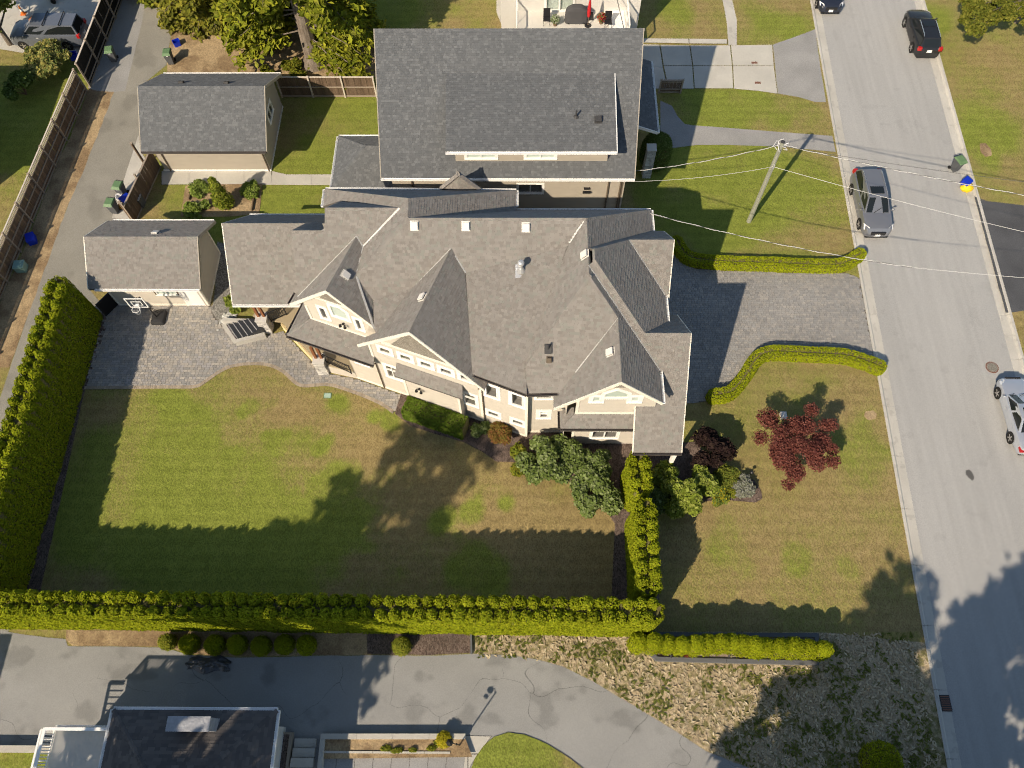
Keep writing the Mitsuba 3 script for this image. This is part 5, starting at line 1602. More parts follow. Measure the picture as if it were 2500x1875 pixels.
SH = ((-35.37, 5.64), (-9.75, 5.53), (6.32, 5.85))
yh = [q[1] + .62 for q in SH]
hx = 6.15
cedar_hedge('cedar_hedge', 'long tall bright green cedar hedge between the lawn and the worn driveway', [(-35.5, 6.55), (-26.0, 6.45), (-10.5, 6.35), (hx, 6.25)], 4.2, 1.25, 51)
wb = ((-25.51, 24.37), (-25.63, 6.98))
cedar_hedge('cedar_hedge', 'tall cedar hedge with shaded inner face along the back lane', [(wb[0][0] - .75, wb[0][1] - .3), (wb[1][0] - .75, wb[1][1] + .2)], 4.2, 1.35, 52)
eb = ((5.31, 11.39), (5.46, 7.16), (5.71, 15.56), (5.9, 12.94))
cedar_hedge('cedar_hedge', 'narrow bright cedar hedge dividing the back lawn from the front lawn', [(hx - .05, 7.5), (eb[0][0] + .85, eb[0][1] - .1)], 3.9, 1.2, 53, dens=430)
cedar_hedge('cedar_hedge', 'short rounded cedar block between the house corner and the dividing hedge', [(eb[0][0] + .8, eb[0][1] + 1.2), (eb[0][0] + .75, eb[0][1] + 2.6)], 3.4, 1.2, 54, dens=430)


def low_hedge(name, label, path, h, w, seed, cols=LIME, dens=520, size=.062, seam=True, group=None, cap=1):
    t = thing(name, label, 'hedge', group)
    r = rng(seed)
    ln = LineString(path)
    add('stems', MB().prism(ln.buffer(w / 2 - .1, cap_style=cap), 0, h - .1), 'hedge_core_material', t)
    L = Leaves()
    body = ln.buffer(w / 2, cap_style=cap, quad_segs=6)
    ring = body.exterior
    n = int(ring.length * h * dens)
    u = r.random(n) * ring.length
    a = np.array([ring.interpolate(x).coords[0] for x in u])
    d = np.array([ring.interpolate((x + .02) % ring.length).coords[0] for x in u]) - a
    d /= np.linalg.norm(d, axis=1, keepdims=True) + 1e-9
    nn = np.column_stack([d[:, 1], -d[:, 0], np.zeros(n)])
    if body.contains(Point(*(a[0] + nn[0, :2] * .05))):
        nn = -nn
    z = r.random(n) * h
    P3 = np.column_stack([a - nn[:, :2] * (.03 + .06 * r.random(n) + .1 * np.clip(z / h - .75, 0, 1))[:, None], z])
    L.put(*leaves(P3, nn, size, cols, seed + 1, tilt=.5, up=.3))
    n = int(body.area * dens)
    x0, y0, x1, y1 = body.bounds
    q = np.column_stack([r.uniform(x0, x1, 4 * n), r.uniform(y0, y1, 4 * n)])
    ok = shapely.contains_xy(body.buffer(-.05), q[:, 0], q[:, 1])
    q = q[ok][: n]
    dist = shapely.distance(ln, shapely.points(q))
    zz = h - .02 + .05 * np.asarray(meshkit.noise(np.column_stack([q * 3, np.zeros(len(q))]))).reshape(-1) - .12 * np.clip(dist / (w / 2) - .6, 0, 1)
    if seam:
        wob = .045 * (np.asarray(meshkit.noise(np.column_stack([q * 4, np.ones(len(q))]))).reshape(-1))
        keep = dist > .012 + wob * .75
        zz = zz - .16 * np.clip(1 - dist / (.1 + wob), 0, 1)
        q, zz = q[keep], zz[keep]
    L.put(*leaves(np.column_stack([q, zz]), np.tile([0, 0, 1.0], (len(q), 1)), size, cols, seed + 2, tilt=.6, up=.2))
    L.add('foliage', t)
    return t


h1 = smoothline(((9.85, 29.65), (10.5, 28.49), (12.22, 28.15), (15.77, 28), (18.88, 27.88), (20.16, 28.03), (21.21, 28.71)), 5)
low_hedge('box_hedge', 'low lime green clipped hedge curving along the north side of the paved driveway', h1, .62, .85, 61)
h2 = smoothline(((11.05, 18.89), (12.02, 19.1), (13.02, 20.19), (13.81, 21.29), (14.76, 21.71), (16.85, 21.63), (18.79, 21.53), (19.91, 21.2), (20.86, 20.77)), 5)
low_hedge('box_hedge', 'low lime green clipped hedge in an S curve south of the paved driveway', h2, .68, .85, 62)
low_hedge('laurel_hedge', 'dark green block hedge clipped square under the bay roof', [FS.w(O_ - 4.25, 1.0, 0)[:2], FS.w(O_ - .55, 1.0, 0)[:2]], 1.35, 1.05, 63, cols=LEAFY * np.array([1.1, 1.15, .6]), dens=420, size=.075, seam=False, cap=2)


def globe(name, label, x, y, h, rad, seed, cols=LIME, group=None, n=2400, size=.055, waist=.9):
    t = thing(name, label, 'shrub', group)
    b = MB(); b.tube([(x, y, 0), (x, y, h * .6)], .04, 6); add('stem', b, 'stem_material', t)
    r = rng(seed)
    prof = [(0, rad * waist), (.35, rad), (.7, rad * .97), (.87, rad * .8), (.97, rad * .42), (1.0, 0.03)]
    u, th = r.random(n) ** .85, r.random(n) * 2 * math.pi
    rr = np.interp(u, [p[0] for p in prof], [p[1] for p in prof])
    slope = np.gradient(np.interp(np.linspace(0, 1, 101), [p[0] for p in prof], [p[1] for p in prof]), .01 * h)
    nz = -np.interp(u, np.linspace(0, 1, 101), slope)
    extra = int(n * .45)
    pts = np.column_stack([x + rr * np.cos(th), y + rr * np.sin(th), u * h])
    nn = np.column_stack([np.cos(th), np.sin(th), np.clip(nz, -1, 6)])
    a2, q2 = r.random(extra) * 2 * math.pi, np.sqrt(r.random(extra)) * rad * .85
    pt2 = np.column_stack([x + q2 * np.cos(a2), y + q2 * np.sin(a2), h * (1 - .17 * (q2 / rad) ** 2.2) - .01])
    n2 = np.column_stack([np.cos(a2) * q2 / rad, np.sin(a2) * q2 / rad, np.ones(extra)])
    P3, N3 = np.vstack([pts, pt2]), np.vstack([nn, n2])
    P3 += .035 * r.normal(size=P3.shape)
    N3 /= np.linalg.norm(N3, axis=1, keepdims=True)
    L = Leaves(); L.put(*leaves(P3, N3, size, cols * r.uniform(.9, 1.1), seed, tilt=.4, up=.15)); L.add('foliage', t)
    c = MB(); c.lathe((x, y, 0.02), [(max(q * .86, .01), z * h * .93) for z, q in prof], 12)
    add('core', c, 'hedge_core_material', t)
    return t


row = ((5.78, 5.27), (6.5, 5.25), (7.17, 5.23), (7.85, 5.14), (8.52, 5.17), (9.15, 5.22), (9.75, 5.25), (10.27, 5.28), (10.83, 5.19), (11.37, 5.12), (11.93, 5.1), (12.59, 5.05), (13.26, 5.06), (13.97, 5.04), (14.62, 4.95))
for i, (x, y) in enumerate(row):
    globe('clipped_shrub', 'round topped lime green shrub in the tight row above the dark edged planter', x, y - .05, 1.95 + .13 * math.sin(i * 2.3), .43 + .03 * math.sin(i * 1.7), 300 + i, group='clipped shrubs in a row above the planter', cols=LIME * .95)
for i, (x, y) in enumerate(((-17.68, 5.2), (-16.56, 5.11), (-15.28, 5.08), (-14.14, 5.09), (-12.95, 5.04), (-11.78, 5.12), (-10.68, 5.09))):
    globe('globe_shrub', ['yellow tipped small globe shrub at the west end of the row below the tall hedge', 'bright lime globe shrub second from the west below the tall hedge'][i] if i < 2 else 'round clipped green shrub in the row below the tall hedge, in the shade', x, y, .85, .36 if i == 0 else .45, 330 + i, cols=(YELLOWY if i == 0 else LIME * (.95 if i < 3 else .9)), group=None if i < 2 else 'shaded round shrubs below the tall hedge', n=1500)
x, y = (-5.92, 5.08)
globe('globe_shrub', 'single yellow green globe shrub on the bark bed right of the row', x, y, .85, .42, 345, cols=YELLOWY, n=1500)
x, y = (-3.6, 0.85)
globe('globe_shrub', 'small bright yellow shrub beside the lamp post', x, y, .7, .34, 346, cols=np.array([(.42, .36, .02), (.34, .31, .02), (.48, .42, .05)]), n=1300)
x, y = (16.83, 0.02)
globe('globe_shrub', 'round dark green shrub at the bottom edge in tree shade', x, y, 1.2, .9, 347, cols=LIME * .9, n=2600)
x, y = (8.96, 36.56)
globe('globe_shrub', 'tall rounded dark shrub at the corner of the taupe house', x, y, 2.2, 1.0, 348, cols=LEAFY, n=4200, size=.08)


def bush(name, label, spots, cols, seed, leaf=.11, per=900, cat='shrub', stems=True, group=None, aspect=1.5):
    """a loose shrub of several leafy masses on stems that leave the ground together"""
    t = thing(name, label, cat, group)
    L = Leaves()
    c0 = np.mean([s[:2] for s in spots], 0)
    b = MB()
    for i, (x, y, z, rr) in enumerate(spots):
        b.tube([(c0[0], c0[1], 0), ((c0[0] * 2 + x) / 3, (c0[1] * 2 + y) / 3, z * .5), (x, y, z)], [.035, .025, .01], 5)
        L.blob((x, y, z), (rr, rr, rr * .8), int(per * rr / .5), leaf, cols, seed * 50 + i, shell=.85, flat=.6, aspect=aspect, tilt=.75, up=.6)
    if stems:
        add('stem', b, 'stem_material', t)
    L.add('foliage', t)
    return t


def spots(cx, cy, R_, z0, z1, n, seed, r0=.3, r1=.55):
    r = rng(seed)
    out = []
    for i in range(n):
        a, q = r.random() * 2 * math.pi, math.sqrt(r.random()) * R_
        z = z0 + (z1 - z0) * (1 - (q / R_) ** 2 * .7) * r.uniform(.7, 1)
        out.append((cx + q * math.cos(a), cy + q * math.sin(a), z, r.uniform(r0, r1)))
    return out


RHODO = np.array([(.165, .225, .06), (.21, .27, .10), (.125, .175, .045), (.26, .31, .14), (.15, .205, .055)])
x, y = (1.52, 14.57)
bush('rhododendron', 'large glossy green rhododendron left of the dark gap below the lower roof', spots(x, y + .2, 1.25, .5, 1.7, 16, 1), RHODO, 71, leaf=.15)
x, y = (4.55, 12.7)
bush('rhododendron', 'wide light green rhododendron spreading against the dividing hedge', spots(x - .5, y + .25, 1.15, .4, 1.7, 14, 2) + spots(x - .9, y + 1.5, .9, .5, 1.9, 9, 3), RHODO, 72, leaf=.14)
x, y = (3.52, 15.07)
bush('rhododendron', 'dark leggy rhododendron against the lower wall', spots(x + .1, y + .1, 1.0, .7, 2.0, 7, 4, .2, .4), RHODO * .9, 73, leaf=.14, per=600)
x, y = (8.8, 12.95)
bush('rhododendron', 'large yellow green rhododendron below the front roof corner', spots(x - .05, y + .25, 1.35, .6, 2.1, 18, 5), RHODO * np.array([1.35, 1.25, .7]), 74, leaf=.17)
x, y = (7.35, 12.95)
bush('rhododendron', 'dark green shrub in the shade between the hedge and the front bed', spots(x + .1, y + .1, .9, .4, 1.2, 8, 6), RHODO * .9, 75, leaf=.14)
x, y = (10.3, 15.21)
bush('smoke_bush', 'dark purple brown bush beside the front roof corner', spots(x, y, .95, .6, 2.2, 12, 7), PURPLE, 76, leaf=.12)
x, y = (-1.1, 16.27)
bush('barberry', 'rounded orange brown shrub against the garden front', spots(x, y, .52, .5, 1.1, 10, 8, .28, .42), np.array([(.24, .145, .045), (.19, .17, .04), (.27, .11, .05), (.17, .13, .035)]), 77, leaf=.07, per=1500)
x, y = (-0.03, 14.98)
bush('fern', 'yellow green fern clump beside the orange brown shrub', spots(x, y, .6, .25, .6, 8, 9, .25, .4), YELLOWY, 78, leaf=.12, per=700)
x, y = (-2.17, 16.77)
bush('hosta', 'small pale green leafy plant by the downpipe', spots(x - .05, y, .4, .2, .45, 5, 10, .2, .3), RHODO * 1.25, 79, leaf=.13, per=400)
t = thing('yucca', 'spiky grey green yucca at the edge of the bed', 'plant')
x, y = (0.43, 14.88)
b, r = MB(), rng(5)
for i in range(60):
    a, e = r.random() * 6.283, r.uniform(.1, 1.3)
    d = np.array([math.cos(a) * math.cos(e), math.sin(a) * math.cos(e), math.sin(e)])
    s_ = np.array([-math.sin(a), math.cos(a), 0]) * .022
    p0, L_ = np.array([x, y, .15]), r.uniform(.5, .85)
    p1, p2_ = p0 + d * L_ * .6, p0 + d * L_ + (0, 0, -.12)
    b.put([p0 - s_, p0 + s_, p1 + s_, p1 - s_, p2_], [(0, 1, 2), (0, 2, 3), (3, 2, 4)], np.array((.21, .26, .20)) * r.uniform(.8, 1.2))
k = key('leaf', t); v_, f_, c_ = b.get(); scene[k] = mikit.ply((v_, f_), 'leaf_material', color=c_); labels[k] = {'kind': 'stuff'}
x, y = (11.22, 14.07)
bush('heather', 'fine textured yellow green shrub in the front island bed', spots(x, y, .45, .3, .6, 8, 12, .25, .4), YELLOWY * np.array([.9, .95, 1.3]), 80, leaf=.06, per=1400)
x, y = (10.67, 13.13)
bush('daisy_clump', 'yellow flowering clump at the lower edge of the front bed', spots(x, y, .45, .15, .4, 8, 13, .2, .32), np.array([(.17, .23, .05), (.2, .25, .06), (.45, .38, .03), (.14, .2, .04)]), 81, leaf=.08, per=900)
x, y = (12.21, 13.51)
bush('lavender', 'silvery grey lavender shrub at the tip of the front bed', spots(x, y, .5, .25, .5, 8, 14, .22, .36), np.array([(.27, .28, .23), (.32, .33, .29), (.22, .24, .17)]), 82, leaf=.07, per=1100, aspect=2.6)
x, y = (11.62, 13.2)
bush('heather', 'small bright green clump beside the lavender', spots(x, y, .2, .15, .3, 3, 15, .15, .22), YELLOWY, 83, leaf=.07, per=700)
# small plants in the planter
for (x, y), lab, cols in (((7.06, 4.9), 'dark twiggy plant at the west end of the planter', PURPLE * 1.3), ((8.25, 4.79), 'rust red dwarf plant in the planter', np.array([(.24, .075, .04), (.18, .06, .035)])), ((10.56, 4.95), 'straw coloured ornamental grass in the planter', np.array([(.48, .44, .25), (.4, .37, .2)])),
                          ((10.85, 4.87), 'tiny rust coloured plant right of the straw grass', np.array([(.24, .075, .04), (.2, .1, .05)])), ((11.71, 4.72), 'lime green tuft over the planter edge', LIME), ((9.54, 5.02), 'pale straw tuft left in the planter', np.array([(.5, .48, .33), (.42, .4, .26)]))):
    bush('planter_plant', lab, spots(x, y, .16, .12, .3, 4, int(x * 10), .12, .2), cols, int(x * 7), leaf=.06, per=700, stems=False)

# vegetable patch between the garages
sheet('vegetable_bed', ((-22.54, 34.46), (-22.2, 34.57), (-17.38, 34.63), (-17.23, 32.18), (-19.14, 31.91), (-22.37, 31.91)), 0.03, 'dirt_material', 35, 0.05, skirt=.05)
t = thing('bean_tower', 'tall yellow green climbing plant on canes in the vegetable bed', 'plant')
x, y = (-19.49, 32.75)
b = MB()
for a in range(5):
    b.tube([(x + .3 * math.cos(a * 1.26), y + .3 * math.sin(a * 1.26), 0), (x, y + .05, 2.7)], .012, 5)
add('cane', b, 'stem_material', t, kind='stuff')
L = Leaves()
for i in range(13):
    z = .25 + i * .195
    L.blob((x + .12 * math.sin(i * 2.1), y + .1 * math.cos(i * 1.7), z), (.62 - .035 * i, .55 - .032 * i, .26), 330, .11, np.array([(.26, .30, .03), (.2, .25, .03), (.15, .2, .03), (.3, .32, .06)]), 900 + i, shell=.7, tilt=.7)
L.add('foliage', t)
for (x, y), lab, R_ in (((-21.21, 32.51), 'broad leaved squash plants at the south edge of the vegetable bed', .75), ((-21.42, 34.12), 'low green vegetable plants at the north west of the bed', .6), ((-17.85, 34.08), 'leafy green plants at the north east corner of the vegetable bed', .65)):
    bush('vegetable_plant', lab, spots(x, y, R_, .12, .4, 11, int(-x * 9), .2, .32), RHODO * np.array([1.2, 1.2, .8]), int(-x * 11), leaf=.19 if 'squash' in lab else .1, per=300 if 'squash' in lab else 600, stems=False)
b = MB(); b.beam((*(-17.74, 34.46), .1), (*(-17.7, 32.38), .1), .07, .2)
k = thing('timber_edging', 'weathered timber edging at the east side of the vegetable bed', 'edging'); add('board', b, 'stem_material', k)
b = MB(); b.beam((*(-22.02, 34.08), .1), (*(-22.01, 33.26), .1), .07, .2)
k = thing('timber_edging', 'short timber edging at the west side of the vegetable bed', 'edging'); add('board', b, 'stem_material', k)
x, y = (-17.83, 24.94)
bush('agapanthus', 'leafy green plant in the gravel by the porch steps', spots(x + .3, y + .1, .45, .25, .6, 7, 19, .2, .35), RHODO * np.array([1.2, 1.15, .6]), 84, leaf=.16, per=400, stems=False)


# ------------------------------------------------------------------ trees
def broad_tree(name, label, x, y, h, trunk_r, clumps, cols, seed, leaf=.14, per=420, group=None, aspect=1.4):
    t = thing(name, label, 'tree', group)
    b = MB()
    b.tube([(x, y, 0), (x + .05, y, h * .35), (x, y + .05, h * .6)], [trunk_r * 1.25, trunk_r, trunk_r * .7], 8)
    for cx, cy, cz, rr in clumps:
        b.tube([(x, y, min(cz * .45, h * .5)), ((x + cx) / 2, (y + cy) / 2, cz * .75), (cx, cy, cz)], [trunk_r * .5, trunk_r * .3, .012], 5)
    add('trunk', b, 'bark_material', t)
    L = Leaves()
    for i, (cx, cy, cz, rr) in enumerate(clumps):
        L.blob((cx, cy, cz), (rr, rr, rr * .62), int(per * (rr / .5) ** 2), leaf, cols, seed * 60 + i, shell=.95, flat=.5, aspect=aspect, tilt=.75, up=.7)
    L.add('crown', t)
    return t


mx, my = (14.88, 15.51)
r = rng(17)
cl = []
for i in range(26):
    a, q = r.random() * 6.283, 2.15 * math.sqrt(r.random())
    if math.sin(a * 2.5 + 1) * .5 + .6 < q / 2.9:
        q *= .75
    cl.append((mx + q * math.cos(a) * 1.05, my + q * math.sin(a) * 1.0 - .1, 2.55 - q * .42 + r.uniform(-.25, .35), r.uniform(.38, .62)))
cl += [(mx - .3, my - 1.75, 1.6, .45), (mx - .6, my - 2.2, 1.25, .35), (mx + 1.6, my + .9, 1.9, .4), (mx + .9, my + 1.7, 2.2, .42), (mx - 1.9, my + .3, 1.7, .42), (mx + 1.9, my - .3, 1.6, .36)]
broad_tree('japanese_maple', 'dark red japanese maple on the front lawn', mx, my - .2, 3.2, .09, cl, MAPLE, 18, leaf=.078, per=900, aspect=1.2)


def conifer(name, label, x, y, h, R_, cols, seed, z0=1.5, boughs=90, leaf=.22, per=46, trunk=.45, gap=None, lean=(0, 0), stubs=0, droop=.42, group=None):
    """a conifer: trunk, and boughs that leave it in all directions and droop, each hung with sprays"""
    t = thing(name, label, 'tree', group)
    r = rng(seed)
    top = np.array([x + lean[0], y + lean[1], h])
    b = MB()
    base = np.array([x, y, 0.0])
    b.tube([base - (0, 0, .1), base + (top - base) * .04, base + (top - base) * .3, base + (top - base) * .7, top], [trunk * 1.9, trunk * 1.15, trunk * .8, trunk * .4, .04], 10)
    L = Leaves()
    P_, N_ = [], []
    for i in range(boughs):
        f = (i + r.random()) / boughs
        z = z0 + (h - z0) * f ** 1.15
        prof = math.sin(math.pi * min(1, (.28 + .72 * (1 - f)))) * .35 + (1 - f) * .75
        a = r.random() * 6.283
        if gap and z < gap[2] and abs((a - gap[0] + math.pi) % (2 * math.pi) - math.pi) < gap[1]:
            continue
        ln = R_ * prof * r.uniform(.72, 1.12) + .3
        o = base + (top - base) * (z / h)
        d = np.array([math.cos(a), math.sin(a), 0])
        ss = np.linspace(.18, 1, 14)
        path = o + ss[:, None] * ln * d + np.column_stack([np.zeros(14), np.zeros(14), .12 * ln * ss - droop * ln * ss ** 2])
        b.tube([o, *path[4::4], path[-1]], [.07, .05, .03, .015, .008][: 2 + len(path[4::4])], 4)
        n = int(per * ln)
        j = r.integers(2, 14, n)
        w = (.22 + .30 * np.sin(np.clip(ss[j], 0, 1) * 3.0)) * min(1.0, ln / 2.2 + .3)
        side = np.array([-d[1], d[0], 0])
        q = path[j] + side * (r.normal(size=(n, 1)) * w[:, None]) + d * r.normal(size=(n, 1)) * .18
        q[:, 2] -= np.abs(r.normal(size=n)) * .22 + .1 * np.abs((q - path[j]) @ side)
        P_.append(q)
        N_.append(np.tile(d * .35 + (0, 0, .7), (n, 1)))
    add('trunk', b, 'bark_material', t)
    L.put(*leaves(np.vstack(P_), np.vstack(N_), leaf, cols, seed + 3, aspect=1.9, tilt=.55, up=.2, var=.28))
    L.add('crown', t)
    return t


x, y = (-15.16, 45.65)
conifer('cedar_tree', 'old red cedar with a pale bare trunk and drooping green boughs behind the board fence', x, y + .2, 21, 6.2, CONIFER * np.array([1.25, 1.25, .9]), 91, z0=2.2, boughs=230, leaf=.26, per=64, trunk=.5, gap=(-1.75, .55, 8.5), lean=(-.3, 1.5))
x, y = (-23.54, 50.86)
conifer('cypress_tree', 'broad brownish green cypress spreading over the lane edge', x - .6, y + 1.2, 10, 4.2, CONIFER * np.array([1.1, 1.0, 1.1]), 92, z0=.5, boughs=170, leaf=.24, per=62, trunk=.25, droop=.3)
x, y = (-28.18, 53.63)
conifer('cypress_tree', 'dark green cypress bush at the top edge beside the lane', x, y + .5, 6.0, 3.0, CONIFER * np.array([.95, 1.0, 1.0]), 93, z0=.4, boughs=110, leaf=.22, per=62, trunk=.2, droop=.25)
x, y = (-19.29, 47.56)
conifer('cypress_tree', 'lower mid green cypress below the cedar boughs', x - .2, y + 1.6, 6.5, 2.6, CONIFER * np.array([1.3, 1.3, .8]), 94, z0=.5, boughs=90, leaf=.23, per=62, trunk=.15, droop=.4)
x, y = (-13.79, 46.07)
bush('laurel', 'bright green laurel shrub at the foot of the cedar', spots(x, y + .35, 1.3, .5, 2.0, 14, 21), RHODO * np.array([1.3, 1.25, .6]), 95, leaf=.17)
x, y = (-16.06, 44.91)
bush('laurel', 'low yellow and green weeds along the board fence', spots(x, y + .25, 1.1, .2, .5, 10, 22, .25, .4) + spots(x - 1.8, y + .3, 1.0, .2, .4, 6, 23, .2, .35), YELLOWY * .8, 96, leaf=.11, per=600, stems=False)
x, y = (-37.64, 47.41)
r = rng(31)
cl = [(x + r.uniform(-2.6, 1.2), y + r.uniform(-1.2, 3.2), r.uniform(2.4, 5.0), r.uniform(.5, .85)) for i in range(26)]
broad_tree('plum_tree', 'leafy tree at the top left corner overhanging the parked van', x - .6, y + .5, 5.5, .16, cl, CONIFER * np.array([1.2, 1.3, 1.6]), 32, leaf=.16, per=300)
x, y = (-34.46, 44.47)
bush('hydrangea', 'hydrangea with cream and yellow heads against the lane fence', spots(x + .35, y + .6, 1.5, .7, 1.7, 20, 24, .35, .6), np.array([(.17, .21, .06), (.25, .27, .09), (.42, .37, .13), (.13, .17, .05), (.38, .34, .10)]), 97, leaf=.16, per=620)
x, y = (-35.63, 42.46)
bush('yard_shrub', 'dark shrub in the shaded yard beside the hydrangea', spots(x + .3, y + .2, 1.1, .5, 1.6, 10, 25), LEAFY, 98, leaf=.13)
x, y = (36.96, 49.96)
r = rng(41)
cl = [(q[0] + r.uniform(-.3, .3), q[1] + r.uniform(-.3, .3), q[2], r.uniform(.4, .7)) for q in ((30.08, 45.71, 3.6), (30.38, 46.18, 4), (30.84, 46.32, 4.4), (30.65, 44.78, 4.8), (32.42, 47, 3.6), (32.36, 45.49, 4), (32.74, 46.19, 4.4), (32.52, 44.7, 4.8), (34.38, 46.99, 3.6), (33.96, 45.28, 4), (29.97, 44.26, 4.4), (31.96, 46.69, 4.8), (34.49, 48.44, 3.6), (31.79, 48.14, 4), (30.27, 46.81, 4.4), (32.73, 47.5, 4.8), (35.17, 47.81, 3.6), (31.57, 45.09, 4))]
broad_tree('street_tree', 'olive green tree leaning in at the top right corner', x, y, 6.5, .12, cl, np.array([(.17, .18, .03), (.13, .15, .025), (.21, .21, .04), (.10, .12, .02)]), 42, leaf=.15, per=340)

# ------------------------------------------------------------------ fences
mat('fence_board_material', mikit.proc(lambda p, n, uv: mix((.085, .058, .040), (.20, .145, .105), fbm(p.x * 7 + p.y * 7, p.z * 1.2, p.y * 3.0, octaves=4)) * (.8 + .4 * cell_rand(p.x * 6.9, p.y * 6.9))), .9, .1)
mat('fence_rail_material', (.30, .25, .20), .85, .1)
mat('pale_rail_material', (.56, .50, .43), .8, .2)
mat('black_board_material', (.012, .012, .013), .7, .2)


def board_fence(label, a, b, h, bw=.14, post_every=2.4, rail_side=1, posts_pale=False, m='fence_board_material', lattice=0.0, caprail='fence_rail_material', post_h=.12, rails=(.35, 1.0), boards=True):
    t = thing('board_fence', label, 'fence')
    f = Face(a, b)
    n = int(f.L / bw)
    ply0 = None
    bd = MB(); bd.box((0, 0, (h - lattice) / 2), (bw - .012, .022, h - lattice))
    ang = math.degrees(math.atan2(f.d[1], f.d[0]))
    r = rng(int(abs(a[0] * 13)))
    base = mikit.ply(bd.get()[:2], m)
    for i in range(n):
        p = f.w((i + .5) * bw, .0 + r.uniform(-.005, .005), r.uniform(-.03, .015))
        scene[key('board', t)] = {**base, 'to_world': T().translate(p.tolist()).rotate([0, 0, 1], ang + r.uniform(-1.2, 1.2)).rotate([0, 1, 0], r.uniform(-.6, .6))}
    for z in rails:
        if z < h:
            q = MB(); fbox(q, f, 0, f.L, rail_side * .016, rail_side * .06, z - .045, z + .045); add('rail', q, 'fence_rail_material', t)
    k_ = int(round(f.L / post_every))
    for i in range(k_ + 1):
        x = min(max(i * f.L / k_, .05), f.L - .05)
        q = MB(); fbox(q, f, x - .05, x + .05, rail_side * .018, rail_side * .12, 0, h + post_h); fbox(q, f, x - .07, x + .07, rail_side * .0, rail_side * .14, h + post_h, h + post_h + .03)
        add('post', q, 'pale_rail_material' if posts_pale else 'fence_rail_material', t)
    if lattice:
        q = MB()
        for i in range(int(f.L / .11)):
            fbox(q, f, i * .11, i * .11 + .035, -.012, .012, h - lattice, h)
        fbox(q, f, 0, f.L, -.02, .02, h - lattice * .55, h - lattice * .55 + .03)
        add('lattice', q, 'pale_rail_material', t, kind='stuff')
        q = MB(); fbox(q, f, 0, f.L, -.045, .045, h, h + .035); add('top_rail', q, 'pale_rail_material', t)
        q = MB(); fbox(q, f, 0, f.L, -.03, .03, h - lattice - .05, h - lattice); add('rail', q, 'fence_rail_material', t)
    else:
        q = MB(); fbox(q, f, 0, f.L, -.06, .06, h, h + .04); add('top_rail', q, caprail, t)
    q = MB(); fbox(q, f, 0, f.L, -.03, .03, 0.0, .12); add('kick_board', q, 'fence_rail_material', t)
    return t


fa, fb = np.array((-31.31, 43.17)), np.array((-32.36, 25.83))
board_fence('long weathered brown board fence with a lattice top along the lane', fa, fb + (fb - fa) * .35, 1.9, lattice=.32, rail_side=-1, post_every=2.35, bw=.15)
ba, bb = np.array((-30.88, 53.65)), np.array((-31.18, 43.49))
board_fence('tall black board fence with a pale top rail beside the parked van', ba + (ba - bb) * .4, bb, 2.05, m='black_board_material', caprail='pale_rail_material', rail_side=-1, bw=.19)
board_fence('brown board fence with pale top rail and posts behind the grey roofed garage', (-17.14, 42.58), (-10.28, 42.56), 1.75, caprail='pale_rail_material', posts_pale=True, rail_side=1, rails=(.12, .9), post_h=.1)
board_fence('dark board fence between the two garages beside the lane', (-24.5, 36.12), (-25.21, 31.41), 1.7, rail_side=1, post_h=.25)
board_fence('short grey picket gate beside the pale concrete drive', (9.71, 42.92), (11.34, 42.91), 1.1, rail_side=1, bw=.12, caprail='fence_rail_material')
t = thing('screen_gate', 'black solid gate panel between the lane hedge and the garage corner', 'gate')
f = Face((-25.46, 24.37), (-24.86, 25.28))
q = MB(); fbox(q, f, 0, f.L, -.02, .02, .03, 1.3); add('panel', q, 'black_board_material', t)
q = MB(); fbox(q, f, -.03, .04, -.035, .035, 0, 1.36); fbox(q, f, f.L - .04, f.L + .03, -.035, .035, 0, 1.36); fbox(q, f, 0, f.L, -.03, .03, 1.3, 1.36); add('frame', q, 'black_metal_material', t)
# tall silver posts beside the fence of the vegetable patch
for u, lab in (((-25.57, 36.26), 'dark leaning timber post at the north end of the patch fence'), ((-25.41, 31.58), 'dark timber stub behind the small garage')):
    k = thing('timber_post', lab, 'post'); q = MB(); q.beam([*u, 0], [u[0] - .05, u[1] + .02, 2.1 if 'north' in lab else 1.9], .12, .12); add('post', q, 'fence_board_material', k); q = MB(); q.box((u[0] - .05, u[1] + .02, 2.12 if 'north' in lab else 1.92), (.17, .17, .04)); add('cap', q, 'fence_rail_material', k)

# ------------------------------------------------------------------ vehicles
mat('grey_paint_material', (.24, .25, .275), .28, .5, metallic=.55, clearcoat=1.0, clearcoat_gloss=.95)
mat('silver_paint_material', (.50, .53, .58), .3, .5, metallic=.5, clearcoat=1.0, clearcoat_gloss=.95)
mat('black_paint_material', (.012, .012, .013), .25, .5, clearcoat=1.0, clearcoat_gloss=.95)
mat('navy_paint_material', (.014, .018, .032), .25, .5, clearcoat=1.0, clearcoat_gloss=.95)
mat('van_paint_material', (.17, .19, .23), .3, .5, metallic=.45, clearcoat=1.0, clearcoat_gloss=.9)
mat('car_glass_material', (.012, .015, .016), .04, .6)
mat('tyre_material', (.02, .02, .02), .85, .2)
mat('rim_material', (.42, .41, .40), .3, .5, metallic=.7)
mat('plate_material', (.82, .82, .80), .4, .4)
mat('lamp_glass_material', (.70, .72, .74), .12, .6)
mat('red_lamp_material', (.42, .015, .015), .15, .6)
mat('chrome_material', (.72, .72, .72), .15, .6, metallic=.85)


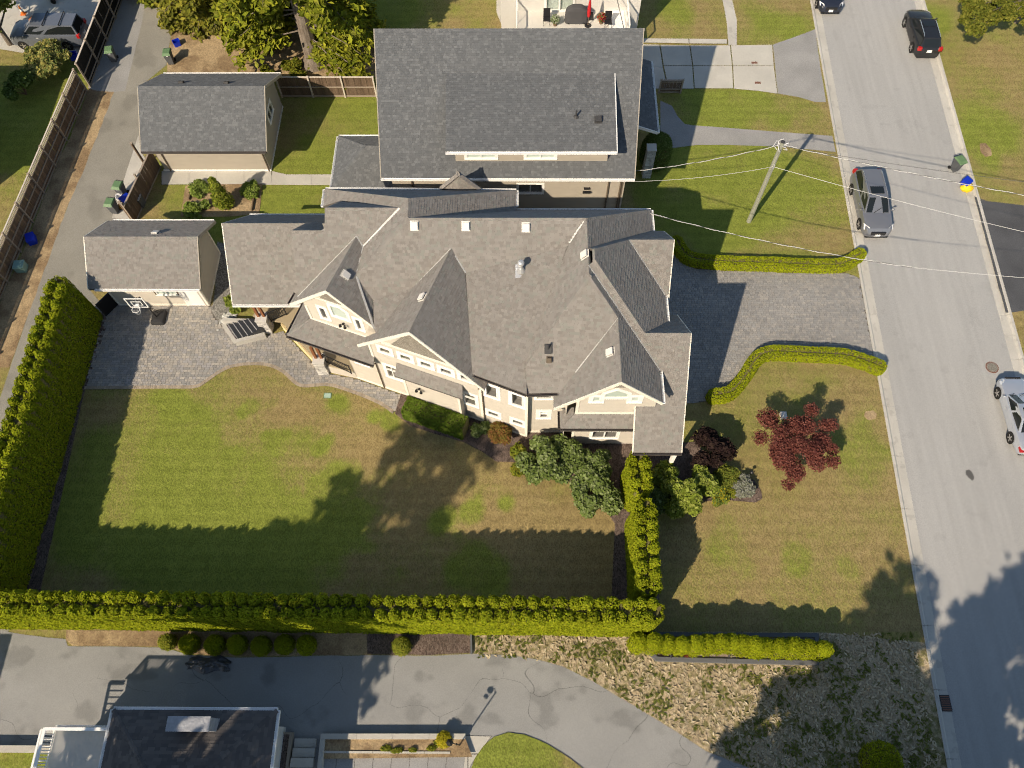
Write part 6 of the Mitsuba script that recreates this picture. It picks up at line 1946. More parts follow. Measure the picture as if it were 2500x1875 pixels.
def loft(st, ring):
    """stations (x, w, zb, zt) -> a closed smooth body"""
    rows = []
    for x, w, zb, zt, cr in st:
        half = [(0, zb), (w * .86, zb), (w * .97, zb + .10), (w, zb + .32 * (zt - zb)), (w * .985, zb + .72 * (zt - zb)), (w * .93, zt - .03), (w * .84, zt), (w * .45, zt + cr * .8), (0, zt + cr)]
        rows.append([(x, -y, z) for y, z in half] + [(x, y, z) for y, z in half[-2:0:-1]])
    rows = np.array(rows)
    n, m = rows.shape[:2]
    f = []
    for i in range(n - 1):
        for j in range(m):
            a, b, c, d = i * m + j, i * m + (j + 1) % m, (i + 1) * m + (j + 1) % m, (i + 1) * m + j
            f += [(a, b, c), (a, c, d)]
    f += [(0, j + 1, j) for j in range(1, m - 1)]
    o = (n - 1) * m
    f += [(o, o + j, o + j + 1) for j in range(1, m - 1)]
    return trimesh.Trimesh(rows.reshape(-1, 3), f, process=False)


def car(name, label, cat, wf, wr, side, paint, W=1.85, wb=2.75, front=.9, rear=1.0, H=1.65, hood=.98, belt=1.02, tail='suv', rails=False, sunroof=True, cow=.95, wind=.85, z0=-.1, bars=False, rear_cut=.5):
    """wf, wr: ground points of the front and rear wheel on the given side (+1 = the car's left)"""
    wf, wr = np.array(wf), np.array(wr)
    d = (wf - wr) / np.linalg.norm(wf - wr)
    left = np.array([-d[1], d[0]])
    c = (wf + wr) / 2 - left * side * (W / 2 - .1)
    ang = math.degrees(math.atan2(d[1], d[0]))
    X = T().translate([float(c[0]), float(c[1]), z0]).rotate([0, 0, 1], ang)
    t = thing(name, label, cat)
    hw = W / 2
    xf, xr = wb / 2 + front, -wb / 2 - rear

    def A(n_, mb, m, **kw):
        return add(n_, mb, m, t, to_world=X, **kw)
    xc = wb / 2 - .30 - (cow - .95)      # windscreen foot
    st = [(xf, hw * .62, .32, .52, 0), (xf - .06, hw * .78, .24, .66, .01), (xf - .22, hw * .9, .2, hood - .14, .03), (xf - .55, hw * .965, .2, hood - .04, .04), (xc + .15, hw, .2, hood + .02, .05), (xc - .2, hw, .2, belt, .03),
          (0, hw, .2, belt + .01, .02), (xr + .9, hw * .99, .2, belt + .03, .02)]
    if tail == 'sedan':
        st += [(xr + .55, hw * .97, .22, belt + .03, .03), (xr + .14, hw * .9, .24, belt - .02, .03), (xr + .03, hw * .82, .28, belt - .16, .01), (xr, hw * .7, .34, .62, 0)]
    else:
        st += [(xr + .35, hw * .96, .22, belt + .03, .02), (xr + .1, hw * .9, .24, belt - .02, .02), (xr + .02, hw * .86, .28, belt - .2, 0), (xr, hw * .78, .34, .55, 0)]
    body = loft(sorted(st, key=lambda q: q[0]), None)
    A('body', body, paint, smooth=32)
    # cabin
    zb, zr = belt - .03, H - .04
    xwt = xc - wind                       # windscreen head
    xrb, xrt = (xr + 1.0, xr + 1.75) if tail == 'sedan' else (xr + .06, xr + rear_cut)
    wb0, wt = hw * .90, hw * .68
    P_ = {}
    for s in (-1, 1):
        P_[s] = dict(A=np.array((xc, s * wb0 * .93, zb)), B=np.array((xwt, s * wt * .95, zr)), C=np.array((xrt, s * wt * .95, zr)), D=np.array((xrb, s * wb0 * .92, zb)), E=np.array((0, s * wb0, zb)), F=np.array(((xwt + xrt) / 2, s * wt, zr + .015)))
    hp = [v for s in P_ for v in P_[s].values()] + [np.array(((xwt + xrt) / 2, 0, H)), np.array((xwt, 0, zr + .025)), np.array((xrt, 0, zr + .02)), np.array((xc + .05, 0, zb)), np.array((xrb - .02, 0, zb))]
    cab = trimesh.convex.convex_hull(np.array(hp))
    A('cabin', cab, paint, smooth=28)

    def quad(pts, inset=(.06, .06), out=.012):
        a, b, c_, d_ = (np.asarray(q, float) for q in pts)   # bottom-left, bottom-right, top-right, top-left
        n_ = np.cross(b - a, d_ - a)
        n_ /= np.linalg.norm(n_)
        cen = (a + b + c_ + d_) / 4
        if n_ @ (cen - np.array((cen[0] * .6, 0, .6))) < 0:
            n_ = -n_
        u0, v0 = inset

        def at(u, v):
            return (a * (1 - u) + b * u) * (1 - v) + (d_ * (1 - u) + c_ * u) * v
        g = [at(u0, v0) + n_ * out, at(1 - u0, v0) + n_ * out, at(1 - u0, 1 - v0) + n_ * out, at(u0, 1 - v0) + n_ * out]
        m = MB(); m.put(g, [(0, 1, 2), (0, 2, 3)])
        return m
    L_, R_ = P_[1], P_[-1]
    A('windscreen', quad((R_['A'], L_['A'], L_['B'], R_['B']), (.05, .05), .016), 'car_glass_material')
    A('rear_window', quad((L_['D'], R_['D'], R_['C'], L_['C']), (.08, .10), .016), 'car_glass_material')
    for s in (1, -1):
        q = P_[s]
        e_b = q['A'] * .5 + q['D'] * .5
        e_b = q['E']
        tmid = (q['B'] + q['C']) / 2
        A('side_window', quad((q['A'], e_b, tmid, q['B']), (.07, .13), .02), 'car_glass_material')
        A('side_window', quad((e_b, q['D'], q['C'], tmid), (.06, .13), .02), 'car_glass_material')
        m = MB(); m.lathe((0, 0, 0), [(.0, -.09), (.07, -.06), (.09, 0), (.07, .06), (0, .09)], 10); v_, f_, _ = m.get()
        mm = MB(); mm.put(v_ * (.6, 1.15, .75) + (xc - .22, s * (hw + .07), belt + .08), f_); mm.beam((xc - .2, s * (hw - .08), belt), (xc - .22, s * (hw + .04), belt + .06), .06, .04)
        A('mirror', mm, paint, smooth=50)
        for xx, nm in ((wb / 2, 'front'), (-wb / 2, 'rear')):
            RR = .345 if H > 1.5 else .325
            w_ = MB(); ax = np.array([[1, 0, 0], [0, 0, -s], [0, 1, 0]], float)
            w_.lathe((xx, s * (hw - .11), RR), [(RR * .55, -.11), (RR * .97, -.11), (RR, -.07), (RR, .07), (RR * .97, .115), (RR * .72, .12)], 22, axis=np.array([[1, 0, 0], [0, 0, s], [0, 1, 0]], float))
            k = A('wheel', w_, 'tyre_material', smooth=40)
            rm = MB()
            for j in range(5):
                a_ = j * 2 * math.pi / 5 + .3
                rm.beam((xx, s * (hw - .004), RR), (xx + RR * .68 * math.cos(a_), s * (hw - .004), RR + RR * .68 * math.sin(a_)), .07, .03, up=(0, s, 0))
            rm.lathe((xx, s * (hw - .02), RR), [(RR * .74, 0), (RR * .66, .014), (RR * .62, 0)], 20, axis=np.array([[1, 0, 0], [0, 0, s], [0, 1, 0]], float))
            rm.lathe((xx, s * (hw - .02), RR), [(.06, 0), (.05, .03), (0, .03)], 10, axis=np.array([[1, 0, 0], [0, 0, s], [0, 1, 0]], float))
            add('rim', rm, 'rim_material', k, to_world=X)
            ar = MB(); ar.lathe((xx, s * (hw - .02), RR + .02), [(RR * 1.14, .0), (RR * 1.14, .026), (RR * 1.02, .03)], 22, axis=np.array([[1, 0, 0], [0, 0, s], [0, 1, 0]], float))
            wl = MB(); wl.lathe((xx, s * (hw - .03), RR + .02), [(0, .034), (RR * 1.12, .034)], 22, axis=np.array([[1, 0, 0], [0, 0, s], [0, 1, 0]], float))
            A('wheel_arch', wl, 'tyre_material')
        hl = MB(); hl.put([(xf - .16, s * hw * .60, .66), (xf - .34, s * hw * .925, .66), (xf - .62, s * hw * .95, hood - .085), (xf - .30, s * hw * .62, hood - .10)], [(0, 1, 2), (0, 2, 3)])
        v_, f_, _ = hl.get(); hh = MB(); hh.put(v_ + (.05, s * .02, .035), f_); hh.put(v_ + (-.05, 0, -.05), f_)
        A('headlight', hh, 'lamp_glass_material')
        tl = MB()
        if tail == 'sedan':
            tl.box((xr + .05, s * hw * .68, belt - .18), (.12, .42, .14)); tl.box((xr + .17, s * hw * .87, belt - .17), (.26, .08, .13))
        else:
            tl.box((xr + .10, s * hw * .80, belt - .06), (.2, .26, .26))
        A('tail_light', tl, 'red_lamp_material')
        if rails:
            rl = MB(); rl.tube([(xwt - .1, s * wt * .9, zr + .01), (xwt - .25, s * wt * .9, zr + .07), (xrt + .35, s * wt * .9, zr + .07), (xrt + .15, s * wt * .9, zr + .01)], .022, 6)
            A('roof_rail', rl, 'chrome_material')
        dh_ = MB()
        for xx in (.25, -.85):
            dh_.box((xx, s * (hw - .004), belt - .16), (.2, .03, .03))
        A('door_handle', dh_, 'chrome_material' if paint != 'black_paint_material' else paint)
    if sunroof:
        m = MB(); m.put([(xwt - .22, -.42, zr + .045), (xwt - .22, .42, zr + .045), (xwt - .78, .42, zr + .052), (xwt - .78, -.42, zr + .052)], [(0, 1, 2), (0, 2, 3)])
        A('sunroof', m, 'car_glass_material')
    if bars:
        for xx in bars:
            m = MB(); m.beam((xx, -wt * 1.1, H + .07), (xx, wt * 1.1, H + .07), .07, .04); m.beam((xx, -wt * 1.05, H - .03), (xx, -wt * 1.05, H + .07), .05, .05); m.beam((xx, wt * 1.05, H - .03), (xx, wt * 1.05, H + .07), .05, .05)
            A('roof_bar', m, 'black_metal_material')
    m = MB(); m.box((xf - .04, 0, .60), (.1, hw * .95, .24)); A('grille', m, 'black_metal_material')
    m = MB(); m.box((xf + .02, 0, .46), (.04, .32, .17)); A('number_plate', m, 'plate_material')
    m = MB(); m.put([(xr - .012, -.17, .72), (xr - .012, .17, .72), (xr + .03, .17, .90), (xr + .03, -.17, .90)], [(0, 1, 2), (0, 2, 3)]); m.box((xr, 0, .80), (.03, .34, .18)); A('number_plate', m, 'plate_material')
    m = MB(); m.box((xf - .12, 0, .26), (.25, hw * 1.5, .1)); m.box((xr + .12, 0, .3), (.25, hw * 1.5, .12)); A('bumper_trim', m, 'black_metal_material')
    m = MB()
    m.beam((xc + .02, -.25, belt + .05), (xc - .25, .25, belt + .24), .025, .02); m.beam((xc + .02, .35, belt + .04), (xc - .2, .62, belt + .18), .025, .02)
    A('wiper', m, 'black_metal_material')
    return t


car('suv', 'dark grey crossover with silver roof rails and sunroof parked at the house side kerb', 'car', (21.78, 31.24), (21.79, 33.91), -1, 'grey_paint_material', W=1.92, wb=2.79, front=.98, rear=1.08, H=1.69, hood=1.0, belt=1.08, rails=True)
car('coupe', 'silver coupe with red tail light parked at the far kerb, cut by the frame', 'car', (27.49, 19.11), (27.47, 16.52), 1, 'silver_paint_material', W=1.8, wb=2.76, front=.85, rear=1.0, H=1.38, hood=.86, belt=.90, tail='sedan')
car('wagon', 'black compact crossover with its tail to the camera at the far kerb', 'car', (28.6, 49.72), (28.54, 47.06), 1, 'black_paint_material', W=1.82, wb=2.65, front=.9, rear=.92, H=1.6, hood=.98, belt=1.04, rails=True)
nf = np.array((22.41, 51.75))
car('sedan', 'black sedan cut by the top edge with only its nose in view', 'car', nf, nf + (.05, 2.75), -1, 'navy_paint_material', W=1.82, wb=2.7, front=.92, rear=1.0, H=1.45, hood=.9, belt=.94, tail='sedan')
vf, vr = np.array((-37.04, 47.45)), np.array((-33.58, 47.39))
vd = (vf - vr) / np.linalg.norm(vf - vr)
car('van', 'long blue grey van with dark roof bars parked on the concrete pad', 'van', vr + vd * 3.3, vr, 1, 'van_paint_material', W=1.96, wb=3.3, front=.95, rear=1.25, H=1.92, hood=1.12, belt=1.18, z0=0, sunroof=False, bars=(-.55, -1.75), rear_cut=.25)

# ------------------------------------------------------------------ wheeled bins and recycling boxes
mat('bin_grey_material', (.085, .09, .098), .6, .35)
mat('bin_green_material', (.115, .20, .095), .5, .4)
mat('blue_plastic_material', (.006, .03, .42), .45, .4)
mat('yellow_bag_material', (.72, .50, .015), .55, .35)
mat('white_plastic_material', (.72, .72, .74), .5, .4)
mat('teal_material', (.20, .33, .30), .6, .3)
mat('card_material', (.30, .16, .035), .85, .1)


def cart(label, x, y, ang, z0=0.0):
    X = T().translate([float(x), float(y), z0]).rotate([0, 0, 1], ang)
    t = thing('wheeled_bin', label, 'bin', 'grey wheeled bins with green lids')
    v = np.array([(sx * (.19 if z < .5 else .27), sy * (.20 if z < .5 else .29) + (.0 if z < .5 else .03), z) for z in (.04, .96) for sx in (-1, 1) for sy in (-1, 1)])
    b = MB(); b.mesh(trimesh.convex.convex_hull(v)); add('body', b, 'bin_grey_material', t, to_world=X)
    b = MB(); b.box((0, .03, .965), (.60, .66, .05)); add('rim', b, 'bin_grey_material', t, to_world=X)
    v = np.array([(sx * (.30 if z < 1.03 else .24), sy * (.34 if z < 1.03 else .25) + .02, z) for z in (.99, 1.08) for sx in (-1, 1) for sy in (-1, 1)] + [(-.3, -.39, .97), (.3, -.39, .97)])
    b = MB(); b.mesh(trimesh.convex.convex_hull(v)); add('lid', b, 'bin_green_material', t, to_world=X)
    b = MB(); b.tube([(-.25, .41, .98), (.25, .41, .98)], .02, 6); b.beam((-.22, .3, .96), (-.22, .42, .98), .03, .03); b.beam((.22, .3, .96), (.22, .42, .98), .03, .03); add('handle', b, 'black_metal_material', t, to_world=X)
    for s in (-1, 1):
        b = MB(); b.lathe((s * .24, .24, .11), [(0, -.03), (.11, -.03), (.11, .03), (0, .03)], 12, axis=np.array([[0, 0, 1], [1, 0, 0], [0, 1, 0]], float)); add('wheel', b, 'tyre_material', t, to_world=X)
    b = MB(); b.box((0, -.262, .82), (.14, .02, .045)); add('label_plate', b, 'white_plastic_material', t, to_world=X)
    return t


cart('grey wheeled bin with green lid in fence shade at the top of the lane', *(-29.99, 46.2), 10)
cart('grey wheeled bin with green lid on the dry grass beside the small blue box', *(-25.7, 45.93), 5)
cart('grey wheeled bin with green lid, the northern of the pair on the lane', *(-26.49, 33.74), -8)
cart('grey wheeled bin with green lid, the southern of the pair on the lane', *(-26.69, 32.34), -5)
cart('grey wheeled bin with green lid standing at the far kerb of the road', *(29.03, 35.91), 20, -.09)


def tub(name, label, x, y, ang, size, m, z0=0, tilt=0, cat='box', inner='room_material', lid=None):
    X = T().translate([float(x), float(y), z0]).rotate([0, 0, 1], ang).rotate([1, 0, 0], tilt)
    sx, sy, sz = size
    t = thing(name, label, cat)
    o = sbox(-sx / 2, -sy / 2, sx / 2, sy / 2).buffer(-.04).buffer(.04)
    b = MB(); b.prism(o.difference(o.buffer(-.025)), .01, sz); b.prism(o, 0, .02); add('shell', b, m, t, to_world=X)
    b = MB(); b.prism(o.buffer(.02).difference(o.buffer(-.01)), sz - .03, sz + .015); add('rim', b, m, t, to_world=X)
    if lid:
        b = MB(); b.prism(o.buffer(.015), sz + .012, sz + .045); b.prism(o.buffer(-.06), sz + .045, sz + .06); add('lid', b, lid, t, to_world=X)
    return t


tub('recycling_box', 'blue recycling box on its base beside the grass bin', *(-25.64, 47.8), 30, (.48, .42, .36), 'blue_plastic_material')
tub('recycling_box', 'blue recycling box leaning against the yellow bag by the two lane bins', *(-26.13, 33.12), -32, (.52, .68, .42), 'blue_plastic_material', tilt=-8, lid='blue_plastic_material')
tub('storage_tub', 'white tub between the two lane bins', *(-26.59, 33.33), 15, (.36, .42, .38), 'white_plastic_material')
tub('recycling_box', 'blue recycling box lying at the foot of the lane fence', *(-31.56, 30), 25, (.5, .7, .4), 'blue_plastic_material', lid='blue_plastic_material')
tub('utility_box', 'pale teal utility box by the lane fence near the hedge', *(-31.61, 27.82), 5, (.62, .6, .5), 'teal_material', lid='teal_material')
tub('recycling_box', 'blue box in the yard corner beside the hydrangea', *(-32.98, 46.46), 20, (.55, .5, .4), 'blue_plastic_material')
tub('recycling_box', 'blue recycling box tipped on the yellow bag at the far kerb', *(29.27, 34.5), 40, (.52, .5, .34), 'blue_plastic_material', z0=.2, tilt=8, lid='blue_plastic_material')
tub('storm_drain_box', 'grey metal box with shiny lid beside the dark fence', *(-25.21, 32.92), -4, (.62, .55, .75), 'bin_grey_material', lid='galvanised_material')


def sack(name, label, x, y, sx, sy, sz, m, seed, z0=0):
    s = trimesh.creation.icosphere(3, 1.0)
    v = np.array(s.vertices)
    nz = np.asarray(meshkit.fbm(v * 2.3 + seed)).reshape(-1, 1)
    v = v * (.75 + .5 * nz)
    v[:, 2] = np.maximum(v[:, 2], -.62)
    v = v * (sx, sy, sz / 1.5) + (x, y, z0 + sz * .42)
    t = thing(name, label, 'bag')
    b = MB(); b.put(v, s.faces); add('bag', b, m, t, smooth=True)
    b = MB(); b.tube([(x, y, z0 + sz * .8), (x + .03, y, z0 + sz * 1.12)], [.06, .03], 7); add('neck', b, m, t)
    return t


x, y = (29.42, 34.25)
sack('recycling_bag', 'bright yellow recycling bag at the far kerb', x, y, .42, .3, .45, 'yellow_bag_material', 3, -.09)
x, y = (-26.32, 32.75)
sack('recycling_bag', 'brown and yellow paper bag between the bins on the lane', x, y, .22, .28, .35, 'card_material', 5)

# ------------------------------------------------------------------ utility pole and its wires
px_, py_ = (14.75, 31.56)
t = thing('utility_pole', 'pale grey green timber utility pole on the lawn with wires', 'pole')
mat('pole_material', mikit.proc(lambda p, n, uv: mix((.20, .21, .165), (.33, .335, .275), fbm(p.x * 30, p.y * 30, p.z * 1.2))), .85)
b = MB(); b.tube([(px_, py_, -.2), (px_ + .01, py_, 3.5), (px_ + .03, py_ + .02, 7.2)], [.15, .135, .12], 14); add('shaft', b, 'pole_material', t)
b = MB(); b.tube([(px_ + .03, py_ + .02, 7.19), (px_ + .03, py_ + .02, 7.22)], .125, 14); add('cap', b, 'dark_vent_material', t)
b = MB()
for a in range(5):
    th = a * 1.26
    c = np.array((px_ + .03, py_ + .02, 6.95))
    b.tube([c + (.13 * math.cos(th), .13 * math.sin(th), 0), c + (.34 * math.cos(th), .34 * math.sin(th), .16), c + (.42 * math.cos(th + .5), .42 * math.sin(th + .5), -.08), c + (.2 * math.cos(th + .9), .2 * math.sin(th + .9), -.3)], .018, 5)
add('wire_loop', b, 'white_plastic_material', t, kind='stuff')
b = MB(); b.box((px_ + .02, py_ - .14, 5.35), (.1, .12, .3)); b.tube([(px_, py_ - .15, 5.1), (px_, py_ - .15, 3)], .012, 5); add('bracket', b, 'galvanised_material', t)
mat('wire_pale_material', (.62, .62, .60), .5, .4)
mat('wire_dark_material', (.09, .09, .09), .6, .3)


def wire(label, a, b, sag, r=.011, twist=0, m='wire_pale_material'):
    a, b = np.array(a, float), np.array(b, float)
    k = thing('overhead_wire', label, 'wire')
    s = np.linspace(0, 1, 60)
    p = a + (b - a) * s[:, None]
    p[:, 2] -= 4 * sag * s * (1 - s)
    if not twist:
        q = MB(); q.tube(p, r, 5); add('strand', q, m, k)
        return k
    s = np.linspace(0, 1, 400)
    p = a + (b - a) * s[:, None]
    p[:, 2] -= 4 * sag * s * (1 - s)
    d = (b - a) / np.linalg.norm(b - a)
    sd = np.cross(d, (0, 0, 1.0)); sd /= np.linalg.norm(sd)
    for ph, mm in ((0, 'wire_pale_material'), (math.pi, 'wire_dark_material')):
        an = 2 * math.pi * s * np.linalg.norm(b - a) / twist + ph
        q = MB(); q.tube(p + .02 * (np.cos(an)[:, None] * sd + np.sin(an)[:, None] * np.array([0, 0, 1.0])), .014, 5); add('strand', q, mm, k)
    return k


wire('twisted pale service wire from the pole top to the taupe house', (px_, py_, 7.0), (6.05, 30.3, 6.2), .25, twist=1.7)
wire('thin pale wire from the pole to the corner of the taupe house', (px_, py_ - .15, 5.35), (6.0, 30.1, 5.6), .3, .011)
wire('twisted dark service wire from the pole top across the road', (px_, py_, 7.0), (42, 24.5, 7.4), .5, twist=1.7)
wire('thin pale wire from the pole across the road', (px_, py_ - .15, 5.35), (42, 22.3, 5.9), .5, .012)
wire('twisted pale service wire from the beige house gable across the front lawn', (7.03, 27.29, 6.3), (21, 23.9, 6.0), .35, twist=1.9)
wire('thin pale wire over the road south of the pole', (21, 23.9, 6.0), (44, 21.9, 6.4), .4, .012)
wire('thin dark wire crossing high over the front lawn', (px_, py_, 6.9), (44, 26.5, 7.2), .5, .012, m='wire_dark_material')

# ------------------------------------------------------------------ basketball hoop
t = thing('basketball_hoop', 'portable basketball hoop with clear white lined backboard and black base by the garage', 'basketball hoop')
bx, by = (-22.15, 24.26)
q = sbox(-.42, -.55, .42, .45).buffer(-.12).buffer(.12)
b = MB()
v = []
for sc, z in ((1.0, .0), (1.0, .12), (.86, .26), (.5, .3)):
    v += [(bx + x * sc, by + y * sc, z) for x, y in np.array(q.exterior.coords)[:-1]]
b.mesh(trimesh.convex.convex_hull(np.array(v))); add('base', b, mat('hoop_base_material', (.03, .03, .032), .5, .4), t, smooth=30)
b = MB(); b.tube([(bx - .05, by - .1, .2), (bx - .1, by - .15, 2.6)], .045, 8); add('pole', b, 'black_metal_material', t)
hx0, hx1, hy = (-22.54, 23.36, 3.6)[0], (-21.46, 23.36, 3.6)[0], (-21.86, 23.36, 3.6)[1]
hyb = hy + .02
for z in (2.75, 3.35):
    for s in (-.1, .1):
        b = MB(); b.beam((bx - .1 + s, by - .15, 2.1 if z < 3 else 2.6), ((hx0 + hx1) / 2 + s, hyb + .03, z), .035, .035); add('arm', b, 'black_metal_material', t)
b = MB(); b.beam((bx - .05, by + .2, .25), (bx - .1, by - .12, 1.5), .03, .03); b.beam((bx + .25, by + .25, .25), (bx - .1, by - .12, 1.5), .03, .03); add('brace', b, 'black_metal_material', t)
BF2 = Face((hx0, hyb), (hx1, hyb))
b = MB(); b.put(BF2.place([(0, 0, 2.68), (BF2.L, 0, 2.68), (BF2.L, 0, 3.6), (0, 0, 3.6)]), [(0, 1, 2), (0, 2, 3)]); k = add('backboard', b, 'pane_material', t)
b = MB(); fprism(b, BF2, sbox(0, 2.65, BF2.L, 3.62).difference(sbox(.06, 2.71, BF2.L - .06, 3.56)), -.015, .02); fprism(b, BF2, sbox(BF2.L / 2 - .3, 2.86, BF2.L / 2 + .3, 3.3).difference(sbox(BF2.L / 2 - .25, 2.91, BF2.L / 2 + .25, 3.25)), .004, .014); add('frame', b, 'white_trim_material', k)
b = MB(); cx = (hx0 + hx1) / 2 + .02; th = np.linspace(0, 2 * math.pi, 33); b.tube([(cx + .225 * math.cos(a), hyb - .37 + .225 * math.sin(a), 3.05) for a in th], .017, 6, cap=False); b.box((cx, hyb - .08, 3.04), (.2, .14, .05)); add('rim', b, 'white_trim_material', t)
b = MB()
for i in range(12):
    for sg in (-1, 1):
        a0, a1 = i * math.pi / 6, i * math.pi / 6 + sg * math.pi / 6
        b.tube([(cx + .22 * math.cos(a0), hyb - .37 + .22 * math.sin(a0), 3.04), (cx + .13 * math.cos(a1), hyb - .37 + .13 * math.sin(a1), 2.68)], .006, 4)
add('net', b, 'white_plastic_material', t, kind='stuff')

# ------------------------------------------------------------------ lamp post, walls and steps at the bottom edge
lx, ly = (-2.87, 0.63)
t = thing('lamp_post', 'black garden lamp post with a lantern beside the worn driveway', 'lamp post')
b = MB(); b.tube([(lx, ly, .03), (lx, ly, 2.3)], [.035, .03], 8); b.lathe((lx, ly, .03), [(.11, 0), (.1, .05), (.045, .18), (.04, .3)], 10); add('post', b, 'black_metal_material', t)
b = MB(); b.tube([(lx, ly, 2.25), (lx - .14, ly + .03, 2.45), (lx - .3, ly + .06, 2.4)], .02, 6); add('arm', b, 'black_metal_material', t)
hx_, hy_ = lx - .3, ly + .06
b = MB(); b.lathe((hx_, hy_, 2.05), [(.03, -.05), (.08, 0), (.13, .02)], 6); b.lathe((hx_, hy_, 2.05), [(.17, .3), (.1, .38), (.03, .44), (.0, .5)], 6); add('lantern', b, 'black_metal_material', t)
b = MB(); b.lathe((hx_, hy_, 2.05), [(.11, .02), (.145, .3)], 6); add('glass', b, 'pane_material', t)
b = MB(); b.tube([(lx, ly, 2.3), (lx, ly, 2.36)], [.05, .01], 8); add('finial', b, 'black_metal_material', t)
mat('wall_concrete_material', mikit.proc(lambda p, n, uv: mi.Color3f(0.45, 0.43, 0.385) * (.85 + .26 * fbm(p.x * 2.5, p.y * 2.5, p.z * 2.5, octaves=4)) * (.95 + .1 * noise(p.x * 30, p.y * 30, p.z * 30))), .9)
t = thing('retaining_wall', 'low pale concrete retaining wall along the driveway edge', 'wall')
w0, w1, wt_ = np.array((-9.5, 1.07)), np.array((-2.6, 1.12)), .24
for i in range(4):
    a, b_ = w0 + (w1 - w0) * i / 4 + (.006, 0), w0 + (w1 - w0) * (i + 1) / 4 - (.006, 0)
    q = MB(); q.prism([a, b_, b_ - (0, wt_), a - (0, wt_)], 0, .42); add('block', q, 'wall_concrete_material', t)
q = MB(); q.prism([w0 - (0, wt_ + .005), w0 + (.22, -wt_ - .005), w0 + (.22, -2.2), w0 - (0, 2.2)], 0, .42); add('block', q, 'wall_concrete_material', t)
sheet('wall_bed', [w0 + (.2, -.2), w1 + (0, -.2), w1 + (.35, -1.0), w0 + (.2, -1.08)], .25, 'dirt_material', 44)
q = ((-9.43, 0.28), (-3.3, 0.29))
t = thing('walk_edging', 'thin pale concrete edging between the wall bed and the slab walk', 'edging')
for i in range(5):
    a, b_ = np.array(q[0]) + (np.array(q[1]) - q[0]) * i / 5 + (.01, .05), np.array(q[0]) + (np.array(q[1]) - q[0]) * (i + 1) / 5 + (-.01, .05)
    m = MB(); m.prism([a, b_, b_ - (0, .1), a - (0, .1)], 0, .3); add('block', m, 'wall_concrete_material', t)
t = thing('garden_steps', 'three shaded concrete steps between the house and the retaining wall', 'steps')
s0 = np.array((-10.78, 0.86))
for i in range(3):
    m = MB(); m.prism([s0 + (.0, -.42 * i), s0 + (1.05, -.42 * i), s0 + (1.05, -.42 * i - .40), s0 + (0, -.42 * i - .40)], 0, .16 + .14 * i); add('step', m, 'wall_concrete_material', t)
t = thing('raised_bed', 'dark timber raised bed in the shade beside the house wall', 'planter')
r0 = np.array((-11.62, 1.12))
m = MB(); m.prism(Polygon([r0, r0 + (.75, 0), r0 + (.75, -2.2), r0 - (0, 2.2)]).difference(Polygon([r0 + (.1, -.1), r0 + (.62, -.1), r0 + (.62, -2.1), r0 + (.1, -2.1)])), 0, .4); add('frame', m, 'fence_rail_material', t)
m = MB(); m.prism([r0 + (.08, -.08), r0 + (.64, -.08), r0 + (.64, -2.1), r0 + (.08, -2.1)], 0, .3); add('soil', m, 'mulch_material', t)
for i, (u_, s_) in enumerate((((-6.34, 0.41), .26), ((-5.75, 0.34), .2), ((-5.07, 0.35), .16), ((-4.19, 0.42), .2), ((-3.81, 0.64), .3), ((-5.94, 0.3), .18))):
    L = Leaves(); rr_ = rng(i)
    L.blob((u_[0], u_[1] + .05, .32), (s_ * 1.1, s_ * .6, .1), 260, .06, YELLOWY * .9, 500 + i, shell=.9, up=.8)
    k = thing('weed', ['yellow green weed tuft, largest on the wall bed', 'low weed tuft right of the largest one', 'small weed tuft at the middle of the wall bed', 'faint weed tuft toward the lamp', 'dark green weed patch behind the yellow shrub', 'weed tuft against the slab walk'][i], 'plant'); L.add('foliage', k)
t = thing('kerb_wall', 'low concrete kerb wall between the driveway and a strip of grass at the left edge', 'wall')
m = MB(); m.prism([(-34, .42), (-21.9, .42), (-21.9, .18), (-34, .18)], 0, .42); add('wall', m, 'wall_concrete_material', t)
m = MB(); m.prism([(-34, .46), (-21.86, .46), (-21.86, .14), (-34, .14)], .425, .47); add('coping', m, 'wall_concrete_material', t)
sheet('strip_lawn', [(-34, .18), (-22, .18), (-22, -3), (-34, -3)], .05, 'yard_material', 45)

# planter with dark boards below the clipped row
t = thing('planter', 'long dark grey edged planter below the clipped row', 'planter')
PO = np.array(((5.97, 5.15), (6.76, 4.47), (10.19, 4.4), (14.74, 4.33), (14.97, 5.84), (6.05, 5.85)))
for i in range(5):
    a, b_ = PO[i], PO[(i + 1) % 6]
    d = (b_ - a) / np.linalg.norm(b_ - a)
    nn = np.array([-d[1], d[0]]) * .2
    m = MB(); m.prism([a + d * .01, b_ - d * .01, b_ - d * .01 + nn, a + d * .01 + nn], 0, .3)
    add('board', m, mat('planter_board_material', (.115, .118, .125), .7) if 'planter_board_material' not in scene else 'planter_board_material', t)
mat('planter_soil_material', mikit.proc(lambda p, n, uv: mix((.20, .15, .12), (.34, .28, .225), voronoi(p.x * 20, p.y * 20)[2]) * (.8 + .4 * fbm(p.x * 3, p.y * 3, 1.0))), .95, .1)
m = MB(); m.prism(Polygon(PO).buffer(-.15), 0, .2); add('soil', m, 'planter_soil_material', t)
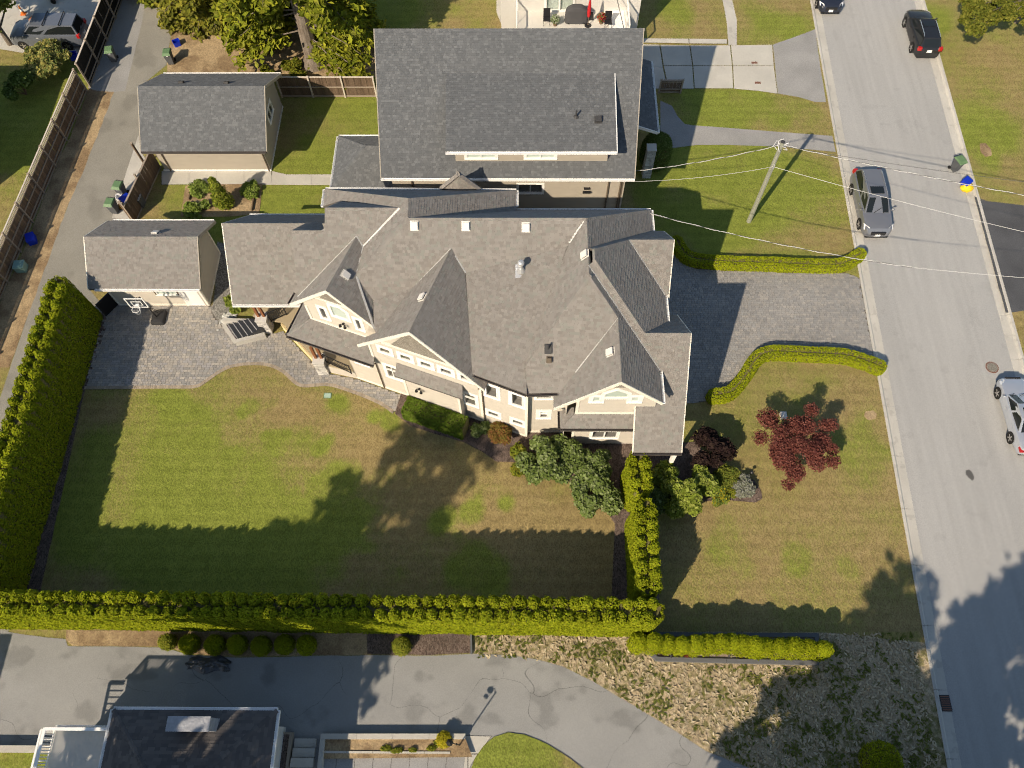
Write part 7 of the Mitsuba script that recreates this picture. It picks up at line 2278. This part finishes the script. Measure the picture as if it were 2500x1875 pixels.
for (x, y), lab in (((7.45, 4.66), 'west'), ((10.33, 4.7), 'middle'), ((13.63, 4.6), 'east')):
    k = thing('spot_light', f'small black garden spotlight on the planter edge, the {lab} one of three', 'light')
    m = MB(); m.tube([(x, y, .2), (x, y, .38)], .012, 5); add('stake', m, 'black_metal_material', k)
    m = MB(); m.tube([(x, y - .05, .36), (x + .03, y + .09, .46)], [.04, .055], 8); add('head', m, 'black_metal_material', k)
k = thing('bed_edging', 'dark timber edging board between the bark bed and the dry verge', 'edging')
m = MB(); m.beam((*(-2.49, 5.81), .08), (*(-2.44, 4.77), .08), .1, .2); add('board', m, 'planter_board_material', k)
# small things on the ground
k = thing('valve_lid', 'pale green valve box lid in the back lawn', 'lid')
m = MB(); q = np.array((-11.25, 19.03)); m.prism(sbox(q[0] - .19, q[1] - .14, q[0] + .19, q[1] + .14).buffer(-.03).buffer(.03), 0, .03); add('lid', m, mat('lid_material', (.34, .46, .38), .6), k)
m = MB(); m.prism(sbox(q[0] - .23, q[1] - .18, q[0] + .23, q[1] + .18).difference(sbox(q[0] - .2, q[1] - .15, q[0] + .2, q[1] + .15)), 0, .02); add('collar', m, 'bin_green_material', k)
k = thing('valve_lid', 'blue grey box lid in the shade of the red maple', 'lid')
m = MB(); q = np.array((14.98, 17.82)); m.prism(sbox(q[0] - .17, q[1] - .2, q[0] + .17, q[1] + .2), 0, .2); add('lid', m, 'white_plastic_material', k)
m = MB(); m.prism(sbox(q[0] - .14, q[1] - .17, q[0] + .14, q[1] + .17), .2, .23); add('cover', m, 'vent_material', k)
k = thing('path_light', 'small dark path light at the tip of the front bed', 'light')
q = np.array((12.64, 14.26))
m = MB(); m.tube([(*q, 0), (*q, .5)], .02, 6); add('stake', m, 'black_metal_material', k)
m = MB(); m.lathe((*q, .46), [(.1, 0), (.09, .04), (0, .09)], 10); add('hood', m, 'black_metal_material', k)
q = np.array((27.75, 21.03))
k = thing('manhole_cover', 'round worn manhole cover in the road behind the silver coupe', 'manhole cover')
m = MB(); m.lathe((*q, -.1), [(0, .012), (.29, .012), (.3, .006)], 28); add('cover', m, mat('manhole_material', mikit.proc(lambda p, n, uv: mi.Color3f(.20, .19, .165) * (.7 + .6 * smoothstep(.3, .6, voronoi(p.x * 16, p.y * 16)[0]))), .75), k)
m = MB(); m.lathe((*q, -.1), [(.31, .013), (.37, .011), (.38, .0)], 28); add('frame', m, 'rust_material', k)
q = np.array((20.72, 2.65))
k = thing('storm_drain', 'dark storm drain grate at the kerb in tree shade', 'drain')
m = MB(); m.box((q[0], q[1], -.072), (.5, .75, .02)); add('frame', m, 'dark_vent_material', k)
for i in range(7):
    m = MB(); m.box((q[0], q[1] - .3 + i * .1, -.055), (.42, .05, .02)); add('bar', m, 'rust_material', k)
mat('oil_material', (.10, .098, .095), .7)
sheet('oil_stain', ((24.55, 14.55), (24.77, 14.62), (24.86, 14.43), (24.89, 14.17), (24.72, 13.96), (24.58, 14.12), (24.5, 14.31)) if False else [tuple(p) for p in ((24.61, 14.59), (24.83, 14.66), (24.94, 14.47), (24.98, 14.16), (24.82, 13.97), (24.67, 14.16), (24.55, 14.35))], -.094, 'oil_material', 46, .05)
vg = Leaves()
r_ = rng(77)
VP = Polygon(((-2.28, 5.66), (6, 5.71), (6.73, 4.34), (14.82, 4.2), (15.19, 5.84), (19.73, 5.93), (19.92, 0.07), (13.97, -1), (10.83, -0.2), (8.98, 0.48), (6.93, 1.68), (5.4, 2.55), (3.74, 3.52), (2.14, 4.25), (-0.2, 4.61), (-2.25, 4.59)))
x0_, y0_, x1_, y1_ = VP.bounds
q_ = np.column_stack([r_.uniform(x0_, x1_, 9000), r_.uniform(y0_, y1_, 9000)])
q_ = q_[shapely.contains_xy(VP, q_[:, 0], q_[:, 1])]
gr = np.asarray(meshkit.fbm(np.column_stack([q_ * 1.4, np.zeros(len(q_))]))).reshape(-1) > .53
STRAW, GRN = np.array([(.56, .47, .33), (.50, .42, .28), (.60, .53, .38)]), np.array([(.15, .17, .04), (.2, .2, .06), (.11, .14, .03)])
for m_, cc in ((gr, GRN), (~gr, STRAW)):
    vg.put(*leaves(np.column_stack([q_[m_], r_.uniform(.02, .07, m_.sum())]), np.tile([0, 0, .6], (m_.sum(), 1)), .085, cc, 5, aspect=2.6, tilt=.35, up=.8))
scene['verge_grass'] = mikit.ply((np.vstack(vg.v), np.vstack(vg.f)), 'leaf_material', color=np.vstack(vg.c))
labels['verge_grass'] = {'label': 'dry straw and green grass tufts on the verge', 'category': 'grass', 'kind': 'stuff'}
sheet('bare_patch', ((19.71, 18.09), (20.15, 18.17), (20.33, 17.94), (20.18, 17.63), (19.75, 17.55), (19.56, 17.78)), .012, 'dirt_material', 47, .06)
sheet('bare_patch_001', ((31.23, 38.09), (31.63, 38.16), (31.88, 37.62), (31.76, 37.04), (31.34, 36.9), (31.13, 37.26)), .012, 'dirt_material', 48, .1)
# crumpled dark sheet, made up for tree shade and glitter on the driveway edge
r = rng(8)
nx_, ny_ = 34, 20
gx, gy = np.meshgrid(np.linspace(0, 1, nx_), np.linspace(0, 1, ny_), indexing='ij')
pa, pb = np.array((-16.63, 4.19)), np.array((-14.5, 4.63))
X_ = pa[0] + (pb[0] - pa[0]) * gx + .08 * np.sin(gy * 9)
Y_ = pa[1] + .62 * (gy - .5) * (1.25 - .9 * (gx - .5) ** 2 * 2) + .08 * np.sin(gx * 11)
Z_ = .03 + .2 * np.asarray(meshkit.fbm(np.stack([X_ * 4, Y_ * 4, X_ * 0], -1))) * np.clip(1.2 - 2 * np.abs(gy - .5), .15, 1)
k = thing('tarpaulin', 'added crumpled dark glossy sheet imitating tree shade and glitter at the edge of the worn driveway', 'tarpaulin')
f = [(i * ny_ + j, (i + 1) * ny_ + j, (i + 1) * ny_ + j + 1) for i in range(nx_ - 1) for j in range(ny_ - 1)] + [(i * ny_ + j, (i + 1) * ny_ + j + 1, i * ny_ + j + 1) for i in range(nx_ - 1) for j in range(ny_ - 1)]
m = MB(); m.put(np.stack([X_, Y_, Z_], -1).reshape(-1, 3), f); add('sheet', m, mat('shade_glitter_material', (.05, .052, .058), .22, .7), k)
# river stones by the porch steps
k = thing('river_stones', 'pile of pale round river stones edging the gravel by the porch steps', 'stones')
L = MB()
for i in range(46):
    u_ = np.array((-17.87, 24.29)) + rng(i).normal(size=2) * (.28, .3)
    s = trimesh.creation.icosphere(1, 1.0); g_ = rng(i).uniform(.3, .62)
    L.put(np.array(s.vertices) * rng(i).uniform(.05, .12, 3) * (1, 1, .7) + (*u_, .05), s.faces, (g_, g_, g_ * .96))
add('stone', L, 'stone_material', k, color=True, kind='stuff')
# traffic cone and a cart on the concrete pad
x, y = (-38.16, 51.19)
k = thing('traffic_cone', 'orange and white traffic cone on the pale concrete pad', 'traffic cone')
m = MB(); m.box((x, y, .02), (.4, .4, .04)); add('base', m, mat('orange_material', (.62, .16, .03), .6), k)
m = MB(); m.lathe((x, y, .04), [(.15, 0), (.11, .24)], 14); m.lathe((x, y, .04), [(.075, .44), (.035, .68), (0, .68)], 14); add('cone', m, 'orange_material', k)
m = MB(); m.lathe((x, y, .04), [(.11, .24), (.075, .44)], 14); add('band', m, 'white_plastic_material', k)
x, y = (-36.33, 52.65)
k = thing('garden_cart', 'green garden cart at the top edge of the concrete pad', 'cart')
m = MB(); m.mesh(trimesh.convex.convex_hull(np.array([(x + sx * (.5 if z > .4 else .35), y + sy * (.35 if z > .4 else .25), z) for z in (.3, .6) for sx in (-1, 1) for sy in (-1, 1)]))); add('tray', m, 'bin_green_material', k)
for s in (-1, 1):
    m = MB(); m.lathe((x + .25, y + s * .34, .2), [(0, -.03), (.2, -.03), (.2, .03), (0, .03)], 12, axis=np.array([[1, 0, 0], [0, 0, 1], [0, 1, 0]], float)); add('wheel', m, 'tyre_material', k)
m = MB(); m.tube([(x - .45, y, .5), (x - 1.0, y, .75)], .02, 6); add('handle', m, 'black_metal_material', k)

# ------------------------------------------------------------------ on the deck of the house at the top edge
gx_, gy_ = (3.84, 46.92, 3.1)[0], 47.2
t = thing('barbecue', 'barbecue under a dark grey fabric cover on the raised deck', 'barbecue')
v = []
for z, sx, sy in ((DZ + .02, .82, .36), (DZ + .6, .80, .34), (DZ + .95, .74, .33), (DZ + 1.18, .42, .26), (DZ + 1.22, .3, .2)):
    v += [(gx_ + sx * math.copysign(abs(math.cos(a)) ** .5, math.cos(a)), gy_ + sy * math.copysign(abs(math.sin(a)) ** .5, math.sin(a)), z) for a in np.linspace(0, 2 * math.pi, 24, endpoint=False)]
s = trimesh.convex.convex_hull(np.array(v)).subdivide().subdivide()
vv = np.array(s.vertices); vv[:, :2] += .035 * (np.asarray(meshkit.fbm(vv * (7, 7, 2))).reshape(-1, 1) - .5) * 2 * np.clip((DZ + 1.1 - vv[:, 2:]) * 1.6, .2, 1)
m = MB(); m.put(vv, s.faces); add('cover', m, mat('cover_material', (.075, .075, .08), .85, .2), t, smooth=40)
m = MB(); m.box((gx_ - .55, gy_ - .3, DZ + .06), (.1, .1, .1)); m.box((gx_ + .55, gy_ - .3, DZ + .06), (.1, .1, .1)); add('foot', m, 'tyre_material', t, kind='stuff')
ux, uy = (4.66, 46.17, 3.3)[0], 46.7
t = thing('patio_umbrella', 'closed red patio umbrella on the raised deck', 'umbrella')
m = MB(); m.tube([(ux, uy, DZ), (ux, uy, DZ + 2.3)], .025, 8); add('pole', m, 'stem_material', t)
m = MB(); m.lathe((ux, uy, DZ), [(.09, .75), (.13, 1.0), (.12, 1.5), (.05, 2.15), (0, 2.22)], 10); add('canopy', m, mat('red_cloth_material', (.48, .02, .025), .8), t, smooth=40)
m = MB(); m.lathe((ux, uy, DZ), [(.24, .0), (.24, .06), (.05, .1)], 14); add('stand', m, 'black_metal_material', t)
for (u_, v_), lab, cols in (((1297, 22), 'hanging flower basket in yellow and violet left of the patio doors', np.array([(.3, .3, .08), (.25, .15, .3), (.4, .35, .1)])), ((1386, 18), 'hanging yellow green basket above the covered barbecue', YELLOWY), ((1453, 16), 'pink hanging flower basket on the stucco wall', np.array([(.45, .16, .18), (.38, .12, .14), (.2, .2, .08)])), ((1509, 18), 'small green hanging basket at the right end of the deck', YELLOWY)):
    pass
for x_, lab, cols in ((2.35, 'hanging basket of yellow and violet flowers left of the patio doors', np.array([(.3, .3, .08), (.25, .15, .3), (.4, .35, .1)])), (4.75, 'hanging yellow green basket above the covered barbecue', YELLOWY), (5.75, 'pink hanging flower basket on the stucco wall', np.array([(.45, .16, .18), (.38, .12, .14), (.2, .2, .08)])), (6.75, 'small green hanging basket at the right end of the deck', YELLOWY)):
    k = thing('hanging_basket', lab, 'flower basket')
    z = DZ + 1.75
    m = MB(); m.lathe((x_ - .55, yd1 - .3, z), [(0, -.18), (.12, -.12), (.17, 0)], 10); add('basket', m, 'stem_material', k)
    m = MB(); m.tube([(x_ - .55, yd1 - .3, z), (x_ - .55, yd1 - .3, z + .5), (x_ - .55, yd1, z + .5)], .01, 4); add('bracket', m, 'black_metal_material', k)
    L = Leaves(); L.blob((x_ - .55, yd1 - .3, z + .05), (.27, .25, .2), 500, .07, cols, int(x_ * 31), shell=.7); L.add('flowers', k)
for (x_, y_), lab in (((1.75, 46.9), 'dark mesh patio chair left of the patio doors'), ((6.05, 46.6), 'dark patio chair at the right end of the deck')):
    k = thing('patio_chair', lab, 'chair')
    m = MB(); m.box((x_, y_, DZ + .42), (.5, .5, .03)); add('seat', m, 'black_metal_material', k)
    m = MB(); m.beam((x_, y_ + .24, DZ + .45), (x_, y_ + .36, DZ + 1.0), .48, .025, up=(0, 1, 0)); add('backrest', m, 'black_metal_material', k)
    for sx in (-.22, .22):
        for sy in (-.22, .22):
            m = MB(); m.beam((x_ + sx, y_ + sy, DZ), (x_ + sx, y_ + sy, DZ + .42), .03, .03); add('leg', m, 'black_metal_material', k)
for (x_, y_), lab, cols in (((2.35, 46.75), 'potted white flowering plant beside the patio chair', np.array([(.5, .5, .42), (.2, .27, .12), (.15, .2, .08)])), ((5.6, 46.95), 'potted red flowering plant by the second patio chair', np.array([(.42, .05, .05), (.12, .17, .05)]))):
    k = thing('potted_plant', lab, 'plant')
    m = MB(); m.lathe((x_, y_, DZ), [(0, .01), (.13, .01), (.17, .32), (.15, .33)], 12); add('pot', m, 'stem_material', k)
    L = Leaves(); L.blob((x_, y_, DZ + .5), (.32, .3, .3), 500, .08, cols, int(x_ * 17), shell=.8); L.add('foliage', k)

# ------------------------------------------------------------------ what stands outside the frame and casts the shades in it
SHADE = CONIFER * .8
conifer('shade_fir', 'tall fir south of the plot whose shade falls on the lawn', -20.4, -6.9, 24.5, 6.4, SHADE, 201, z0=9, boughs=64, leaf=.36, per=26, trunk=.3)
conifer('shade_fir', 'broad fir south of the verge beside the road', 7.5, -9.5, 17.5, 5.2, SHADE, 202, z0=2, boughs=110, leaf=.36, per=34, trunk=.4)
conifer('shade_fir', 'second broad fir at the roadside south of the frame', 13.0, -10.8, 20.5, 5.4, SHADE, 203, z0=2, boughs=120, leaf=.36, per=34, trunk=.45)
conifer('shade_fir', 'third fir at the roadside south of the frame, nearest the road', 19.5, -11.0, 23.0, 5.8, SHADE, 204, z0=2, boughs=120, leaf=.36, per=32, trunk=.45)
conifer('shade_fir', 'fir on the far side of the road south of the frame', 26.5, -11.5, 23.5, 6.2, SHADE, 205, z0=2, boughs=120, leaf=.36, per=32, trunk=.45)
for lab, x0_, x1_, y0_, y1_, hh, rr in (('plain house west of the driveway outside the frame', -39, -29.2, -12, .9, 4.6, 2.2), ('plain house west of the yard outside the frame', -47, -36.6, 31.5, 41, 4.6, 2.6)):
    k = thing('neighbour_house', lab, 'house')
    m = MB(); m.prism([(x0_ + .4, y0_ + .4), (x1_ - .4, y0_ + .4), (x1_ - .4, y1_ - .4), (x0_ + .4, y1_ - .4)], 0, hh); add('wall', m, 'stucco_material', k)
    m = MB(); xm, ym = (x0_ + x1_) / 2, (y0_ + y1_) / 2
    c = [np.array((x0_, y0_, hh)), np.array((x1_, y0_, hh)), np.array((x1_, y1_, hh)), np.array((x0_, y1_, hh))]; a_, b_ = np.array((xm, y0_ + 3.5, hh + rr)), np.array((xm, y1_ - 3.5, hh + rr))
    m.poly([c[0], c[1], a_]); m.poly([c[1], c[2], b_, a_]); m.poly([c[2], c[3], b_]); m.poly([c[3], c[0], a_, b_]); m.poly(c)
    add('roof', m, 'slate_deck_material', k)
